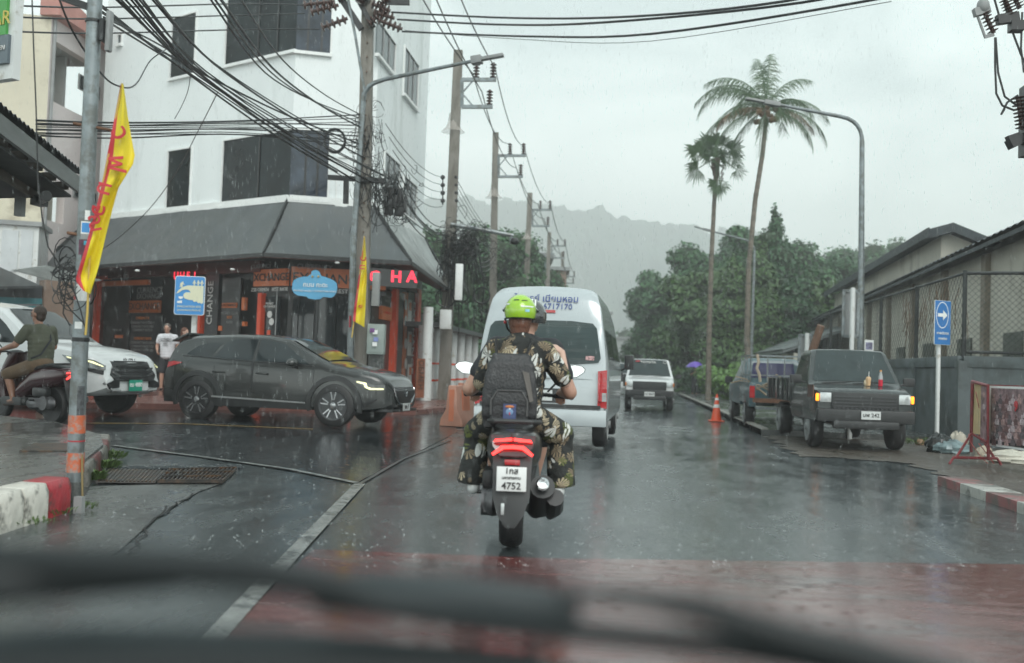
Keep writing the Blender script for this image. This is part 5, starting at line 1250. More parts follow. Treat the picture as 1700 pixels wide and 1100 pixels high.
# tangle at second pole
mb = MB()
for k in range(150): scrib(mb, W(772, 405, 29.8), (.32, .26), .009, rad=(.08, .3))
for k in range(70): scrib(mb, W(748, 440, 29.8), (.16, .5), .009, rad=(.06, .22))
for k in range(60): scrib(mb, W(835, 440, 40.8), (.4, .35), .009, rad=(.1, .35))
for k in range(40):
    p = W(R.uniform(735, 800), R.uniform(385, 430), 29.8); q = p+Vector((R.uniform(-.2, .3), 0, -R.uniform(.6, 2.2))); mb.tube([p, p.lerp(q, .5)+Vector((R.uniform(-.2, .2), 0, 0)), q], .013, 4)
tag(mb.build('wire_knot', M_rub, None, world=True, loc=W(770, 420, 29.8)), 'ball of black wires clumped on the second utility pole', 'cables', kind='stuff')
for k, (cx, cy, rr) in enumerate(((765, 487, 14), (740, 493, 16), (800, 490, 13))):
    c = W(cx, cy, 29.3); mb = MB()
    for j in range(4): mb.tube([c+Rh*rr*.0175*cos(2*pi*i/24)+Zu*rr*.0175*sin(2*pi*i/24)+Fh*j*.03 for i in range(25)], .02, 5)
    tag(mb.build('cable_coil', M_rub, None, world=True, loc=c), ['coil of cable hanging over the white box behind the awning tip', 'coil of cable in the shade under the awning tip', 'faint coil of cable nearest the van roof'][k], 'cable coil')
def boxthing(name, label, cat, px0, px1, py0, py1, d, dep, mat, extra=None):
    a, b = W(px0, py1, d), W(px1, py1, d); z1 = W((px0+px1)/2, py0, d).z; c = (a+b)/2
    o = thing(name, label, cat, c); mb = MB(); mb.box((c.x, c.y, (c.z+z1)/2), ((b-a).length, dep, z1-c.z), Rz(YAW)); mb.build('case', mat, o, world=True, bevel=.015)
    mb = MB(); mb.box(Vector((c.x, c.y, (c.z+z1)/2))-Fh*(dep/2+.005), ((b-a).length*.8, .012, (z1-c.z)*.86), Rz(YAW)); mb.build('door', mat, o, world=True, bevel=.003); return o
boxthing('pole_box', 'tall white equipment box behind the tip of the awning', 'equipment box', 755, 767, 438, 498, 29.2, .3, M_trim)
boxthing('pole_box', 'white meter box low on the second utility pole', 'equipment box', 730, 749, 514, 546, 29.2, .3, M_white)
boxthing('pole_box', 'small grey meter box on the right of the concrete pole', 'equipment box', 617, 629, 452, 508, dC-.1, .2, M_grey)
# electric cabinet beside the concrete pole
o = boxthing('electric_cabinet', 'grey green electric cabinet with stickers on a plinth beside the concrete pole', 'electric cabinet', 610, 638, 538, 588, dC-.2, .35, pm('cabinet grey green', (.27, .32, .3), .45, var=.08))
p = W(625, 600, dC-.1); MB().box((p.x, p.y, (gz(p.x)+W(625, 588, dC).z)/2), (.3, .3, W(625, 588, dC).z-gz(p.x)), Rz(YAW)).build('plinth', M_conc, o, world=True)
for x, y, m in ((618, 548, pm('purple sticker', (.15, .05, .2), .4, var=.7, vs=30)), (623, 551, M_trim), (622, 571, M_trim), (624, 563, pm('blue sticker', (.2, .25, .5), .4))):
    q = W(x, y, dC-.42); mb = MB(); mb.box(q, (.1, .01, .09), Rz(YAW)); mb.build('sticker', m, o, world=True)
# street lamp arm + camera at left beyond 2nd pole
o = thing('camera_bracket', 'horizontal steel arm with a small camera beyond the second utility pole', 'camera arm', W(795, 380, 29.8)); mb = MB(); mb.tube([W(748, 372, 29.8), W(795, 380, 29.8), W(853, 391, 29.8)], .06, 8); mb.cyl(W(849, 390, 29.8), W(849, 405, 29.8), .05, n=8); mb.build('arm', M_galv, o, world=True)
mb = MB(); mb.ell(W(854, 400, 29.7), (.13, .13, .11)); mb.build('camera_dome', M_blkp, o, world=True)
# ---- overhead lines
def line(name, a, b, dip, r, grp, lab, n=14, pts=None):
    P_ = pts or sag(a, b, dip, n); c = P_[0]; mb = MB(); mb.tube(P_, r, 5); o = mb.build(name, M_rub, None, world=True, loc=c, smooth=60)
    return tag(o, lab, 'cable', grp)
def px3(L_): return [W(*q) for q in L_]
def spline(pts, n=6):
    P_ = [Vector(p) for p in pts]; out = []
    for i in range(len(P_)-1):
        p0, p1, p2, p3 = P_[max(0, i-1)], P_[i], P_[i+1], P_[min(len(P_)-1, i+2)]
        for k in range(n):
            t = k/n; out.append(.5*((2*p1)+(p2-p0)*t+(2*p0-5*p1+4*p2-p3)*t*t+(3*p1-p0-3*p2+p3)*t**3))
    return out+[P_[-1]]
# three heavy lines from the pole to the upper right
for (x0, y0), m, (x1, y1), lb in (((650, 20), (1050, 27), (1300, 2), 'topmost heavy line crossing the sky from the insulators'), ((660, 32), (1000, 37), (1330, 4), 'second heavy line crossing the sky just under the topmost one'), ((668, 52), (1080, 56), (1440, 1), 'lowest heavy line crossing the sky from the last insulator')):
    line('power_line', 0, 0, 0, .021, 'heavy lines across the top of the sky', lb, pts=spline([W(x0, y0, dC-.3), W((x0+m[0])/2, (y0+m[1])/2+6, 20), W(*m, 17), W(x1, y1, 14.5), W(x1+330, y1-70, 12)]))
line('thin_wire', 0, 0, 0, .006, 'heavy lines across the top of the sky', 'thin wire just below the heavy lines across the sky', pts=spline([W(672, 50, dC-.3), W(850, 64, 20), W(1080, 68, 18), W(1480, 2, 15)]))
# lines on to the left over the building
for y, lb in ((9, 'uppermost level line over the white building'), (28, 'middle level line over the white building'), (52, 'lower level line over the white building')):
    line('power_line', 0, 0, 0, .014, 'level lines over the white building', lb, pts=spline([W(20, y, 14), W(170, y+3, 16), W(400, y-3, 20), W(505 if y < 40 else 530, (8 if y < 20 else 22) if y < 40 else 48, dC-.3)]))
# lines running down the road between the poles
for x0, y0, x1, y1 in ((745, -15, 772, 110), (690, -15, 762, 90), (700, -20, 830, 122)):
    pass
tops = {2: [(785, 122), (822, 112), (800, 152)], 3: [(845, 238), (870, 242), (857, 278)], 4: [(893, 338), (914, 338), (903, 362)], 5: [(925, 400), (938, 400), (932, 420)], 6: [(943, 452), (954, 453), (949, 465)]}
dd = {2: 30, 3: 41, 4: 55, 5: 74, 6: 92}
st = [(670, -60), (742, -60), (700, -60)]
for k in range(3):
    line('power_line', 0, 0, 0, .017, 'lines strung along the left poles', ('inner', 'outer', 'lowest')[k]+' line from the concrete pole up to the arms of the second utility pole', pts=sag(W(*st[k], 22.5), W(*tops[2][k], 30), .15))
    for a in (2, 3, 4, 5): line('power_line', 0, 0, 0, .016 if a < 4 else .024, 'lines strung along the left poles', ('inner', 'outer', 'lowest')[k]+' line between the '+ORD[a-1]+' and '+ORD[a]+' utility poles along the left of the road', pts=sag(W(*tops[a][k], dd[a]), W(*tops[a+1][k], dd[a+1]), .55))
for i in range(5):
    line('telephone_wire', 0, 0, 0, .009, 'telephone wires past the second pole', ORD[i]+' thin wire from the top fanning down from the rack of the second pole', pts=sag(W(758, 296+i*11, 29.8), W(828+i*3, 400+i*9, 41), .2))
    line('telephone_wire', 0, 0, 0, .009, 'telephone wires between the first two poles', ORD[i]+' thin wire from the top between the wire knot and the second pole rack', pts=sag(W(640+i*6, 205+i*22, dC), W(735, 294+i*12, 29.8), .25))
# diagonal bundle from upper left to the knot
starts = [(160, 2), (167, 10), (172, 28), (190, -5), (200, -10), (208, -12), (214, -14), (222, -12), (245, -10), (250, -12), (345, -8), (352, -8), (362, -8), (395, -10), (180, 36), (170, 20), (196, -6), (228, -12)]
mids = [(290, 105), (300, 112), (300, 95), (318, 112), (325, 118), (330, 120), (335, 124), (342, 118), (350, 100), (356, 106), (440, 120), (448, 118), (452, 112), (470, 100), (310, 118), (296, 100), (330, 126), (346, 126)]
ends = [(560, 285), (575, 296), (600, 290), (590, 300), (600, 305), (610, 300), (620, 304), (640, 292), (600, 250), (605, 262), (595, 195), (600, 205), (600, 212), (598, 190), (575, 280), (600, 240), (630, 300), (645, 296)]
for i, (a, m, b) in enumerate(zip(starts, mids, ends)):
    m2 = (m[0]*.45+b[0]*.55, m[1]*.45+b[1]*.55+8)
    line('overhead_cable', 0, 0, 0, .012 if i % 3 else .017, 'sagging cable bundle to the concrete pole', ORD[sorted(starts).index(a)]+' cable from the left where the diagonal bundle leaves the top edge', pts=spline([W(*a, 10.5), W(*m, 15), W(*m2, 19.5), W(*b, dC-.2)]))
for i in range(10):
    y0 = 198+i*3.0+R.uniform(-1, 1); line('overhead_cable', 0, 0, 0, .009 if i % 3 else .014, 'level cables at mid height', ORD[i]+' cable from the top in the level bundle right of the galvanized pole', pts=spline([W(60, y0, 15), W(200, y0+R.uniform(-2, 3)+2, 17), W(400, y0+R.uniform(-3, 4), 20), W(600, 190+i*6, dC)]))
# single hanging cables on the left
line('overhead_cable', 0, 0, 0, .008, None, 'thick cable looping past the flag tip to the bundle', pts=spline([W(92, -20, 7.8), W(120, 50, 8), W(165, 118, 8.5), (W(195, 142, 9)), W(225, 140, 10), W(250, 100, 12), W(275, 82, 14)]))
line('overhead_cable', 0, 0, 0, .009, None, 'loose cable drooping from the bundle over the awning', pts=spline([W(362, 152, 17), W(330, 215, 19), W(290, 290, 21), W(240, 355, 23), W(175, 410, 24), W(120, 430, 25)]))
line('overhead_cable', 0, 0, 0, .006, None, 'short frayed cable end hanging below the upper small window', pts=spline([W(316, 125, 16), W(312, 150, 16), W(302, 175, 16), W(290, 197, 16)]))
for i in range(6):
    line('overhead_cable', 0, 0, 0, .013, 'thick cables between the first two poles', ORD[i]+' thick cable from the top sagging from the wire knot to the second pole', pts=sag(W(650+R.uniform(-10, 15), 285+i*9, dC+.4), W(745, 375+i*6, 29.7), R.uniform(.1, .5)))
for i in range(5):
    line('overhead_cable', 0, 0, 0, .012, 'cables from the second pole to the third', ORD[i]+' cable from the top sagging from the second utility pole clump towards the third', pts=sag(W(770, 392+i*5, 29.7), W(822, 400+i*9, 41), .5))
# ---- transformer gear at the upper right corner
TR = thing('transformer_gear', 'pole top transformer switches and insulators at the upper right corner', 'electrical equipment', W(1690, 120, 13))
dT = 13.0
def ww(x, y): return W(x, y, dT)
insul(ww(1634, 20), ww(1650, 55), 6, .075, 'insulator', TR)
mb = MB(); mb.bar(ww(1617, 21), ww(1642, 15), .09, .1); mb.ell(ww(1632, 10), (.08, .08, .1)); mb.cyl(ww(1622, 24), ww(1635, 60), .018, n=6); mb.bar(ww(1634, 61), ww(1650, 57), .03, .04); mb.build('fuse_switch', M_grey, TR, world=True)
mb = MB()
for P_ in ([(1652, 62), (1652, 110), (1654, 155), (1664, 175), (1684, 183)], [(1653, 62), (1657, 120), (1668, 160), (1695, 180)], [(1666, 0), (1680, 50), (1695, 90), (1705, 110)], [(1697, 20), (1695, 80), (1700, 120)], [(1650, -5), (1660, 30), (1650, 34)], [(1690, 158), (1672, 170), (1662, 190), (1668, 180)]): mb.tube([ww(*q) for q in P_], .014, 5)
mb.build('lead_wire', M_rub, TR, world=True)
insul(ww(1668, -2), ww(1680, 26), 6, .08, 'insulator', TR); insul(ww(1684, -4), ww(1693, 14), 4, .08, 'insulator', TR); insul(ww(1690, 160), ww(1698, 215), 9, .09, 'insulator', TR)
mb = MB(); mb.bar(ww(1655, 33), ww(1690, 28), .1, .12); mb.box(ww(1687, 44), (.16, .16, .12)); mb.bar(ww(1675, 240), ww(1720, 218), .16, .12); mb.bar(ww(1672, 230), ww(1690, 224), .1, .06); mb.box(ww(1712, 200), (.2, .3, .9)); mb.build('bracket', M_blkp, TR, world=True)
# ================================================================ vehicles (local x forward, y left, z up)
M_tyre = pm('tyre rubber', (.018, .018, .019), .55, var=.25, vs=10, bump=.3, bs=60)
M_rimd = pm('dark alloy', (.07, .072, .075), .3, .7, var=.15); M_rims = pm('silver alloy', (.45, .46, .47), .25, .85, var=.1)
M_plas = pm('grey black cladding', (.028, .03, .031), .5, var=.2, vs=6)
M_chr = pm('chrome', (.6, .61, .62), .12, 1.0, var=.05)
M_win = pm('car glass', (.018, .024, .026), .05, var=.4, vs=1.5, spec=.4)
M_lens = pm('clear lens', (.5, .53, .53), .08, .3, var=.2, vs=20, coat=1)
M_redl = pm('red tail lens', (.4, .015, .02), .15, var=.2, vs=30, coat=1)
M_amb = pm('lit amber lamp', (1, .3, .02), .3, emit=2.0, ecol=(1, .27, .015))
M_drl = pm('lit daytime lamp', (.9, .9, .55), .3, emit=.8, ecol=(.85, .85, .45))
def tabf(tab):
    def f(x):
        if x <= tab[0][0]: return tab[0][1]
        for i in range(len(tab)-1):
            if x <= tab[i+1][0]:
                t = (x-tab[i][0])/max(1e-9, tab[i+1][0]-tab[i][0]); return tab[i][1]+(tab[i+1][1]-tab[i][1])*t
        return tab[-1][1]
    return f
def smf(tab, k=.06):
    g = tabf(tab); return lambda x: (g(x-k)+2*g(x)+g(x+k)+g(x-k/2)*2+g(x+k/2)*2)/8
class Shell:
    def __init__(s, top, bot, plan, side, W_, crown=.03, r=.09, sm=.05):
        s.top, s.bot, s.plan, s.side = smf(top, sm), smf(bot, .05), smf(plan, .06), smf(side, .03); s.W = W_; s.crown = crown; s.r = r
        s.x0, s.x1 = top[0][0], top[-1][0]; s.ks = sorted(set([t[0] for t in top]+[t[0] for t in bot]))
    def hw(s, x, z): return s.W/2*s.plan(x)*s.side(z)
    def tz(s, x, y):
        zt = s.top(x); h = s.hw(x, zt-s.r); return zt+s.crown*(1-min(1, abs(y)/h)**2)
    def mesh(s, n=64, K=9):
        mb = MB(); xs = [s.x0+(s.x1-s.x0)*(.5-.5*cos(pi*i/n)) for i in range(n+1)]; Gd = []
        for x in xs:
            zt, zb = s.top(x), s.bot(x); zt = max(zt, zb+.12); r = min(s.r, (zt-zb)*.4); half = [(0, zb), (s.hw(x, zb)*.88, zb)]
            for k in range(K+1): z = zb+.05+(zt-r-zb-.05)*k/K; half.append((s.hw(x, z), z))
            y0 = s.hw(x, zt-r)
            for a in (30, 60, 90): a = radians(a); half.append((y0-r*1.3*(1-cos(a)), zt-r+r*sin(a)))
            ye = y0-r*1.3
            for f in (.75, .5, .25, 0): half.append((ye*f, zt+s.crown*(1-(ye*f/y0)**2)-s.crown*(1-(ye/y0)**2)))
            full = half+[(-y, z) for y, z in half[-2:0:-1]]; Gd.append([Vector((x, y, z)) for y, z in full])
        m = len(Gd[0]); V = [p for r in Gd for p in r]
        Fc = [(i*m+j, i*m+(j+1) % m, (i+1)*m+(j+1) % m, (i+1)*m+j) for i in range(n) for j in range(m)]+[tuple(range(m-1, -1, -1)), tuple(range(n*m, (n+1)*m))]
        mb.add(V, Fc); return mb
    def sidepanel(s, poly, sg, off=.006, name='window', mat=None, parent=None, th=.02, dens=6):
        P_ = []
        for i in range(len(poly)):
            a, b = poly[i], poly[(i+1) % len(poly)]
            for k in range(dens): P_.append((a[0]+(b[0]-a[0])*k/dens, a[1]+(b[1]-a[1])*k/dens))
        f = lambda p, o: Vector((p[0], sg*(s.hw(p[0], p[1])+o), p[1]))
        return panelmesh(P_, f, off, th, name, mat, parent)
    def toppatch(s, x0, x1, ya, yb, off=.006, name='windscreen', mat=None, parent=None, nx=12, ny=12, cut=None):
        Gd = []
        for i in range(nx+1):
            x = x0+(x1-x0)*i/nx; a, b = (ya(x), yb(x)) if callable(ya) else (ya, yb)
            Gd.append([Vector((x, a+(b-a)*j/ny, s.tz(x, a+(b-a)*j/ny)+off)) for j in range(ny+1)])
        mb = MB(); mb.grid(Gd); return mb.build(name, mat, parent, smooth=60, fix=False)
def wheel(parent, x, y, r, wd, rim=M_rims, spokes=5, style='alloy', sg=1):
    mb = MB(); c = Vector((x, y, r)); hw_ = wd/2
    mb.lathe([(r*.66, -hw_), (r*.9, -hw_), (r*.985, -hw_*.75), (r, -hw_*.4), (r, hw_*.4), (r*.985, hw_*.75), (r*.9, hw_), (r*.66, hw_)], 28, c, (0, 1, 0))
    t = mb.build('wheel', M_tyre, parent, smooth=40)
    mb = MB(); o = c+Vector((0, sg*(hw_+.002), 0)); mb.lathe([(r*.7, 0), (r*.7, .015), (r*.63, .012), (r*.62, -.05), (.0, -.05)], 28, o, (0, sg, 0)); mb.build('rim', M_rimd if style == 'alloy' else rim, t, smooth=40)
    mb = MB()
    if style == 'alloy':
        for k in range(spokes):
            a = 2*pi*k/spokes+.3
            for da in (-.2, .2):
                u = Vector((cos(a+da), 0, sin(a+da))); v = Vector((cos(a+da*.4), 0, sin(a+da*.4))); mb.bar(o+v*r*.12-Vector((0, sg*.012, 0)), o+u*r*.64-Vector((0, sg*.004, 0)), .024, .02, up=(0, 1, 0))
        mb.lathe([(r*.14, -.02), (r*.14, .0), (r*.08, .008)], 14, o, (0, sg, 0))
    else:
        mb.lathe([(r*.4, -.04), (r*.35, .0), (r*.16, .02), (r*.16, .05), (.01, .05)], 20, o, (0, sg, 0))
    mb.build('spokes', rim, t, smooth=35); return t
def wells(body, xs, r, W_, z):
    mb = MB()
    for x in xs: mb.cyl((x, -W_, z), (x, W_, z), r, n=32)
    # keep the middle of the body
    c = mb.build('cut', M_plas, None, smooth=0); boolcut(body, c)
def mat_paint(name, c, metal=.0, rough=.28, dirt=None):
    return pm(name, c, rough, metal, var=.05, vs=2, coat=.6, dirt=dirt, dirts=3, dirtamt=.1, bump=.04, bs=55)
def plate_on(parent, c, x, n, w_, h_, lines, mat, ink, name='licence_plate'):
    c, x, n = Vector(c), Vector(x).normalized(), Vector(n).normalized(); y = n.cross(x); mb = MB()
    mb.prism([c-x*w_/2-y*h_/2, c+x*w_/2-y*h_/2, c+x*w_/2+y*h_/2, c-x*w_/2+y*h_/2], n*.008); p = mb.build(name, mat, parent)
    for t, dy, s_ in lines: text(t, s_, ink, p, c+y*dy+n*.011, x, n, ext=.002, bold=.012, world=False)
    return p
def arch(sh, parent, x, z, r0, r1, mat, sgs=(1, -1)):
    for sg in sgs:
        Gd = []
        for i in range(21):
            a = pi*(-.08+1.16*i/20); row = []
            for q in (r0, r0+.005, r1-.01, r1):
                px_, pz = x+cos(a)*q, max(.2, z+sin(a)*q); off = .028 if q in (r0+.005, r1-.01) else -.01
                row.append(Vector((px_, sg*(sh.hw(px_, pz)+off), pz)))
            Gd.append(row)
        mb = MB(); mb.grid(Gd); mb.build('wheel_arch', mat, parent, smooth=50)

# ---- dark hatchback crossing from the left (its right side faces us)
pa, pb = G(325, 694), G(558, 711)
vec = pb-pa; ang = atan2(vec.y, vec.x)-radians(4); sc = vec.length/2.57*1.0
def car_root(name, label, cat, pmid, ang, sc, shift):
    """shift: local (x,y) of the point that must lie on pmid"""
    d = Vector((cos(ang)*shift[0]-sin(ang)*shift[1], sin(ang)*shift[0]+cos(ang)*shift[1], 0))*sc; p = Vector((pmid.x, pmid.y, 0))-d; p.z = gz(pmid.x)
    return thing(name, label, cat, p, ang, scale=sc)
C1 = car_root('dark_hatchback', 'dark grey crossover hatchback with lit daytime lamps crossing in front of the exchange shop', 'car', (pa+pb)/2, ang, sc, (2.0, -.78))
sh = Shell(top=[(-.02, .75), (.0, .95), (.06, 1.12), (.16, 1.33), (.25, 1.43), (.5, 1.48), (1.3, 1.525), (1.9, 1.52), (2.35, 1.45), (3.0, 1.14), (3.2, 1.06), (3.5, 1.01), (3.95, .92), (4.14, .83), (4.2, .74), (4.23, .62)],
           bot=[(-.02, .5), (.1, .32), (.3, .28), (3.8, .26), (4.1, .3), (4.23, .36)],
           plan=[(-.02, .84), (.2, .94), (.6, .99), (1.2, 1.0), (3.1, .99), (3.7, .94), (4.0, .85), (4.15, .74), (4.23, .62)],
           side=[(.2, .95), (.45, 1.0), (.75, .995), (.98, .965), (1.08, .94), (1.48, .70), (1.6, .62)], W_=1.77, crown=.035, r=.1)
M_c1 = mat_paint('graphite metallic paint', (.042, .045, .044), .4, .26)
XF, XR, RW = 3.29, .72, .365
body = sh.mesh().build('body', M_c1, C1, smooth=32, fix=True); wells(body, (XF, XR), .42, 1.2, .37)
# inner floor box keeps the car from being see-through
MB().box((2.0, 0, .55), (3.9, 1.1, .5)).build('underbody', M_plas, C1)
for x in (XF, XR):
    for sg in (1, -1): wheel(C1, x, sg*.785, RW, .2, M_rims, 5, 'alloy', sg)
    arch(sh, C1, x, .37, .41, .50, M_plas)
for sg in (1, -1):
    sh.sidepanel([(.95, .27), (2.85, .27), (2.84, .38), (.96, .4)], sg, .022, 'sill_cladding', M_plas, C1)
    sh.sidepanel([(1.02, .415), (2.78, .375), (2.78, .4), (1.02, .445)], sg, .035, 'chrome_strip', M_grey, C1)  # plain grey colour stands in for the pale reflection of chrome
    sh.sidepanel([(-.0, .3), (.32, .3), (.26, .5), (.0, .55)], sg, .02, 'bumper_cladding', M_plas, C1)
    g = sh.sidepanel([(.98, 1.1), (1.72, 1.07), (1.74, 1.45), (1.35, 1.45), (1.14, 1.37)], sg, .004, 'side_window', M_win, C1)
    sh.sidepanel([(1.80, 1.07), (2.80, 1.04), (2.62, 1.16), (2.28, 1.37), (2.05, 1.44), (1.8, 1.45)], sg, .004, 'side_window', M_win, C1)
    sh.sidepanel([(.42, 1.15), (.92, 1.1), (1.07, 1.37), (.82, 1.36), (.6, 1.29)], sg, .004, 'side_window', M_win, C1)
    sh.sidepanel([(1.73, .6), (1.765, .6), (1.77, 1.44), (1.74, 1.44)], sg, .006, 'door_pillar', M_blkp, C1)
    for x0_ in (1.02, 1.77, 2.9): sh.sidepanel([(x0_, .5), (x0_+.012, .5), (x0_+.012, .95), (x0_, .95)], sg, .0015, 'door_seam', M_blkp, C1, dens=3)
    sh.sidepanel([(.34, 1.115), (2.9, 1.01), (2.9, 1.025), (.34, 1.13)], sg, .008, 'belt_trim', M_blkp, C1)
    for x in (1.12, 1.95):
        mb = MB(); y = sg*(sh.hw(x, .86)+.03); mb.bar((x-.11, y, .865), (x+.11, y, .855), .03, .035); mb.build('door_handle', M_c1, C1, bevel=.01)
    mb = MB(); y = sg*(sh.hw(2.55, 1.0)+.12); mb.ell((2.55, y, 1.06), (.1, .12, .075)); m_ = mb.build('mirror', M_c1, C1); mb = MB(); mb.bar((2.58, y-sg*.16, .98), (2.57, y, 1.02), .06, .04); mb.build('mirror_stalk', M_blkp, m_)
    # headlamp, tail lamp, fog
    sh.sidepanel([(3.62, .80), (3.98, .74), (4.13, .735), (4.13, .66), (3.9, .655), (3.75, .72)], sg, .008, 'headlight', pm('smoked headlamp', (.08, .085, .085), .08, .3, coat=1), C1)
    sh.sidepanel([(3.68, .79), (3.84, .765), (3.86, .7), (3.93, .68), (4.11, .68), (4.11, .655), (3.9, .65), (3.82, .685), (3.8, .74), (3.68, .765)], sg, .014, 'daytime_lamp', M_drl, C1)
    sh.sidepanel([(.04, .9), (.3, .97), (.38, 1.0), (.2, 1.02), (.06, 1.0)], sg, .012, 'tail_light', M_redl, C1)
    sh.sidepanel([(3.82, .36), (4.0, .46), (4.02, .5), (3.95, .5), (3.8, .42)], sg, .012, 'fog_lamp', M_blkp, C1)
yh = lambda x: sh.hw(x, sh.top(x)-.1)
sh.toppatch(2.34, 3.1, lambda x: -(yh(x)-.16), lambda x: yh(x)-.16, .006, 'windscreen', pm('wet windscreen', (.03, .045, .048), .06, var=.5, vs=3, spec=.9), C1)
mb = MB(); mb.bar((3.08, -.55, 1.09), (3.05, .1, 1.115), .02, .012); mb.bar((3.12, -.1, 1.08), (3.08, .5, 1.11), .02, .012); mb.build('wiper', M_blkp, C1)
mb = MB(); mb.prism([(.02, -.6, 1.36), (.34, -.62, 1.5), (.34, .62, 1.5), (.02, .6, 1.36)], (0, 0, .035)); mb.build('spoiler', M_c1, C1, fix=True, bevel=.01)
# front grille
def fx(sh, z, y):  # front surface x at y,z
    x = sh.x1
    for k in range(60):
        if sh.hw(x, z) >= abs(y) and sh.top(x)-.02 >= z and sh.bot(x) <= z: return x
        x -= .012
    return x
def frontpanel(sh, poly, off, name, mat, parent, dens=5, th=.02):
    P_ = []
    for i in range(len(poly)):
        a, b = poly[i], poly[(i+1) % len(poly)]
        for k in range(dens): P_.append((a[0]+(b[0]-a[0])*k/dens, a[1]+(b[1]-a[1])*k/dens))
    return panelmesh(P_, lambda p, o: Vector((fx(sh, p[1], p[0])+o, p[0], p[1])), off+.02, th+.03, name, mat, parent)
gr = frontpanel(sh, [(-.48, .70), (.48, .70), (.45, .55), (.3, .42), (-.3, .42), (-.45, .55)], .012, 'grille', M_blkp, C1)
mb = MB()
for k in range(6): z = .46+k*.042; hw_ = .3+.17*min(1, (z-.42)/.14); mb.bar((fx(sh, z, 0)+.02, -hw_, z), (fx(sh, z, 0)+.02, hw_, z), .02, .014)
mb.build('grille_bars', M_rimd, gr)
mb = MB(); mb.tube([(fx(sh, .68, .5)+.02, .5, .69), (fx(sh, .55, .46)+.025, .46, .55), (fx(sh, .42, .3)+.03, .3, .415), (fx(sh, .42, 0)+.03, 0, .405), (fx(sh, .42, .3)+.03, -.3, .415), (fx(sh, .55, .46)+.025, -.46, .55), (fx(sh, .68, .5)+.02, -.5, .69)], .018, 8); mb.build('chrome_surround', M_chr, C1)
mb = MB(); n = 20; q = fx(sh, .6, 0)+.035; mb.tube([(q, .07*cos(2*pi*i/n), .6+.055*sin(2*pi*i/n)) for i in range(n+1)], .008, 5); mb.tube([(q, -.06, .62), (q, -.03, .6), (q, 0, .58), (q, .03, .6), (q, .06, .62)], .008, 5); mb.build('badge', M_chr, C1)
plate_on(C1, (fx(sh, .4, 0)+.05, -.0, .36), (0, 1, 0), (1, 0, 0), .34, .13, [('ขก 7', 0, .1)], M_white, M_blkx)
mb = MB(); mb.box((4.1, 0, .3), (.3, 1.3, .05)); mb.build('front_lip', M_plas, C1, bevel=.02)
mb = MB(); mb.prism([(2.4, .05, 1.49), (2.5, .12, 1.47), (2.55, -.45, 1.42), (2.47, -.45, 1.45)], (0, 0, .01)); 

# ---- white SUV on the left
ang = radians(-7)   # to the right of the view, turned 34 degrees towards us
C2 = car_root('white_suv', 'large white seven seat SUV with a dark grille and green plate behind the galvanized pole', 'car', G(84, 692), ang, .97, (3.93, -.85))
sh = Shell(top=[(-.02, .9), (.02, 1.2), (.15, 1.6), (.35, 1.76), (1.2, 1.83), (2.3, 1.82), (2.8, 1.72), (3.5, 1.25), (3.65, 1.17), (4.2, 1.12), (4.55, 1.04), (4.7, .95), (4.78, .8), (4.82, .6)],
           bot=[(-.02, .5), (.2, .36), (4.3, .34), (4.6, .36), (4.82, .45)], plan=[(-.02, .88), (.3, .97), (1, 1), (3.8, 1.0), (4.4, .95), (4.65, .87), (4.82, .76)],
           side=[(.3, .96), (.6, 1.0), (.95, .99), (1.12, .96), (1.2, .93), (1.75, .72), (1.9, .66)], W_=1.87, crown=.04, r=.1)
M_c2 = mat_paint('white car paint', (.6, .62, .62), 0, .25)
body = sh.mesh().build('body', M_c2, C2, smooth=32, fix=True); wells(body, (3.93, 1.08), .44, 1.3, .41)
MB().box((2.3, 0, .6), (4.1, 1.1, .5)).build('underbody', M_plas, C2)
for x in (3.93, 1.08):
    for sg in (1, -1): wheel(C2, x, sg*.8, .385, .25, M_rims, 6, 'alloy', sg)
    arch(sh, C2, x, .41, .435, .48, M_c2)
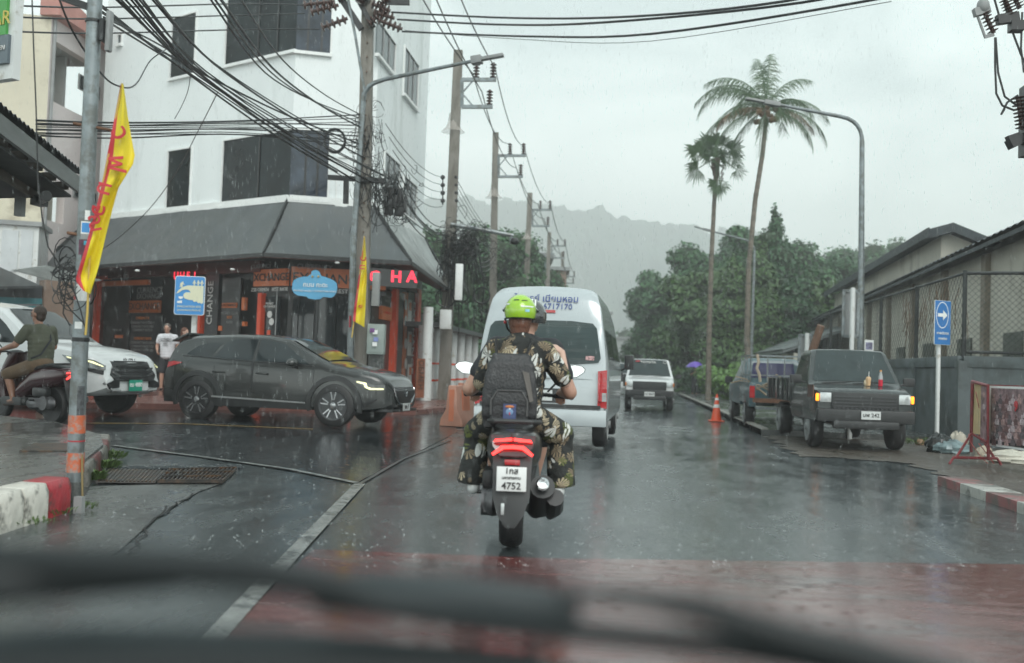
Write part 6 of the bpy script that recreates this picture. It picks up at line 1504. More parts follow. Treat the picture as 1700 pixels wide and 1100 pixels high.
for sg in (1, -1):
    sh.sidepanel([(.45, 1.22), (1.2, 1.2), (1.2, 1.68), (.8, 1.68), (.55, 1.5)], sg, .004, 'side_window', M_win, C2)
    sh.sidepanel([(1.25, 1.2), (2.1, 1.18), (2.1, 1.69), (1.25, 1.69)], sg, .004, 'side_window', M_win, C2)
    sh.sidepanel([(2.16, 1.18), (3.3, 1.16), (2.95, 1.46), (2.65, 1.66), (2.16, 1.69)], sg, .004, 'side_window', M_win, C2)
    sh.sidepanel([(4.12, 1.0), (4.64, .93), (4.79, .85), (4.79, .78), (4.5, .80), (4.28, .87)], sg, .012, 'headlight', pm('grey lens', (.16, .18, .18), .08, .3, var=.3, vs=14, coat=1), C2)
    sh.sidepanel([(4.2, .975), (4.62, .915), (4.77, .84), (4.77, .825), (4.6, .89), (4.24, .95)], sg, .018, 'daytime_lamp', M_drl, C2)
    sh.sidepanel([(4.36, .835), (4.77, .77), (4.77, .70), (4.45, .78)], sg, .012, 'lamp_trim', M_blkp, C2)
    mb = MB(); y = sg*(sh.hw(2.95, 1.2)+.14); mb.ell((2.95, y, 1.25), (.07, .12, .08)); mb.build('mirror', M_c2, C2)
    mb = MB(); mb.bar((.6, sg*.6, 1.84), (2.5, sg*.6, 1.86), .03, .03); mb.build('roof_rail', M_rimd, C2)
    frontpanel(sh, [(sg*.42, .66), (sg*.72, .56), (sg*.66, .48), (sg*.42, .5)][::sg], .012, 'fog_lamp', M_blkp, C2)
    mb = MB(); mb.tube([(fx(sh, .6, .74)+.02, sg*.74, .58), (fx(sh, .5, .6)+.03, sg*.6, .455), (fx(sh, .46, .4)+.03, sg*.4, .45)], .022, 8); mb.build('bumper_trim', M_grey, C2)
    sh.sidepanel([(3.4, .7), (3.43, .7), (3.3, 1.0), (3.27, 1.0)], sg, .004, 'fender_vent', M_blkp, C2)
yh = lambda x: sh.hw(x, sh.top(x)-.1)
sh.toppatch(2.82, 3.55, lambda x: -(yh(x)-.16), lambda x: yh(x)-.16, .006, 'windscreen', M_win, C2)
gr = frontpanel(sh, [(-.52, .98), (.52, .98), (.5, .85), (.62, .7), (.5, .6), (-.5, .6), (-.62, .7), (-.5, .85)], .015, 'grille', M_blkp, C2)
mb = MB()
for k in range(4): z = .66+k*.085; mb.bar((fx(sh, z, 0)+.03, -.42, z), (fx(sh, z, 0)+.03, .42, z), .03, .03)
mb.build('grille_bars', M_rimd, gr)
mb = MB()
for sg in (1, -1):
    for k in (0, 1): z = .79-k*.08; mb.bar((fx(sh, z, .5)+.03, sg*.38, z-.02), (fx(sh, z, .5)+.03, sg*.56, z+.03), .02, .035)
mb.build('grille_chrome', M_chr, C2)
text('ISUZU', .11, M_chr, C2, (fx(sh, .93, 0)+.035, 0, .93), (0, 1, 0), (1, 0, 0), bold=.02, world=False, ext=.008, sx=1.1)
plate_on(C2, (fx(sh, .5, 0)+.04, 0, .53), (0, 1, 0), (1, 0, 0), .36, .18, [('ขม 4880', .01, .1)], pm('green plate', (.02, .28, .19), .4), M_trim)
mb = MB(); mb.box((4.72, 0, .44), (.18, 1.2, .05)); mb.build('skid_plate', M_grey, C2, bevel=.02)

# ---- white passenger van seen from behind
vb = G(905, 740); vr = W(905, 740, 15.3)
VAN = thing('white_van', 'white high roof passenger van with Thai lettering over its rear window', 'van', (0, 0, 0), pi/2-radians(1.5), scale=1.0)
d = 15.3; pc = W(899, 600, d); VAN.location = (pc.x, pc.y, gz(pc.x)); VAN.scale = (1.06,)*3; bpy.context.view_layer.update()
sh = Shell(top=[(0, .8), (.02, 1.15), (.06, 1.5), (.16, 2.0), (.24, 2.2), (.4, 2.3), (.8, 2.33), (3.6, 2.33), (4.2, 2.1), (4.9, 1.3), (5.2, 1.1), (5.35, .8)], bot=[(0, .42), (.15, .36), (5.0, .36), (5.35, .5)],
           plan=[(0, .93), (.05, .975), (.2, 1), (4.8, 1), (5.2, .9), (5.35, .8)], side=[(.3, .97), (.5, 1.0), (1.1, 1.0), (1.3, .975), (2.0, .85), (2.2, .78), (2.4, .7)], W_=1.9, crown=.05, r=.16, sm=.02)
M_van = mat_paint('white van paint', (.44, .48, .495), .2, .22)
body = sh.mesh(n=80, K=12).build('body', M_van, VAN, smooth=32, fix=True); wells(body, (.95, 4.1), .4, 1.3, .36)
MB().box((2.7, 0, .6), (4.8, 1.1, .5)).build('underbody', M_plas, VAN)
for x in (.95, 4.1):
    for sg in (1, -1): wheel(VAN, x, sg*.8, .34, .2, M_grey, 5, 'steel', sg)
def rx(z):
    x = 0
    for k in range(80):
        if sh.top(x)-.03 >= z: return x
        x += .006
    return x
def rearpanel(poly, off, name, mat, parent, dens=6, th=.02):
    P_ = []
    for i in range(len(poly)):
        a, b = poly[i], poly[(i+1) % len(poly)]
        for k in range(dens): P_.append((a[0]+(b[0]-a[0])*k/dens, a[1]+(b[1]-a[1])*k/dens))
    def f(p, o):
        x = max(0, rx(p[1])) if p[1] > .9 else 0
        if abs(p[0]) > .84: x += .05
        return Vector((x-o, p[0], p[1]))
    return panelmesh(P_, f, off+.014, th+.03, name, mat, parent)
rearpanel([(-.80, 1.24), (-.83, 1.30), (-.76, 1.72), (-.70, 1.79), (-.4, 1.82), (.4, 1.82), (.7, 1.79), (.76, 1.72), (.83, 1.30), (.80, 1.24), (.5, 1.21), (-.5, 1.21)], .012, 'rear_window', pm('rear window glass', (.035, .055, .055), .1, var=.3, vs=1, spec=.45), VAN)
for sg in (1, -1): rearpanel([(sg*.925, 1.14), (sg*.80, 1.12), (sg*.81, .62), (sg*.935, .6)], .04, 'tail_light', M_redl, VAN); 
for sg in (1, -1): rearpanel([(sg*.926, .82), (sg*.815, .82), (sg*.815, .7), (sg*.93, .7)], .046, 'reverse_lamp', M_lens, VAN)
mb = MB(); mb.prism([(-.06, -.94, .34), (-.06, .94, .34), (-.06, .94, .58), (-.06, -.94, .58)], (.16, 0, 0)); mb.build('bumper', M_van, VAN, bevel=.03, fix=True)
mb = MB(); mb.box((-.035, 0, .615), (.06, 1.7, .05)); mb.build('bumper_step', M_plas, VAN)
rearpanel([(-.35, .66), (.35, .66), (.33, .86), (-.33, .86)], .012, 'plate_recess', M_plas, VAN); plate_on(VAN, (-.02, 0, .76), (0, -1, 0), (-1, 0, 0), .34, .15, [('30-0476', 0, .09)], M_white, M_blkx)
rearpanel([(-.16, 1.93), (.16, 1.93), (.16, 1.97), (-.16, 1.97)], .02, 'brake_light', M_redl, VAN)
rearpanel([(-.93, 1.0), (.93, 1.0), (.93, 1.006), (-.93, 1.006)], .002, 'door_seam', M_plas, VAN)
M_ink = pm('blue lettering', (.05, .08, .25), .4)
nn = Vector((-1, 0, .27)).normalized()
text('ไพฑูรย์ เนียมหอม', .135, M_ink, VAN, (rx(2.13)-.05, -.02, 2.13), (0, -1, 0), nn, ext=.003, world=False, bold=.01); text('086-6717170', .12, M_ink, VAN, (rx(2.03)-.04, -.08, 2.02), (0, -1, 0), nn, ext=.003, world=False, bold=.004)
for sg in (1, -1):
    sh.sidepanel([(.35, 1.3), (1.9, 1.3), (1.9, 1.72), (.35, 1.72)], sg, .004, 'side_window', M_win, VAN)
    sh.sidepanel([(2.0, 1.3), (3.3, 1.3), (3.3, 1.72), (2.0, 1.72)], sg, .004, 'side_window', M_win, VAN)
    sh.sidepanel([(3.4, 1.3), (4.3, 1.3), (4.05, 1.72), (3.4, 1.72)], sg, .004, 'side_window', M_win, VAN)
    mb = MB(); mb.box((4.45, sg*1.1, 1.3), (.08, .17, .26)); mb.bar((4.5, sg*.95, 1.15), (4.45, sg*1.08, 1.22), .04, .04); mb.build('mirror', M_blkp, VAN, bevel=.03)
rearpanel([(-.62, 1.27), (-.74, 1.27), (-.74, 1.33), (-.62, 1.33)], .02, 'sticker', pm('red white sticker', (.5, .3, .3), .4, var=.8, vs=40), VAN)
MB().box((-.02, 0, 1.02), (.03, .28, .05)).build('door_handle', M_van, VAN, bevel=.01)
mb = MB()
for x in (-.02,): mb.bar((.1, -.25, .33), (.1, .25, .33), .06, .1); mb.cyl((.0, .3, .3), (.5, .3, .32), .04, n=8)
mb.build('tow_hook', M_blkp, VAN)

# ---- simple pickups
def pickup(name, label, cat, ang, sc, pmid, shift, paint, kind='front', bed='tray'):
    o = car_root(name, label, cat, pmid, ang, sc, shift)
    sh = Shell(top=[(2.9, 1.35), (2.95, 1.7), (3.1, 1.76), (3.9, 1.76), (4.5, 1.14), (4.6, 1.12), (5.1, 1.05), (5.2, 1.0), (5.24, .9)], bot=[(2.9, .5), (3.0, .45), (5.0, .45), (5.24, .5)],
               plan=[(2.9, 1), (4.9, 1), (5.15, .96), (5.24, .93)], side=[(.4, .98), (.6, 1.0), (1.05, .99), (1.15, .96), (1.7, .80), (1.8, .78)], W_=1.68, crown=.02, r=.07, sm=.03)
    body = sh.mesh(n=50).build('body', paint, o, smooth=30, fix=True); wells(body, (4.5,), .42, 1.2, .38)
    MB().box((2.6, 0, .55), (4.9, .8, .3)).build('chassis', M_plas, o)
    for x in (4.5, 1.3):
        for sg in (1, -1): wheel(o, x, sg*.7, .36, .22, M_grey, 5, 'steel', sg)
    yh = lambda x: sh.hw(x, sh.top(x)-.07)
    sh.toppatch(3.93, 4.47, lambda x: -(yh(x)-.1), lambda x: yh(x)-.1, .006, 'windscreen', pm('dark windscreen', (.03, .042, .043), .08, var=.3, vs=2, spec=.35), o)
    for sg in (1, -1):
        sh.sidepanel([(3.05, 1.15), (4.3, 1.13), (3.9, 1.62), (3.8, 1.66), (3.05, 1.66)], sg, .004, 'side_window', M_win, o)
        for x0_ in (3.0, 4.12): sh.sidepanel([(x0_, .55), (x0_+.012, .55), (x0_+.012, 1.1), (x0_, 1.1)], sg, .0015, 'door_seam', M_blkp, o, dens=3)
        mb = MB(); mb.box((4.25, sg*1.0, 1.2), (.08, .2, .15)); mb.bar((4.3, sg*.82, 1.14), (4.26, sg*.95, 1.17), .04, .03); mb.build('mirror', M_blkp, o, bevel=.03)
    return o, sh
M_lens2 = M_lens
def front(o, sh, amb, grille=M_plas, bumper=M_plas):
    X = 5.235
    g = MB().box((X+.02, 0, .86), (.05, 1.12, .28)).build('grille', grille, o, bevel=.012)
    mb = MB()
    for k in range(4): mb.box((X+.05, 0, .76+k*.055), (.015, 1.05, .018))
    for k in range(15): mb.box((X+.05, -.5+k*.0714, .72), (.02, .035, .035))
    mb.build('grille_bars', M_rimd, g)
    for sg in (1, -1):
        MB().box((X+.015, sg*.66, .9), (.05, .2, .17)).build('headlight', M_lens2, o, bevel=.02)
        MB().box((X-.0, sg*.795, .9), (.06, .05, .13)).build('indicator', amb, o, bevel=.015)
    mb = MB(); mb.box((X+.06, 0, .6), (.2, 1.62, .22)); mb.box((X+.1, 0, .45), (.16, 1.1, .14)); mb.build('bumper', bumper, o, bevel=.04)
    mb = MB(); mb.bar((4.55, -.6, 1.15), (4.45, .1, 1.19), .02, .012); mb.bar((4.55, -.05, 1.15), (4.45, .6, 1.19), .02, .012); mb.build('wiper', M_blkp, o)
# dark pickup parked on the right, facing us
ang = -pi/2+radians(1)
M_c3 = mat_paint('matt dark grey paint', (.028, .035, .035), .1, .26, dirt=(.04, .04, .036))
TR1, sh1 = pickup('dark_pickup', 'dark grey pickup facing us with lit amber lamps parked in front of the grey wall', 'pickup', ang, 1.0, G(1428, 747), (5.0, 0), M_c3)
front(TR1, sh1, M_amb)
plate_on(TR1, (5.41, .07, .62), (0, 1, 0), (1, 0, 0), .32, .14, [('บพ 242', 0, .09)], M_white, M_blkx)
def sidebed(o, z0=.78, h=.42, mat=M_c3, x0=.1, x1=2.85, w_=1.72):
    mb = MB()
    for sg in (1, -1): mb.box(((x0+x1)/2, sg*w_/2, z0+h/2), (x1-x0, .04, h)); mb.bar((x0, sg*w_/2, z0+h), (x1, sg*w_/2, z0+h), .06, .04)
    mb.box(((x0+x1)/2, 0, z0), (x1-x0, w_-.05, .06)); mb.box((x0, 0, z0+h/2), (.04, w_-.05, h)); mb.box((x1, 0, z0+h/2), (.04, w_-.05, h)); mb.build('cargo_bed', mat, o, bevel=.006)
    for k in range(5):
        for sg in (1, -1): MB().box((x0+.3+k*.58, sg*(w_/2+.03), z0+h/2), (.05, .03, h)).build('bed_rib', M_plas, o)
sidebed(TR1)
mb = MB()
for sg in (1, -1): mb.box((1.3, sg*.72, .62), (.9, .25, .04))
mb.build('mudguard', M_plas, TR1)
MB().box((4.9, -.845, 1.0), (.5, .02, .22)).build('rust_patch', pm('rusty wing patch', (.09, .045, .035), .5, var=.5, vs=6), TR1)
bpy.context.view_layer.update()
def onhood(o, x, y, z): return o.matrix_world @ Vector((x, y, z))
q = onhood(TR1, 4.72, -.12+.42-.05, 1.125)
def find_hood(px): 
    best = None
    for k in range(-80, 81):
        y = k/100; p = onhood(TR1, 4.72, y, sh1.tz(4.72, y)); 
        if best is None or abs(prj(p)[0]-px) < best[0]: best = (abs(prj(p)[0]-px), p)
    return best[1]
q = find_hood(1441)
o = thing('drink_cup', 'clear plastic cup with an orange drink and straw on the bonnet of the dark pickup', 'cup', q)
MB().lathe([(.035, 0), (.045, .1), (.047, .13), (.03, .16)], 14, (0, 0, 0)).build('cup', pm('pale orange drink', (.6, .4, .22), .25, var=.2), o); MB().cyl((0, 0, .1), (.01, 0, .25), .005, n=6).build('straw', M_trim, o)
MB().ell((-.04, .02, .05), (.035, .03, .06)).build('paper', pm('cream wrapper', (.6, .5, .35), .5), o)
q = find_hood(1462)
o = thing('drink_bottle', 'plastic bottle of red drink with an orange cap on the bonnet of the dark pickup', 'bottle', q)
MB().lathe([(.036, 0), (.038, .01), (.038, .12)], 14).build('red_drink', pm('red drink', (.55, .02, .05), .15), o); MB().lathe([(.038, .12), (.037, .17), (.018, .24), (.016, .26)], 14).build('bottle_shoulder', pm('clear bottle', (.5, .52, .52), .1, alpha=.7), o); MB().cyl((0, 0, .26), (0, 0, .285), .018).build('cap', pm('orange cap', (.7, .3, .05), .4), o)
# tilted log standing in the bed
o = thing('wooden_log', 'brown log standing tilted out of the dark pickup bed', 'log', onhood(TR1, 2.6, -.5, .9))
a, b = W(1343, 600, 21.5), W(1363, 540, 21.3); MB().tube([a, a.lerp(b, .5), b], [.09, .085, .08], 10).build('wood', pm('brown log', (.15, .085, .055), .7, var=.3, vs=6), o, world=True)
# white pickup approaching
TR2, sh2 = pickup('white_pickup', 'white pickup with a black grille coming towards us behind the van', 'pickup', -pi/2, .95, G(1077, 682), (5.0, 0), M_c2)
front(TR2, sh2, pm('amber lens', (.5, .16, .02), .2, coat=1), M_blkp, M_blkp); text('TOYOTA', .13, M_whtx, TR2, (4.05, -.05, sh2.tz(4.05, 0)+.035), (0, 1, 0), Vector((.737, 0, .676)), world=False, bold=.02)
MB().box((4.05, .0, 1.67), (.02, .01, .01))
mb = MB(); mb.prism([(4.06, -.5, 1.66), (4.06, -.36, 1.66), (4.03, -.33, 1.70), (4.03, -.47, 1.70)], (.01, 0, .01)); mb.build('red_logo', M_redl, TR2, fix=True)
mb = MB(); n = 16; mb.tube([(4.075, .52+.06*cos(2*pi*i/n), 1.67+.04*sin(2*pi*i/n)) for i in range(n+1)], .008, 5); mb.build('badge', M_whtx, TR2)
plate_on(TR2, (5.41, 0, .58), (0, 1, 0), (1, 0, 0), .34, .15, [('กท 8867', 0, .09)], M_white, M_blkx); sidebed(TR2, mat=M_blkp)
# second white pickup behind it
TR3, sh3 = pickup('white_pickup', 'second white pickup half hidden between the van and the first white pickup', 'pickup', -pi/2, .98, G(1030, 654), (5.0, 0), M_c2); front(TR3, sh3, pm('amber lens', (.5, .16, .02), .2), M_blkp, M_c2)
# teal pickup seen from behind on the right
angt = pi/2+radians(1)
TP = car_root('teal_pickup', 'old teal pickup with a steel rack and branches parked ahead of the dark pickup', 'pickup', G(1300, 713), angt, .98, (.15, 0))
M_teal = mat_paint('faded teal paint', (.035, .085, .1), 0, .4, dirt=(.2, .06, .04)); M_purp = pm('purple tinted rear window', (.03, .03, .09), .1, var=.2)
sh = Shell(top=[(1.9, 1.3), (1.95, 1.66), (2.1, 1.72), (2.9, 1.7), (3.5, 1.15), (4.5, 1.05), (4.6, .9)], bot=[(1.9, .5), (4.6, .5)], plan=[(1.9, 1), (4.3, 1), (4.6, .93)], side=[(.4, .98), (1.05, .99), (1.15, .95), (1.7, .78)], W_=1.68, crown=.02, r=.08)
sh.mesh(n=40).build('body', M_teal, TP, smooth=30, fix=True); mb = MB(); mb.prism([(1.885, -.55, 1.22), (1.885, .55, 1.22), (1.9, .5, 1.6), (1.9, -.5, 1.6)], (.01, 0, 0)); mb.build('rear_window', M_purp, TP, fix=True)
mb = MB()
for sg in (1, -1): mb.box((.95, sg*.8, .85), (1.9, .06, .5)); mb.box((.1, sg*.76, .8), (.2, .16, .55))
mb.box((.95, 0, .66), (1.8, 1.55, .06)); mb.box((1.85, 0, .85), (.05, 1.6, .5)); mb.build('cargo_bed', M_teal, TP, bevel=.02)
MB().box((.02, 0, .68), (.05, 1.5, .1)).build('tailgate_sill', M_rust, TP); MB().box((-.08, 0, .5), (.1, 1.4, .06)).build('rear_bumper', M_galv, TP)
for sg in (1, -1): MB().box((-.005, sg*.77, .88), (.03, .12, .28)).build('tail_light', M_redl, TP); wheel(TP, .9, sg*.72, .34, .22, M_grey, 5, 'steel', sg); MB().box((.6, sg*.72, .45), (.02, .26, .35)).build('mud_flap', M_blkp, TP)
for sg in (1, -1): wheel(TP, 3.8, sg*.72, .34, .22, M_grey, 5, 'steel', sg); MB().box((3.1, sg*.98, 1.15), (.06, .2, .16)).build('mirror', M_blkp, TP)
mb = MB()
for z in (1.28, 1.75): mb.bar((.15, -.8, z), (.15, .8, z), .035, .035); [mb.bar((.15, sg*.8, z), (1.9, sg*.8, z), .035, .035) for sg in (1, -1)]
for k in range(5): mb.bar((.15, -.8+.4*k, 1.1), (.15, -.8+.4*k, 1.75), .03, .03)
for sg in (1, -1):
    for k in range(4): mb.bar((.15+k*.58, sg*.8, 1.1), (.15+k*.58, sg*.8, 1.75), .03, .03)
mb.build('steel_rack', M_galv, TP)
bpy.context.view_layer.update()
R = random.Random(9); mb = MB(); c0_ = onhood(TP, .8, 0, .8)
for k in range(38):
    p = Vector((R.uniform(.1, 1.6), R.uniform(-.7, .7), R.uniform(.8, 1.12))); q = p+Vector((R.uniform(-.3, .3), R.uniform(-.5, .5), R.uniform(-.05, .3))); mb.tube([onhood(TP, *p), onhood(TP, *((p+q)/2+Vector((0, 0, .06)))), onhood(TP, *q)], R.uniform(.012, .028), 5)
tag(mb.build('branches', pm('cut branches', (.28, .21, .14), .7, var=.35, vs=6), None, world=True, loc=c0_), 'pile of cut branches lying in the teal pickup bed', 'branches', kind='stuff')
mb = MB(); P_ = [onhood(TP, .1, .66, 1.78), onhood(TP, .1, .62, 1.6), onhood(TP, .1, .66, 1.45), onhood(TP, .1, .6, 1.3), onhood(TP, .1, .57, 1.12)]; mb.tube(P_, .035, 7)
tag(mb.build('rope', pm('pale rope', (.4, .33, .25), .8, var=.2), None, world=True, loc=P_[0]), 'pale knotted rope hanging from the teal pickup rack', 'rope')
# ================================================================ scooters and people
M_skin = pm('skin', (.42, .24, .175), .45, var=.06, vs=8); M_skin2 = pm('pale skin', (.56, .36, .28), .45, var=.05, vs=8); M_skin3 = pm('tanned skin', (.32, .16, .105), .45, var=.08, vs=8)
M_hair = pm('dark brown hair', (.045, .028, .02), .5, var=.4, vs=30, bump=.5, bs=80); M_hairr = pm('auburn hair', (.12, .05, .03), .5, var=.4, vs=30, bump=.5, bs=80); M_hairg = pm('greying hair', (.12, .1, .085), .6, var=.4, vs=30)
M_tee = pm('black T-shirt', (.018, .02, .024), .75, var=.2, vs=8, bump=.25, bs=25); M_olive = pm('olive T-shirt', (.085, .09, .062), .8, var=.15, vs=6, bump=.25, bs=20); M_short = pm('brown shorts', (.13, .085, .05), .8, var=.2, vs=6, bump=.2, bs=20)
M_wtee = pm('white T-shirt', (.62, .63, .66), .75, var=.06, vs=6, bump=.25, bs=14); M_dark = pm('dark cloth', (.02, .022, .026), .8, var=.2, vs=8, bump=.25, bs=20)
M_shoe = pm('dark shoe', (.03, .03, .03), .5, var=.3); M_sand = pm('sandal', (.08, .05, .04), .6, var=.2)
M_pack = pm('black backpack nylon', (.02, .021, .023), .42, var=.25, vs=10, bump=.35, bs=60); M_pack2 = pm('grey backpack piping', (.075, .075, .075), .4, var=.2)
# floral cloth: palm leaf shapes drawn from distorted voronoi cells with radial ribs
def floral():
    m = bpy.data.materials.new('palm leaf print cloth'); m.use_nodes = True; t = m.node_tree; b = t.nodes['Principled BSDF']; L = t.links.new
    tc = N(t, 'ShaderNodeTexCoord'); base = N(t, 'ShaderNodeRGB'); base.outputs[0].default_value = (.016, .018, .017, 1); last = base.outputs[0]
    for k, (sc, col, th, fr, off, w_) in enumerate([(10, (.25, .19, .12, 1), .44, 13, 3.1, -.1), (8.5, (.11, .13, .03, 1), .40, 15, 0.0, -.05), (9, (.45, .38, .26, 1), .36, 14, 14.3, -.05), (6.5, (.6, .61, .58, 1), .36, 7, 21.0, .2)]):
        mp = N(t, 'ShaderNodeMapping'); mp.inputs['Location'].default_value = (off, off*.7, off*.3); mp.inputs['Rotation'].default_value = (off, off*.5, off*.2); L(tc.outputs['Object'], mp.inputs[0])
        nz = N(t, 'ShaderNodeTexNoise', Scale=7.0, Detail=2.0); L(mp.outputs[0], nz.inputs['Vector']); mi = N(t, 'ShaderNodeVectorMath', operation='MULTIPLY_ADD'); mi.inputs[1].default_value = (.05, .05, .05); L(nz.outputs['Color'], mi.inputs[0]); L(mp.outputs[0], mi.inputs[2])
        vo = N(t, 'ShaderNodeTexVoronoi', Scale=float(sc)); L(mi.outputs[0], vo.inputs['Vector'])
        # vector from the cell centre, in cell units
        ms = N(t, 'ShaderNodeVectorMath', operation='SCALE'); ms.inputs['Scale'].default_value = float(sc); L(mi.outputs[0], ms.inputs[0])
        ps = N(t, 'ShaderNodeVectorMath', operation='SCALE'); ps.inputs['Scale'].default_value = float(sc); L(vo.outputs['Position'], ps.inputs[0])
        df = N(t, 'ShaderNodeVectorMath', operation='SUBTRACT'); L(ms.outputs[0], df.inputs[0]); L(ps.outputs[0], df.inputs[1]); sx = N(t, 'ShaderNodeSeparateXYZ'); L(df.outputs[0], sx.inputs[0])
        rc = N(t, 'ShaderNodeSeparateColor'); L(vo.outputs['Color'], rc.inputs[0])
        at = N(t, 'ShaderNodeMath', operation='ARCTAN2'); L(sx.outputs['Z'], at.inputs[0]); 
        ad = N(t, 'ShaderNodeMath', operation='ADD'); L(sx.outputs['X'], ad.inputs[0]); L(sx.outputs['Y'], ad.inputs[1]); L(ad.outputs[0], at.inputs[1])
        a2 = N(t, 'ShaderNodeMath', operation='MULTIPLY_ADD'); a2.inputs[1].default_value = 6.28; L(rc.outputs[0], a2.inputs[0]); L(at.outputs[0], a2.inputs[2])
        hf = N(t, 'ShaderNodeMath', operation='MULTIPLY'); hf.inputs[1].default_value = .5; L(a2.outputs[0], hf.inputs[0]); lo = N(t, 'ShaderNodeMath', operation='COSINE'); L(hf.outputs[0], lo.inputs[0]); ab = N(t, 'ShaderNodeMath', operation='ABSOLUTE'); L(lo.outputs[0], ab.inputs[0])
        rb = N(t, 'ShaderNodeMath', operation='MULTIPLY'); rb.inputs[1].default_value = float(fr); L(at.outputs[0], rb.inputs[0]); sn = N(t, 'ShaderNodeMath', operation='SINE'); L(rb.outputs[0], sn.inputs[0])
        # radius limit = th * (.45+.75*|cos|) * (1+.3 sin) ; leaf where dist < limit and sin > -w
        lim = N(t, 'ShaderNodeMath', operation='MULTIPLY_ADD'); lim.inputs[1].default_value = .8*th; lim.inputs[2].default_value = .42*th; L(ab.outputs[0], lim.inputs[0])
        ss = N(t, 'ShaderNodeMath', operation='MULTIPLY_ADD'); ss.inputs[1].default_value = .14*th; L(sn.outputs[0], ss.inputs[0]); L(lim.outputs[0], ss.inputs[2])
        lt = N(t, 'ShaderNodeMath', operation='LESS_THAN'); L(vo.outputs['Distance'], lt.inputs[0]); L(ss.outputs[0], lt.inputs[1])
        gt = N(t, 'ShaderNodeMath', operation='GREATER_THAN'); gt.inputs[1].default_value = -.25-w_; L(sn.outputs[0], gt.inputs[0])
        pk = N(t, 'ShaderNodeMath', operation='GREATER_THAN'); pk.inputs[1].default_value = (.3, .45, .35, .35)[k]; L(rc.outputs[1], pk.inputs[0])
        m1 = N(t, 'ShaderNodeMath', operation='MULTIPLY'); L(lt.outputs[0], m1.inputs[0]); L(gt.outputs[0], m1.inputs[1]); m2 = N(t, 'ShaderNodeMath', operation='MULTIPLY'); L(m1.outputs[0], m2.inputs[0]); L(pk.outputs[0], m2.inputs[1])
        mx = N(t, 'ShaderNodeMix', data_type='RGBA'); L(m2.outputs[0], mx.inputs[0]); L(last, mx.inputs[6]); mx.inputs[7].default_value = col; last = mx.outputs[2]
    L(last, b.inputs['Base Color']); b.inputs['Roughness'].default_value = .8
    nb = N(t, 'ShaderNodeTexNoise', Scale=11.0, Detail=4.0); nb.inputs['Distortion'].default_value = 1.2; L(tc.outputs['Object'], nb.inputs['Vector']); bp = N(t, 'ShaderNodeBump', Strength=.9); bp.inputs['Distance'].default_value = .035; L(nb.outputs['Fac'], bp.inputs['Height']); L(bp.outputs[0], b.inputs['Normal'])
    return m
M_flor = floral()
V3 = Vector
def handprims(mb, wr, d, pn, s=1.0, curl=.35, thumb=1, spread=.12):
    """wr wrist, d pointing direction, pn palm normal (the way fingers curl)"""
    d = V3(d).normalized(); pn = V3(pn); pn = (pn-d*pn.dot(d)).normalized(); u = d.cross(pn)*thumb; wr = V3(wr)
    k = wr+d*.085*s
    for q in (-1.5, -.5, .5, 1.5): mb.caps(wr+u*q*.012*s, k+u*q*.02*s, .016*s, .013*s, 8)
    for q, l in ((-1.5, .062), (-.5, .075), (.5, .08), (1.5, .072)):
        p = k+u*q*.021*s; a = 0; r = .0095*s; dr = (d+u*q*spread*.5).normalized()
        for i, f in enumerate((.45, .32, .25)):
            a += curl*(1+.2*i); e = p+(dr*cos(a)+pn*sin(a))*l*f*s*1.25; mb.caps(p, e, r, r*.88, 8); p = e; r *= .9
    p = wr+d*.025*s+u*.022*s; e = p+(d*.55+u*.75+pn*.25).normalized()*.042*s; mb.caps(p, e, .015*s, .012*s, 8); mb.caps(e, e+(d*.85+u*.35+pn*.4).normalized()*.034*s, .0115*s, .009*s, 8)
def headprims(mb, c, f, s=1.0, up=(0, 0, 1)):
    """c centre of head, f facing direction"""
    c = V3(c); f = V3(f).normalized(); up = V3(up).normalized(); f = (f-up*f.dot(up)).normalized(); r = f.cross(up); R_ = Matrix((r, f, up)).transposed()
    mb.ell(c+up*.02*s, (.074*s, .093*s, .1*s), R_, 16, 12); mb.ell(c-up*.055*s+f*.018*s, (.056*s, .068*s, .062*s), R_, 14, 10)
    mb.ell(c-up*.1*s+f*.055*s, (.026*s, .022*s, .02*s), R_); mb.caps(c+up*.02*s+f*.088*s, c-up*.022*s+f*.108*s, .010*s, .016*s, 8)
    mb.ell(c-up*.055*s+f*.082*s, (.024*s, .012*s, .01*s), R_); mb.ell(c+up*.03*s+f*.082*s, (.055*s, .018*s, .012*s), R_)
    for k in (1, -1): mb.ell(c+r*k*.077*s-up*.01*s-f*.005*s, (.012*s, .022*s, .032*s), R_)
    return R_
def eyes(c, f, parent, s=1.0):
    c = V3(c); f = V3(f).normalized(); r = f.cross(Zu).normalized(); mb = MB()
    for k in (1, -1): mb.ell(c+r*k*.032*s+f*.084*s+Zu*.008*s, (.013*s,)*3, nu=8, nv=6)
    mb.build('eye', M_blkp, parent)
def limb(mb, pts, rs, n=12): return mb.chain([V3(p) for p in pts], rs)
def torso(mb, hip, chest, neck, wh, wc, dp, side, fat=1.0):
    hip, chest, neck = V3(hip), V3(chest), V3(neck); sd_ = V3(side).normalized(); ax_ = (neck-hip).normalized(); fr = ax_.cross(sd_).normalized(); R_ = Matrix((sd_, fr, ax_)).transposed()
    for i in range(9):
        t = i/8; p = hip.lerp(chest, min(1, t*1.6)) if t < .625 else chest.lerp(neck, (t-.625)/.375*.72)
        w_ = wh*(1-t)+wc*t if t < .7 else wc*(1-(t-.7)*1.0); w_ *= (1-.12*sin(pi*min(1, t*1.6))) if fat < 1.05 else 1
        mb.ell(p, (w_, dp*(1-.15*abs(t-.6)), .1), R_, 16, 8)
def person(name, label, loc, rz=0.0, s=1.0): return thing(name, label, 'person', loc, rz, scale=s)

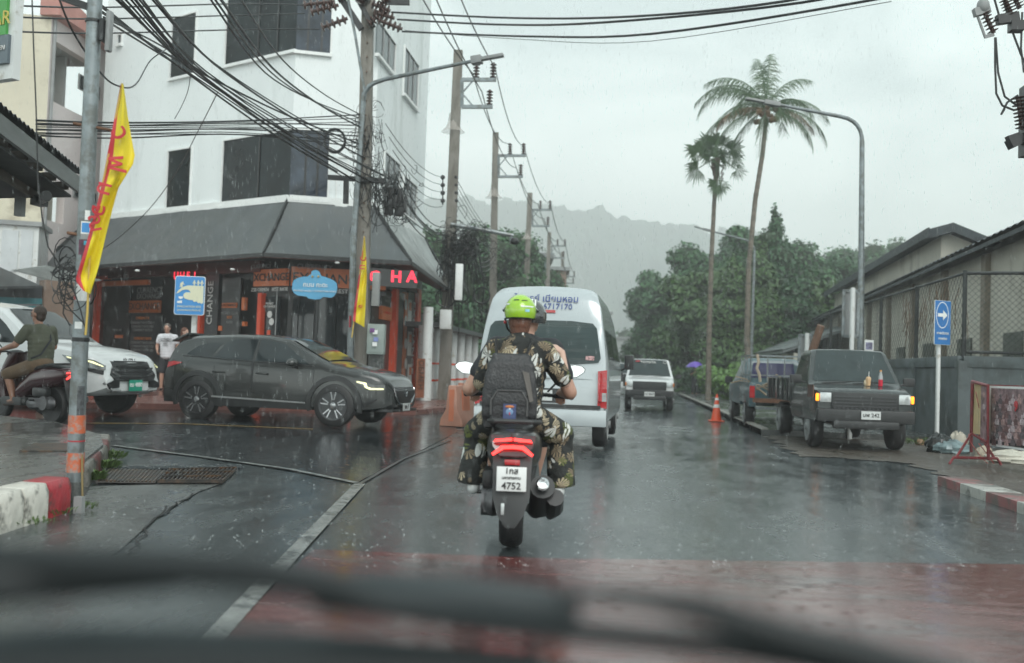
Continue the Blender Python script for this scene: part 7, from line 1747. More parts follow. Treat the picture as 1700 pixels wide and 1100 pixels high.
# ---------------------------------------------------------------- scooter
def scooter(name, label, loc, rz, paint, plate, s=1.0, accent=None):
    o = thing(name, label, 'scooter', loc, rz, scale=s)
    Mb = paint
    for nm, y, r, wd in (('rear_wheel', 0, .275, .155), ('front_wheel', 1.32, .27, .10)):
        mb = MB(); mb.lathe([(r*.68, -wd*.35), (r*.88, -wd*.5), (r*.97, -wd*.38), (r, -wd*.12), (r, wd*.12), (r*.97, wd*.38), (r*.88, wd*.5), (r*.68, wd*.35)], 30, (0, y, r), (1, 0, 0)); w_ = mb.build(nm, M_tyre, o, smooth=50)
        mb = MB(); mb.lathe([(r*.7, -.04), (r*.7, .04)], 24, (0, y, r), (1, 0, 0)); 
        for k in range(5): a = k*1.2566; mb.bar((0, y, r), (0, y+cos(a)*r*.68, r+sin(a)*r*.68), .03, .03)
        mb.cyl((-.07, y, r), (.07, y, r), .035); mb.build('rim', M_rimd, w_)
    # tail and side covers: loft along y
    secs = [(-.36, .74, .03, .05), (-.30, .72, .12, .09), (-.15, .68, .175, .14), (.1, .66, .19, .17), (.4, .62, .17, .17), (.62, .5, .17, .16), (.72, .42, .18, .12)]
    Gd = []
    for y, z, hw_, hh in secs: Gd.append([(hw_*(abs(cos(a))**.75)*(1 if cos(a) >= 0 else -1), y, z+hh*(abs(sin(a))**.8)*(1 if sin(a) >= 0 else -1)) for a in [2*pi*i/20 for i in range(21)]])
    mb = MB(); mb.grid(Gd); n = 21; mb.f.append(tuple(range(n-2, -1, -1))); mb.m.append(0); mb.build('body_cover', Mb, o, smooth=50, fix=True)
    mb = MB(); mb.prism([(-.2, .55, .24), (-.2, 1.02, .24), (-.18, 1.12, .34), (-.18, .98, .36), (-.2, .55, .36)], (.4, 0, 0)); mb.build('footboard', M_plas, o, bevel=.02, fix=True)
    Gd = []
    for z, y, hw_, dp in ((.25, 1.05, .17, .07), (.45, 1.1, .2, .08), (.7, 1.08, .2, .08), (.88, 1.0, .17, .1), (1.0, .96, .13, .09)): Gd.append([(hw_*cos(a), y+dp*sin(a), z) for a in [2*pi*i/16 for i in range(17)]])
    mb = MB(); mb.grid(Gd); mb.f.append(tuple(range(64, 80))); mb.m.append(0); mb.build('front_apron', Mb, o, smooth=50, fix=True)
    mb = MB(); mb.ell((0, 1.12, .78), (.12, .06, .07)); mb.build('headlight', M_lens, o)
    # seat
    Gd = []
    for y, z, hw_, hh in ((-.27, .80, .07, .02), (-.18, .815, .13, .035), (.1, .82, .15, .045), (.3, .79, .15, .045), (.38, .755, .15, .045), (.6, .745, .13, .05), (.7, .72, .07, .03)): Gd.append([(hw_*cos(a), y, z+hh*sin(a)) for a in [2*pi*i/16 for i in range(17)]])
    mb = MB(); mb.grid(Gd); mb.f += [tuple(range(15, -1, -1)), tuple(range(6*17, 6*17+16))]; mb.m += [0, 0]; mb.build('seat', M_blkp, o, smooth=60, fix=True)
    mb = MB(); mb.tube([(-.15, .1, .83), (-.17, -.15, .85), (-.12, -.33, .86), (.12, -.33, .86), (.17, -.15, .85), (.15, .1, .83)], .016, 8); mb.build('grab_rail', M_plas, o)
    # tail light: two chevron strips
    tl = MB(); tl.prism([(-.15, -.33, .77), (.15, -.33, .77), (.13, -.38, .70), (.08, -.37, .63), (-.08, -.37, .63), (-.13, -.38, .70)], (0, .05, 0)); tl = tl.build('tail_light', pm('dark red lens', (.05, .008, .01), .12, coat=1), o, bevel=.01, fix=True)
    M_led = pm('lit red tail lamp', (.95, .03, .03), .3, emit=3.2, ecol=(1, .035, .03))
    mb = MB()
    for sg in (1, -1):
        mb.prism([(sg*.005, -.385, .757), (sg*.115, -.37, .745), (sg*.125, -.37, .728), (sg*.005, -.385, .738)], (0, -.008, 0)); mb.prism([(0, -.39, .712), (sg*.07, -.39, .708), (sg*.135, -.378, .655), (sg*.125, -.38, .64), (sg*.06, -.392, .684), (0, -.392, .688)], (0, -.008, 0))
    mb.build('led_strip', M_led, tl, fix=True)
    MB().box((0, -.375, .60), (.1, .02, .035)).build('reflector', M_redl, o, bevel=.004)
    mb = MB(); mb.prism([(-.13, -.33, .66), (.13, -.33, .66), (.12, -.42, .38), (.085, -.45, .27), (.03, -.46, .19), (-.03, -.46, .19), (-.085, -.45, .27), (-.12, -.42, .38)], (0, .02, 0)); mb.build('mudguard', M_plas, o, bevel=.008, fix=True)
    p = MB().box((0, -.44, .50), (.19, .008, .155)).build('licence_plate', M_trim, o, bevel=.004)
    for t, dz, sz in plate: text(t, sz, M_blkx, p, (0, -.447, .50+dz), (1, 0, 0), (0, -1, 0), ext=.002, bold=.015, world=False)
    MB().box((-.05, -.455, .31), (.022, .01, .075)).build('reflector', M_lens, o, bevel=.004)
    # engine, exhaust
    mb = MB(); mb.ell((-.13, .0, .3), (.07, .17, .1)); mb.ell((-.13, .3, .28), (.07, .2, .09)); mb.box((-.14, .15, .3), (.1, .45, .13)); mb.cyl((-.21, .02, .3), (-.1, .02, .3), .1, .1, 18); mb.build('gear_case', pm('cast engine case', (.12, .12, .125), .4, .6, var=.3, vs=8), o)
    MB().box((-.16, .12, .45), (.1, .32, .13)).build('air_box', M_blkp, o, bevel=.03)
    mb = MB(); mb.tube([(.1, .5, .2), (.16, .2, .22), (.19, .05, .27), (.2, -.26, .44)], [.03, .055, .078, .082], 14); mb.build('exhaust', M_plas, o); 
    mb = MB(); q = V3((.2, -.285, .45)); dv = V3((0, -.33, .13)).normalized(); mb.lathe([(.04, 0), (.046, .02), (.042, .04), (.032, .045), (.027, .0), (.01, -.01)], 18, q, dv); mb.build('exhaust_tip', M_chr, o)
    mb = MB(); mb.tube([(.26, .12, .2), (.285, -.08, .28), (.285, -.24, .37)], [.03, .06, .06], 10, flat=1.0); mb.build('heat_shield', M_blkp, o)
    for sg in (1, -1): MB().cyl((sg*.1, .05, .32), (sg*.14, .12, .62), .03, n=10).build('shock_absorber', M_blkp, o); MB().cyl((sg*.075, 1.32, .27), (sg*.075, 1.14, .75), .022, n=8).build('fork', M_blkp, o); MB().cyl((sg*.12, .25, .33), (sg*.26, .25, .33), .014, n=8).build('foot_peg', M_blkp, o)
    mb = MB(); mb.tube([(0, 1.05, .95), (-.15, 1.0, 1.01), (-.36, .92, 1.0)], .014, 8); mb.tube([(0, 1.05, .95), (.15, 1.0, 1.01), (.36, .92, 1.0)], .014, 8); mb.ell((0, 1.02, .98), (.14, .1, .06)); mb.build('handlebar', M_blkp, o)
    for sg in (1, -1):
        mb = MB(); mb.cyl((sg*.27, .945, 1.005), (sg*.4, .91, .998), .019, n=10); mb.ell((sg*.405, .91, .998), .022); g_ = mb.build('grip', M_blkp, o); mb = MB(); mb.bar((sg*.26, .98, 1.0), (sg*.41, .975, .99), .012, .01); mb.build('brake_lever', M_chr, g_)
        mb = MB(); mb.tube([(sg*.22, .98, 1.03), (sg*.3, .98, 1.12), (sg*.36, .98, 1.17)], .008, 6); m_ = mb.build('mirror', M_blkp, o)
        mb = MB(); pr = [(sg*(.345+a), .98, 1.205+b) for a, b in ((0, -.045), (.03, -.06), (.1, -.055), (.155, -.015), (.165, .01), (.14, .035), (.08, .045), (.01, .03), (-.01, 0))]; mb.prism(pr, (0, .03, 0)); mb.build('mirror_shell', M_blkp, m_, bevel=.005, fix=True)
        mb = MB(); mb.prism([(sg*.42+(x-sg*.42)*.92, .979, 1.2+(z-1.2)*.9) for x, y, z in pr], (0, -.002, 0)); mb.build('mirror_glass', pm('mirror glass', (.75, .77, .77), .04, 1.0, var=.02), m_, fix=True)
    return o
bs = G(848, 905); RZB = radians(5)
def bl(x, y): return (bs.x+x*cos(RZB)-y*sin(RZB), bs.y+x*sin(RZB)+y*cos(RZB), 0)
M_sc1 = mat_paint('black scooter plastic', (.02, .021, .022), 0, .3)
SC = scooter('scooter', 'black scooter with lit red tail light and white plate ridden by two people straight ahead', (bs.x, bs.y, 0), RZB, M_sc1, [('1กส', .05, .052), ('มหาสารคาม', .008, .026), ('4752', -.045, .062)])
bpy.context.view_layer.update()
# --- driver (in front)
DR = person('person', 'rider in a black T-shirt and dark helmet driving the middle scooter', bl(-.01, .55), RZB)
mb = MB(); hip, ch, nk = V3((0, 0, .9)), V3((.02, .08, 1.22)), V3((.045, .14, 1.43))
torso(mb, hip, ch, nk, .16, .2, .12, (1, 0, 0)); mb.caps(nk-Zu*.04, V3((.07, .16, 1.53)), .062, .056); headprims(mb, (.085, .18, 1.585), (0, 1, -.1))
for sg in (1, -1):
    shd = nk+V3((sg*.205, -.02, -.075)); el = V3((sg*.375+.02, .10, 1.04)); wr = V3((sg*.33, .35, 1.03)); limb(mb, [nk+V3((sg*.08, 0, -.05)), shd, shd.lerp(el, .5), el], [.06, .068, .062, .054]); limb(mb, [el, el.lerp(wr, .4), wr], [.054, .048, .031])
    handprims(mb, wr, (0, .12, -.03), (0, .3, -1), thumb=-sg, curl=.75)
    kn = V3((sg*.2, .42, .68)); an = V3((sg*.15, .42, .36)); limb(mb, [hip+V3((sg*.09, 0, -.04)), kn], [.09, .065]); limb(mb, [kn, kn.lerp(an, .4), an], [.06, .055, .038]); limb(mb, [an-Zu*.02, an+V3((0, .17, -.05))], [.04, .032])
blob(mb, 'body', M_skin, DR, .009, 3)
eyes((.085, .18, 1.585), (0, 1, -.1), DR)
mb = MB(); torso(mb, hip-Zu*.02, ch, nk, .185, .225, .15, (1, 0, 0), 1.1)
for sg in (1, -1):
    shd = nk+V3((sg*.205, -.02, -.075)); el = V3((sg*.375+.02, .10, 1.04)); limb(mb, [nk+V3((sg*.08, 0, -.06)), shd, shd.lerp(el, .6)], [.07, .09, .083])
blob(mb, 'shirt', M_tee, DR, .012, 5)
mb = MB(); mb.ell(hip, (.19, .16, .12))
for sg in (1, -1): kn = V3((sg*.2, .42, .68)); limb(mb, [hip+V3((sg*.09, 0, -.04)), kn], [.11, .09])
blob(mb, 'shorts', M_dark, DR, .014, 4)
for sg in (1, -1): an = V3((sg*.15, .42, .36)); mb = MB(); limb(mb, [an-Zu*.03, an+V3((0, .18, -.06))], [.05, .042]); blob(mb, 'shoe', M_shoe, DR, .01, 2)
def helmet(parent, c, f, mat, r=.132, visor=True, stripes=False, strap=None):
    c = V3(c); f = V3(f).normalized(); rr = f.cross(Zu).normalized(); up = rr.cross(f); R_ = Matrix((rr, f, up)).transposed()
    V = []; Gd = []
    for j in range(15):
        a = pi*.5*(j/14)*1.28; row = []
        for i in range(33):
            b = 2*pi*i/32; k = 1.0; z = cos(a)
            fr_ = max(0, sin(b))  # front
            zlow = -.42+.62*fr_ ; a2 = min(a, math.acos(max(-1, min(1, zlow)))) ; z = cos(a2)
            x, y = sin(a2)*cos(b), sin(a2)*sin(b); row.append(c+R_ @ V3((x*r*.9, y*r*1.08, z*r*.98)))
        Gd.append(row)
    mb = MB(); mb.grid(Gd); mb.grid([[c+(p-c)*.93 for p in row] for row in Gd][::-1]); mb.grid([Gd[-1], [c+(p-c)*.93 for p in Gd[-1]]])
    h = mb.build('helmet', mat, parent, smooth=60, fix=True)
    bpy.context.view_layer.update(); return h, R_
M_green = pm('lime green helmet', (.29, .52, .015), .18, var=.04, vs=4, coat=1); M_hblk = pm('glossy black helmet', (.03, .033, .035), .15, var=.1, coat=1)
h, R_ = helmet(DR, (.085, .175, 1.60), (0, 1, 0), M_hblk)
for x in (-.05, -.025, 0, .025): 
    Gd = []
    for i in range(10):
        a = -.2+1.2*i/9; y, z = -sin(a)*.144, cos(a)*.1305; Gd.append([V3((.085+x+q, .175+y, 1.60+z*(1-.9*(x/.13)**2))) for q in (0, .011)])
    mb = MB(); mb.grid([[p+V3((0, -.0015, .0015)) for p in r] for r in Gd]); mb.build('stripe', M_trim, h)
# --- passenger (behind)
PA = person('person', 'passenger in palm leaf print clothes and a green helmet on the middle scooter', bl(0, .16), RZB)
hip, ch, nk = V3((-.01, 0, .92)), V3((0, .0, 1.2)), V3((.01, .06, 1.415)); hc = V3((.005, .08, 1.575))
mb = MB(); torso(mb, hip, ch, nk, .165, .17, .105, (1, 0, 0)); mb.caps(nk-Zu*.03, hc-Zu*.06, .052, .05); headprims(mb, hc, (.1, 1, -.05), .97)
shR, elR, wrR = nk+V3((.18, -.01, -.085)), V3((.335, .10, 1.12)), V3((.31, .21, 1.33)); hdR = V3((-.09, .12, .05))
limb(mb, [nk+V3((.07, 0, -.05)), shR, elR], [.05, .055, .042]); limb(mb, [elR, elR.lerp(wrR, .4), wrR], [.042, .036, .024]); handprims(mb, wrR, (-.62, .35, .42), (-.4, .5, -.75), .95, .32, thumb=-1)
shL, elL, wrL = nk+V3((-.18, -.01, -.085)), V3((-.25, .1, 1.1)), V3((-.16, .3, 1.0))
limb(mb, [nk+V3((-.07, 0, -.05)), shL, elL], [.05, .055, .042]); limb(mb, [elL, elL.lerp(wrL, .4), wrL], [.042, .036, .024]); handprims(mb, wrL, (.5, .5, -.1), (.3, .7, 0), .95, .5)
for sg in (1, -1):
    kn = V3((sg*.3+.02, .26, .74)); an = V3((sg*.305+.01, .16, .40)); limb(mb, [hip+V3((sg*.09, 0, -.05)), kn], [.085, .06]); limb(mb, [kn, kn.lerp(an, .4), an], [.058, .052, .035]); limb(mb, [an-Zu*.02, an+V3((0, .15, -.06))], [.036, .028])
blob(mb, 'body', M_skin2, PA, .008, 3)
eyes(hc, (.1, 1, -.05), PA)
mb = MB(); torso(mb, hip-Zu*.04, ch, nk, .19, .195, .135, (1, 0, 0), 1.1); mb.caps(nk-Zu*.05, nk+Zu*.005+V3((0, -.01, 0)), .085, .068)
limb(mb, [nk+V3((.07, 0, -.06)), shR, shR.lerp(elR, .5), shR.lerp(elR, .85)], [.062, .075, .074, .07]); limb(mb, [nk+V3((-.07, 0, -.06)), shL, shL.lerp(elL, .5), elL], [.062, .075, .07, .068])
blob(mb, 'shirt', M_flor, PA, .011, 5)
mb = MB(); mb.ell(hip-Zu*.03, (.2, .16, .11))
for sg in (1, -1):
    kn = V3((sg*.3+.02, .24, .74)); an = V3((sg*.315+.015, .14, .42)); limb(mb, [hip+V3((sg*.1, .02, -.05)), kn], [.115, .1]); mb.tube([kn+V3((0, 0, .05)), kn-V3((0, 0, .1)), an+V3((0, 0, .02)), an-V3((-sg*.005, 0, .04))], [.08, .095, .1, .104], 16)
blob(mb, 'trousers', M_flor, PA, .012, 5)
for sg in (1, -1): an = V3((sg*.30+.015, .14, .36)); mb = MB(); limb(mb, [an-Zu*.005+V3((0, -.05, 0)), an+V3((0, .15, -.02))], [.045, .038]); blob(mb, 'shoe', M_white, PA, .01, 2)
mb = MB(); mb.ell(hc+V3((0, -.035, -.04)), (.075, .07, .085)); 
for k in range(14): a = -1.2+2.4*k/13; mb.caps(hc+V3((sin(a)*.07, -cos(a)*.08, -.04)), hc+V3((sin(a)*.055, -cos(a)*.075, -.125-random.random()*.02)), .02, .01, 6)
blob(mb, 'hair', M_hairr, PA, .009, 2)
h, R_ = helmet(PA, hc+V3((0, -.005, .03)), (0, 1, -.06), M_green, .125)
C0 = hc+V3((0, -.005, .03))
def hpt(b, e, r=.127): return C0+V3((sin(b)*cos(e)*r*.9, -cos(b)*cos(e)*r*1.08, sin(e)*r*.98))
def hpatch(b0, b1, e0, e1, mat, nm, r=.1275):
    Gd = [[hpt(b0+(b1-b0)*i/8, e0+(e1-e0)*j/4, r) for j in range(5)] for i in range(9)]; mb = MB(); mb.grid(Gd); return mb.build(nm, mat, h, smooth=60)
hpatch(.05, .95, .22, .29, M_trim, 'reflective_strip'); hpatch(.32, .62, -.05, .1, pm('light blue sticker', (.25, .5, .65), .4, var=.3, vs=30), 'sticker')
hpatch(-.55, -.1, .62, .70, M_blkp, 'vent'); hpatch(.1, .55, .6, .66, M_blkp, 'vent'); hpatch(-1.3, -.8, .35, .42, M_trim, 'sticker'); hpatch(-2.1, 2.1, -.46, -.38, M_blkp, 'rim_edge', .13)
mb = MB(); mb.tube([hpt(1.9+2.5*i/14, .05+.55*sin(pi*i/14), .139) for i in range(15)], .012, 6); mb.build('visor', M_hblk, h)
mb = MB(); mb.tube([hpt(-1.5, -.4, .13), hc+V3((-.09, .02, -.09)), hc+V3((-.05, .06, -.13))], .007, 5); mb.build('strap', M_blkp, h); MB().ell(hc+V3((-.105, .0, -.045)), (.012, .015, .015)).build('red_knob', M_redl, h)
# --- backpack
BP = thing('backpack', 'black backpack with a small square badge worn by the passenger', 'backpack', (*bl(-.04, .0)[:2], .79), RZB)
mb = MB(); R2 = Matrix.Rotation(radians(-7), 3, 'X')
for z, hw_, dp, yy in ((.05, .165, .11, 0), (.12, .175, .125, 0), (.2, .175, .125, 0), (.3, .165, .12, 0), (.38, .15, .11, .005), (.44, .125, .09, .015)): mb.box((0, yy+.0, z), (hw_*1.9, dp*1.7, .1), R2)
mb.v = [(x*1.12, y, z*1.04) for x, y, z in mb.v]; b_ = blob(mb, 'pack', M_pack, BP, .014, 8, .5)
mb = MB()
for z, hw_ in ((.07, .14), (.15, .145), (.22, .13)): mb.box((0, -.12, z), (hw_*1.8, .08, .09), R2)
blob(mb, 'front_pocket', M_pack, BP, .012, 10, .5)
mb = MB(); mb.tube([(-.15, -.085, .1), (-.15, -.085, .3), (-.11, -.075, .41), (-.03, -.065, .455), (.05, -.065, .455), (.12, -.075, .4), (.155, -.085, .28), (.155, -.085, .1)], .010, 8); mb.tube([(-.12, -.165, .1), (-.12, -.165, .2), (-.08, -.16, .265), (.08, -.16, .265), (.12, -.165, .2), (.12, -.165, .1)], .006, 6); mb.build('piping', M_pack2, BP)
mb = MB(); mb.prism([(.08, -.1, .4), (.125, -.098, .385), (.16, -.1, .2), (.135, -.105, .19)], (0, -.012, 0)); mb.build('side_flash', pm('grey brown flash', (.11, .1, .09), .4), BP, fix=True)
mb = MB(); mb.box((.005, -.178, .125), (.085, .008, .105)); bd_ = mb.build('badge', pm('navy badge', (.05, .07, .16), .6), BP)
for cx_, cz_, sx_, sz_, m in ((.005, .16, .06, .018, M_orgx), (.005, .125, .05, .045, pm('badge blue', (.15, .25, .4), .6)), (.006, .12, .022, .035, M_fred), (.006, .145, .012, .012, M_trim)): mb = MB(); mb.ell((cx_, -.183, cz_), (sx_/2, .003, sz_/2), nu=10, nv=6); mb.build('badge_print', m, bd_)
mb = MB()
for sg in (1, -1): mb.tube([(sg*.09, .03, .42), (sg*.105, .03, .52), (sg*.12+.01, .08, .595), (sg*.13+.01, .19, .58), (sg*.13, .27, .45)], .03, 8, flat=.35)
mb.tube([(-.1, .02, .46), (0, .005, .475), (.1, .02, .46)], .018, 8); mb.build('shoulder_strap', M_pack, BP)
mb = MB()
for x in (-.11, .0, .13): mb.bar((x, -.09, .05), (x+.01, -.14, -.02), .012, .004)
mb.build('strap_end', M_pack2, BP)

# ---------------------------------------------------------------- left rider on a red and black scooter
lb_ = G(92, 704); M_sc2 = mat_paint('dark maroon scooter paint', (.035, .006, .010), 0, .25)
dirL = camdir(-.84, .52); rzL = atan2(dirL.y, dirL.x)-pi/2
lb0 = lb_.copy()
S2 = scooter('scooter', 'dark maroon scooter ridden away to the left by the man in olive', (lb0.x, lb0.y, gz(lb0.x)), rzL, M_sc2, [('1กข', .05, .05), ('ภูเก็ต', .008, .026), ('8231', -.045, .06)], 1.0)
LM = person('person', 'man in an olive T-shirt and brown shorts riding the maroon scooter on the left', (lb0.x, lb0.y, gz(lb0.x)), rzL)
bpy.context.view_layer.update()
hip, ch, nk, hc = V3((0, .42, .86)), V3((0, .42, 1.14)), V3((0, .5, 1.40)), V3((0, .53, 1.56))
mb = MB(); torso(mb, hip, ch, nk, .16, .19, .12, (1, 0, 0)); mb.caps(nk-Zu*.03, hc-Zu*.06, .06, .055); R_ = headprims(mb, hc, (-.35, 1, 0), 1.02)
for sg in (1, -1):
    sh_, el, wr = nk+V3((sg*.19, -.02, -.07)), V3((sg*.31, .58, 1.1)), V3((sg*.33, .83, 1.04)); limb(mb, [nk+V3((sg*.07, 0, -.05)), sh_, el], [.06, .062, .048]); limb(mb, [el, el.lerp(wr, .4), wr], [.047, .042, .028]); handprims(mb, wr, (0, .12, -.03), (0, .3, -1), thumb=-sg, curl=.75)
    kn, an = V3((sg*.2, .88, .68)), V3((sg*.16, .78, .32)); limb(mb, [hip+V3((sg*.09, 0, -.04)), kn], [.09, .062]); limb(mb, [kn, kn.lerp(an, .4), an], [.06, .058, .038]); limb(mb, [an-Zu*.02, an+V3((0, .18, -.04))], [.04, .03])
blob(mb, 'body', M_skin3, LM, .01, 3); eyes(hc, (-.35, 1, 0), LM)
mb = MB(); torso(mb, hip-Zu*.03, ch, nk, .19, .215, .15, (1, 0, 0), 1.1)
for sg in (1, -1): sh_, el = nk+V3((sg*.19, -.02, -.07)), V3((sg*.31, .58, 1.1)); limb(mb, [nk+V3((sg*.07, 0, -.06)), sh_, sh_.lerp(el, .65)], [.07, .082, .075])
blob(mb, 'shirt', M_olive, LM, .013, 5)
mb = MB(); mb.ell(hip, (.19, .17, .12))
for sg in (1, -1): kn = V3((sg*.2, .88, .68)); limb(mb, [hip+V3((sg*.09, 0, -.04)), kn], [.115, .095])
blob(mb, 'shorts', M_short, LM, .014, 4)
mb = MB(); mb.ell(hc+V3((.012, -.018, .035)), (.091, .108, .1)); mb.ell(hc+V3((.01, -.05, -.03)), (.075, .06, .08)); blob(mb, 'hair', M_hair, LM, .01, 2)
mb = MB(); mb.tube([nk+V3((.12, -.03, .02)), V3((.05, .27, 1.2)), V3((-.12, .24, .98)), V3((-.18, .38, .92))], .014, 6, flat=.5); mb.build('sling_strap', M_dark, LM)
for sg in (1, -1): an = V3((sg*.16, .78, .3)); mb = MB(); limb(mb, [an-Zu*.02+V3((0, -.04, 0)), an+V3((0, .2, -.05))], [.045, .035]); blob(mb, 'sandal', M_sand, LM, .011, 2)

# ---------------------------------------------------------------- standing people
def stand(label, loc, rz, skin, hairm, shirt, bottom, h=1.72, longhair=False, legs='bare', bottomlen=.45, arms=None, bow=.25, shoem=None, fat=1.0, name='person', sleeve=.5):
    o = person(name, label, loc, rz, h/1.74); bpy.context.view_layer.update()
    hip, ch, nk = V3((0, 0, .95)), V3((0, .0, 1.22)), V3((0, .02, 1.46)); hc = V3((0, .05+.12*bow, 1.61-.02*bow)); f = (0, 1, -bow*1.3)
    mb = MB(); torso(mb, hip, ch, nk, .155, .18, .12*fat, (1, 0, 0), fat); mb.caps(nk-Zu*.03, hc-Zu*.06, .058, .054); headprims(mb, hc, f)
    arms = arms or [[(.27, -.02, 1.14), (.26, .1, .9)], [(-.27, -.02, 1.14), (-.26, .1, .9)]]
    sd_ = (1, -1)
    for k in (0, 1):
        sg = sd_[k]; sh_ = nk+V3((sg*.185, 0, -.08)); el, wr = V3(arms[k][0]), V3(arms[k][1]); limb(mb, [nk+V3((sg*.07, 0, -.05)), sh_, el], [.056, .058, .043]); limb(mb, [el, el.lerp(wr, .4), wr], [.043, .038, .027]); handprims(mb, wr, (wr-el), (-sg, .3, 0), curl=.35, thumb=sg)
        kn, an = V3((sg*.11, .02, .5)), V3((sg*.12, -.02, .08)); limb(mb, [hip+V3((sg*.09, 0, -.04)), kn], [.09, .058]); limb(mb, [kn, kn.lerp(an, .35), an], [.055, .056, .036]); limb(mb, [an-V3((0, .02, .04)), an+V3((0, .17, -.055))], [.036, .026])
    blob(mb, 'body', skin, o, .011, 3); eyes(hc, f, o)
    mb = MB(); torso(mb, hip-Zu*.06, ch, nk, .185, .205, .15*fat, (1, 0, 0), 1.1)
    for k in (0, 1): sg = sd_[k]; sh_ = nk+V3((sg*.185, 0, -.08)); el = V3(arms[k][0]); limb(mb, [nk+V3((sg*.07, 0, -.06)), sh_, sh_.lerp(el, sleeve)], [.066, .078, .075])
    s_ = blob(mb, 'shirt', shirt, o, .014, 5)
    mb = MB(); mb.ell(hip-Zu*.03, (.185, .15, .12))
    for sg in (1, -1): a = hip+V3((sg*.09, 0, -.04)); b = V3((sg*.12, 0, bottomlen)); mb.tube([a, a.lerp(b, .5), b], [.11, .105, .1 if bottomlen > .3 else .07], 14)
    blob(mb, 'shorts' if bottomlen > .3 else 'trousers', bottom, o, .014, 3)
    mb = MB(); mb.ell(hc+V3((0, -.02, .04)), (.09, .106, .097))
    if longhair: mb.caps(hc+V3((0, -.06, 0)), hc+V3((0, -.08, -.25)), .075, .05)
    blob(mb, 'hair', hairm, o, .011, 2)
    for sg in (1, -1): mb = MB(); an = V3((sg*.12, -.02, .04)); limb(mb, [an-V3((0, .04, .0)), an+V3((0, .18, -.01))], [.038, .03]); blob(mb, 'shoe', shoem or M_sand, o, .011, 2)
    return o
pz = W(277, 600, 25.2); face = (CAM-pz); rz_ = atan2(face.y, face.x)-pi/2
MAN = stand('man in a white printed T-shirt and black shorts standing under the evacuation sign', (pz.x, pz.y, gz(pz.x)+.1), rz_-.25, M_skin, M_hairg, M_wtee, M_dark, 1.66, fat=1.25, bow=.5, arms=[[(.27, -.02, 1.14), (.2, .2, 1.0)], [(-.27, -.02, 1.14), (-.26, .08, .9)]])
for t, z, s_ in (('CALIFORNIA', 1.33, .05), ('CALLENGE', 1.28, .075), ('BAY', 1.21, .06), ('EST ISLAND', 1.16, .03)):
    text(t, s_, M_blkx, MAN, (.0, .205, z), (-1, 0, 0), (0, 1, 0), world=False, bold=.01)
pz = W(300, 600, 26.0)
stand('woman in black with long hair standing beside the man in the white T-shirt', (pz.x, pz.y, gz(pz.x)+.1), rz_+.9, M_skin2, M_hairr, M_dark, M_dark, 1.6, longhair=True, bow=.4, arms=[[(.24, .05, 1.15), (.12, .28, 1.12)], [(-.25, .05, 1.15), (-.12, .3, 1.1)]])
uz = G(1153, 655, .11)
UP_ = stand('person in black walking under the purple umbrella on the right pavement', (uz.x, uz.y, gz(uz.x)+.11), pi, M_skin, M_hair, M_dark, M_dark, 1.62, bottomlen=.12, bow=.1, arms=[[(.25, .05, 1.2), (.1, .22, 1.32)], [(-.26, 0, 1.14), (-.26, .05, .9)]])
UM = thing('umbrella', 'purple umbrella held over the person walking on the right pavement', 'umbrella', (uz.x, uz.y, 1.35))
bpy.context.view_layer.update()
mb = MB(); Gd = []
for j in range(8):
    r = .56*j/7; Gd.append([(r*cos(2*pi*i/32)*(1-.06*(i % 4 != 0)), r*sin(2*pi*i/32)*(1-.06*(i % 4 != 0)), .62-.33*(j/7)**2+(.02 if i % 4 else 0)*(j/7)) for i in range(33)])
mb.grid(Gd); mb.grid([[(x*.99, y*.99, z-.01) for x, y, z in r] for r in Gd][::-1]); mb.build('canopy', pm('purple umbrella cloth', (.13, .07, .42), .4, var=.1), UM, smooth=30)
MB().cyl((0, 0, -.05), (0, 0, .66), .01, n=6).build('shaft', M_grey, UM)
# ================================================================ small things, wiper, rain, haze
M_cone = pm('orange cone plastic', (.75, .1, .035), .35, var=.08, vs=6); 
q = G(1189, 699)
o = thing('traffic_cone', 'orange traffic cone with two white bands standing on the wet road right of centre', 'traffic cone', q, scale=1.0)
MB().prism([(x, y, 0) for x, y in ((-.2, -.2), (.2, -.2), (.2, .2), (-.2, .2))], (0, 0, .03)).build('base', M_cone, o, bevel=.01)
cr_ = lambda z: .145-.12*z/.72
MB().lathe([(cr_(z), z) for z in (.03, .3, .6, .72)], 20).build('cone', M_cone, o)
for z0, z1 in ((.36, .45), (.56, .62)): MB().lathe([(cr_(z0)+.003, z0), (cr_(z1)+.003, z1)], 20).build('white_band', M_trim, o)
# water filled barrier behind the scooter
q = G(763, 706); M_bar = pm('pale orange barrier plastic', (.5, .25, .18), .4, var=.2, vs=2)
o = thing('road_barrier', 'pale orange plastic road barrier standing left of the scooter', 'barrier', (q.x, q.y, gz(q.x)), rz=radians(80))
mb = MB(); mb.prism([(-.5, -.24, 0), (-.5, .24, 0), (-.5, .22, .14), (-.5, .12, .32), (-.5, .08, .78), (-.5, -.08, .78), (-.5, -.12, .32), (-.5, -.22, .14)], (1.0, 0, 0)); mb.build('body', M_bar, o, bevel=.03, fix=True)
mb = MB(); mb.prism([(-.505, -.05, .1), (-.505, .05, .1), (-.505, .05, .7), (-.505, -.05, .7)], (.01, 0, 0)); mb.prism([(-.2, -.15, .1), (.2, -.15, .1), (.2, -.1, .7), (-.2, -.1, .7)], (0, .02, 0)); mb.build('recess', pm('deep orange plastic', (.6, .2, .11), .4), o, fix=True)
MB().lathe([(.06, .78), (.06, .82), (.02, .83)], 12).build('filler_cap', M_bar, o)
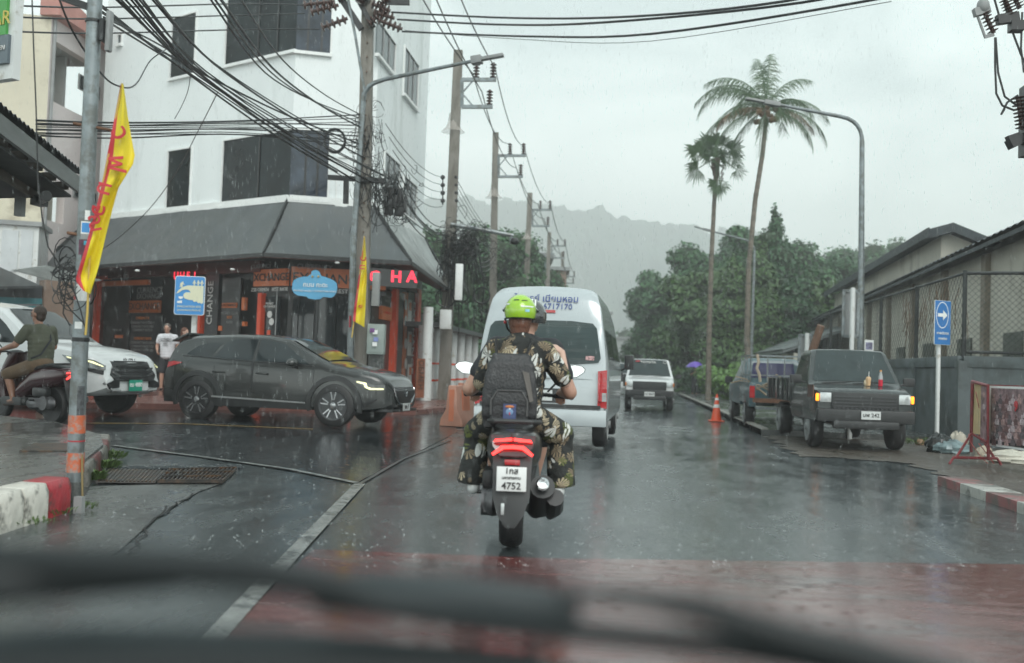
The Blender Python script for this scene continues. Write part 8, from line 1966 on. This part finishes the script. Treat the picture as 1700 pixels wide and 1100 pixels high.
# poster boards
M_rf = pm('dark red frame', (.18, .02, .025), .4, var=.3, vs=8); M_post_ = pm('poster print dark', (.24, .165, .175), .4, var=.7, vs=9)
PB = thing('poster_board', 'board with a crowded poster and a red 9 at the right edge', 'poster board', G(1660, 775))
pl = Plane(G(1643, 770), G(1748, 790)+Fh*-.1)
mb = MB(); pl.rect(mb, 1644, 642, 1760, 748, 0, .02); mb.build('border', M_trim, PB, world=True); mb = MB(); pl.rect(mb, 1647, 646, 1758, 744, .02, .024); mb.build('poster', M_post_, PB, world=True)
R = random.Random(4); M_fig = [pm('poster skin tone', (.4, .26, .25), .4, var=.5, vs=25), pm('poster pale tone', (.48, .4, .42), .4, var=.5, vs=25), pm('poster brown tone', (.16, .09, .09), .4, var=.5, vs=25), pm('poster grey tone', (.13, .11, .12), .4, var=.5, vs=25)]
for k, (x, y) in enumerate([(1653+i*10.5+(j % 2)*5, 657+j*11.5) for j in range(7) for i in range(9) if not (j in (1, 2) and i in (3, 4))]):
    m = M_fig[(k*7) % 4]; a, z = pl.hit(x, y); mb = MB(); mb.lathe([(.028, 0), (.028, .003+k*.0001)], 12, pl.pt(a, z, .024), pl.n); mb.prism([pl.pt(a-.06, z-.12, .024), pl.pt(a+.06, z-.12, .024), pl.pt(a+.055, z-.05, .024), pl.pt(a+.015, z-.03, .024), pl.pt(a-.015, z-.03, .024), pl.pt(a-.055, z-.05, .024)], pl.n*(.0025+k*.0001)); mb.build('printed_figure', m, PB, world=True, fix=True)
a, z = pl.hit(1691, 675); text('9', .2, M_fred, PB, pl.pt(a, z, .04), pl.u, pl.n, bold=.04)
mb = MB(); pl.rect(mb, 1646, 738, 1752, 743, .024, .026); mb.build('footer', M_blkp, PB, world=True)
mb = MB()
a, z = pl.hit(1640, 640); a2, _ = pl.hit(1762, 700); z0 = 0.0
for q in (a, a2): mb.cyl(pl.pt(q, .05, -.03), pl.pt(q, z, -.03), .022, n=8)
mb.bar(pl.pt(a, z, -.03), pl.pt(a2, z, -.03), .04, .04); mb.bar(pl.pt(a, .3, -.03), pl.pt(a2, .3, -.03), .04, .04); mb.build('frame', M_rf, PB, world=True)
PC = thing('folding_barrier', 'dark red steel barrier with yellow slats and a turned poster left of the fight poster', 'barrier', G(1620, 772))
pl2 = Plane(G(1609, 765), G(1642, 772)); 
mb = MB(); pl2.rect(mb, 1613, 637, 1630, 720, 0, .01); mb.build('slats', pm('yellowed slats', (.5, .4, .22), .6, var=.3, vs=7, stretch=(8, 8, .5)), PC, world=True)
mb = MB(); pl2.rect(mb, 1630, 641, 1642, 736, .01, .02); mb.build('poster', M_post_, PC, world=True)
for k, (y) in enumerate((655, 675, 695)):
    a, z = pl2.hit(1636, y); mb = MB(); mb.lathe([(.045, 0), (.045, .004)], 10, pl2.pt(a, z, .02), pl2.n); mb.build('printed_figure', M_fig[k], PC, world=True)
mb = MB()
T0, T1 = W(1614, 633, prj(G(1614, 766))[2]), W(1640, 640, prj(G(1640, 772))[2]); B0, B1 = G(1612, 766), G(1640, 772)
mb.cyl(B0+Zu*.15, T0, .025, n=8); mb.cyl(B1+Zu*.1, T1, .02, n=8); mb.cyl(T0, T1, .025, n=8); mb.cyl(W(1612, 719, prj(B0)[2]), W(1640, 735, prj(B1)[2]), .02, n=8)
L0, L1 = G(1576, 770), G(1662, 772); mb.tube([L0, L0+Zu*.1+Rh*.06, L1+Zu*.1-Rh*.06, L1], .022, 8); mb.tube([L0+Rh*.1+Zu*.1, T0*.35+B0*.65, W(1616, 720, prj(B0)[2])], .02, 8); mb.tube([L1-Rh*.1+Zu*.1, W(1625, 720, prj(B0)[2])], .02, 8); mb.build('frame', M_rf, PC, world=True)
mb = MB()
for P_ in ([(1608, 720), (1612, 735), (1630, 760), (1650, 778)], [(1625, 736), (1640, 755), (1655, 776)], [(1620, 650), (1628, 690), (1634, 708)]): mb.tube([W(*q, prj(B0)[2]-.2) for q in P_], .014, 5, flat=.4)
mb.build('barrier_tape', pm('red white tape', (.5, .12, .12), .5, var=.9, vs=9), PC, world=True)
# rubbish
R = random.Random(8)
def crumple(name, label, cat, c, r, mat, group=None):
    mb = MB(); mb.ell((0, 0, 0), r, nu=18, nv=12); mb.v = [(x*(1+R.uniform(-.16, .16)), y*(1+R.uniform(-.16, .16)), max(-r[2]*.6, z*(1+R.uniform(-.25, .25)))+r[2]*.55) for x, y, z in mb.v]
    o = mb.build(name, mat, None, smooth=25, loc=None); o.location = c; return tag(o, label, cat, group)
crumple('rubbish_bag', 'black rubbish bag lying at the foot of the arrow sign', 'rubbish bag', G(1560, 750), (.24, .22, .2), pm('black bin bag', (.03, .035, .035), .25, var=.3))
crumple('rubbish_bag', 'blue grey plastic sheet crumpled beside the black rubbish bag', 'plastic sheet', G(1580, 752), (.3, .2, .14), pm('blue grey plastic', (.16, .22, .23), .3, var=.5, vs=6))
crumple('paper_scrap', 'cream paper scrap on the rubbish behind the folding barrier', 'paper', G(1590, 745), (.18, .14, .2), pm('cream paper', (.45, .42, .35), .7, var=.2))
crumple('white_sack', 'white sack lying under the fight poster board', 'sack', G(1680, 768), (.45, .2, .12), pm('white sack', (.5, .49, .42), .7, var=.2)); crumple('white_sack', 'small cream sack between the barrier legs', 'sack', G(1634, 762), (.14, .12, .13), pm('cream sack', (.42, .36, .28), .7, var=.2))
crumple('rock', 'brown stone beside the weeds under the grey wall', 'stone', G(1527, 738), (.09, .08, .07), pm('brown stone', (.25, .16, .09), .7, var=.2))
# ---- windscreen wipers of our own car, close to the lens
M_wip = pm('wiper rubber and steel', (.006, .009, .010), .5, var=.1); M_wip2 = pm('wiper arm paint', (.018, .027, .03), .5, var=.1)
dW = .72
WP = thing('windscreen_wiper', 'blurred dark wiper blade crossing the bottom of the picture close to the lens', 'wiper', W(400, 960, dW))
mb = MB(); mb.tube([W(-140, 925, dW), W(60, 932, dW), (W(250, 938, dW)), W(420, 948, dW), W(560, 975, dW), W(640, 1010, dW), W(800, 1035, dW), W(1000, 1052, dW), W(1200, 1072, dW), W(1500, 1128, dW)], [.018, .018, .018, .0165, .0145, .011, .010, .011, .011, .010], 10, flat=.8); mb.build('blade', M_wip, WP, world=True)
mb = MB(); mb.tube([W(-60, 975, dW-.02), W(100, 968, dW), W(300, 968, dW)], [.014, .012, .004], 10); mb.build('blade_end', M_wip, WP, world=True)
mb = MB(); mb.tube([W(520, 985, dW+.02), W(620, 985, dW+.02), W(760, 990, dW+.02), W(900, 1004, dW+.02), W(960, 1012, dW+.02)], [.012, .018, .019, .016, .011], 12, flat=1.0); mb.build('blade_bridge', M_wip2, WP, world=True)
mb = MB(); mb.tube([W(930, 984, dW-.02), W(1060, 992, dW-.02), W(1170, 1012, dW-.02), W(1300, 1055, dW-.02), W(1420, 1085, dW-.02), W(1600, 1135, dW-.02)], [.005, .007, .0105, .013, .014, .013], 10); mb.build('arm', M_wip, WP, world=True)
WQ = thing('windscreen_wiper', 'second wiper lying flat along the bottom edge of the picture close to the lens', 'wiper', W(400, 1090, dW))
mb = MB(); mb.tube([W(-120, 1075, dW+.05), W(150, 1068, dW+.05), W(500, 1078, dW+.05), W(900, 1100, dW+.05)], [.008, .014, .015, .010], 10); mb.build('blade', M_wip2, WQ, world=True)
mb = MB(); mb.tube([W(-120, 1118, dW), W(300, 1112, dW), W(700, 1120, dW), W(1000, 1140, dW)], [.015, .014, .012, .012], 10); mb.build('arm', M_wip, WQ, world=True)
# ---- falling rain drops
R = random.Random(31); mb = MB()
M_rain = pm('rain water', (.75, .8, .8), .1, var=.0, alpha=.3)
for k in range(11000):
    d = 3.0+R.random()**.75*26; px, py = R.uniform(-60, 1760), R.uniform(0, 960); p = W(px, py, d)
    if p.z < gz(p.x)+.1: continue
    L_ = R.uniform(.03, .06)*(.6+d/16); w_ = .0009*(.7+d/16); dv = V3((.06*L_, 0, -L_)); s1 = V3((w_, 0, 0)); s2 = V3((0, w_, 0)); m_ = p+dv*.6
    mb.add([p, m_+s1, m_+s2, m_-s1, m_-s2, p+dv], [(0, 1, 2), (0, 2, 3), (0, 3, 4), (0, 4, 1), (5, 2, 1), (5, 3, 2), (5, 4, 3), (5, 1, 4)])
o = mb.build('rain', M_rain, None, smooth=0); tag(o, 'falling rain drops over the whole street', 'rain', kind='stuff')
# splashes where drops hit the road
mb = MB()
for k in range(800):
    px, py = R.uniform(0, 1700), 690+R.random()**1.3*260; p = G(px, py); h_ = R.uniform(.008, .025)
    mb.ell(p+V3((0, 0, h_)), (.0035, .0035, .006), nu=5, nv=4)
    for a in range(3): t_ = R.random()*6.28; mb.ell(p+V3((cos(t_)*h_, sin(t_)*h_, h_*.6)), .0025, nu=4, nv=3)
o = mb.build('rain_splashes', M_rain, None, smooth=0); tag(o, 'tiny splashes of rain on the wet road', 'rain', kind='stuff')
# ---- haze
hm = bpy.data.materials.new('haze air'); hm.use_nodes = True; t = hm.node_tree; t.nodes.clear(); ou = N(t, 'ShaderNodeOutputMaterial'); pv = N(t, 'ShaderNodeVolumePrincipled')
pv.inputs['Color'].default_value = (.985, .995, .995, 1); pv.inputs['Density'].default_value = .0018; pv.inputs['Anisotropy'].default_value = .3; t.links.new(pv.outputs[0], ou.inputs['Volume'])
mb = MB(); mb.box((-60, 600, 99.5), (2000, 1240, 203)); hz = mb.build('haze', hm, None, smooth=0); hz['kind'] = 'stuff'; hz['label'] = 'pale rain haze filling the air of the street'
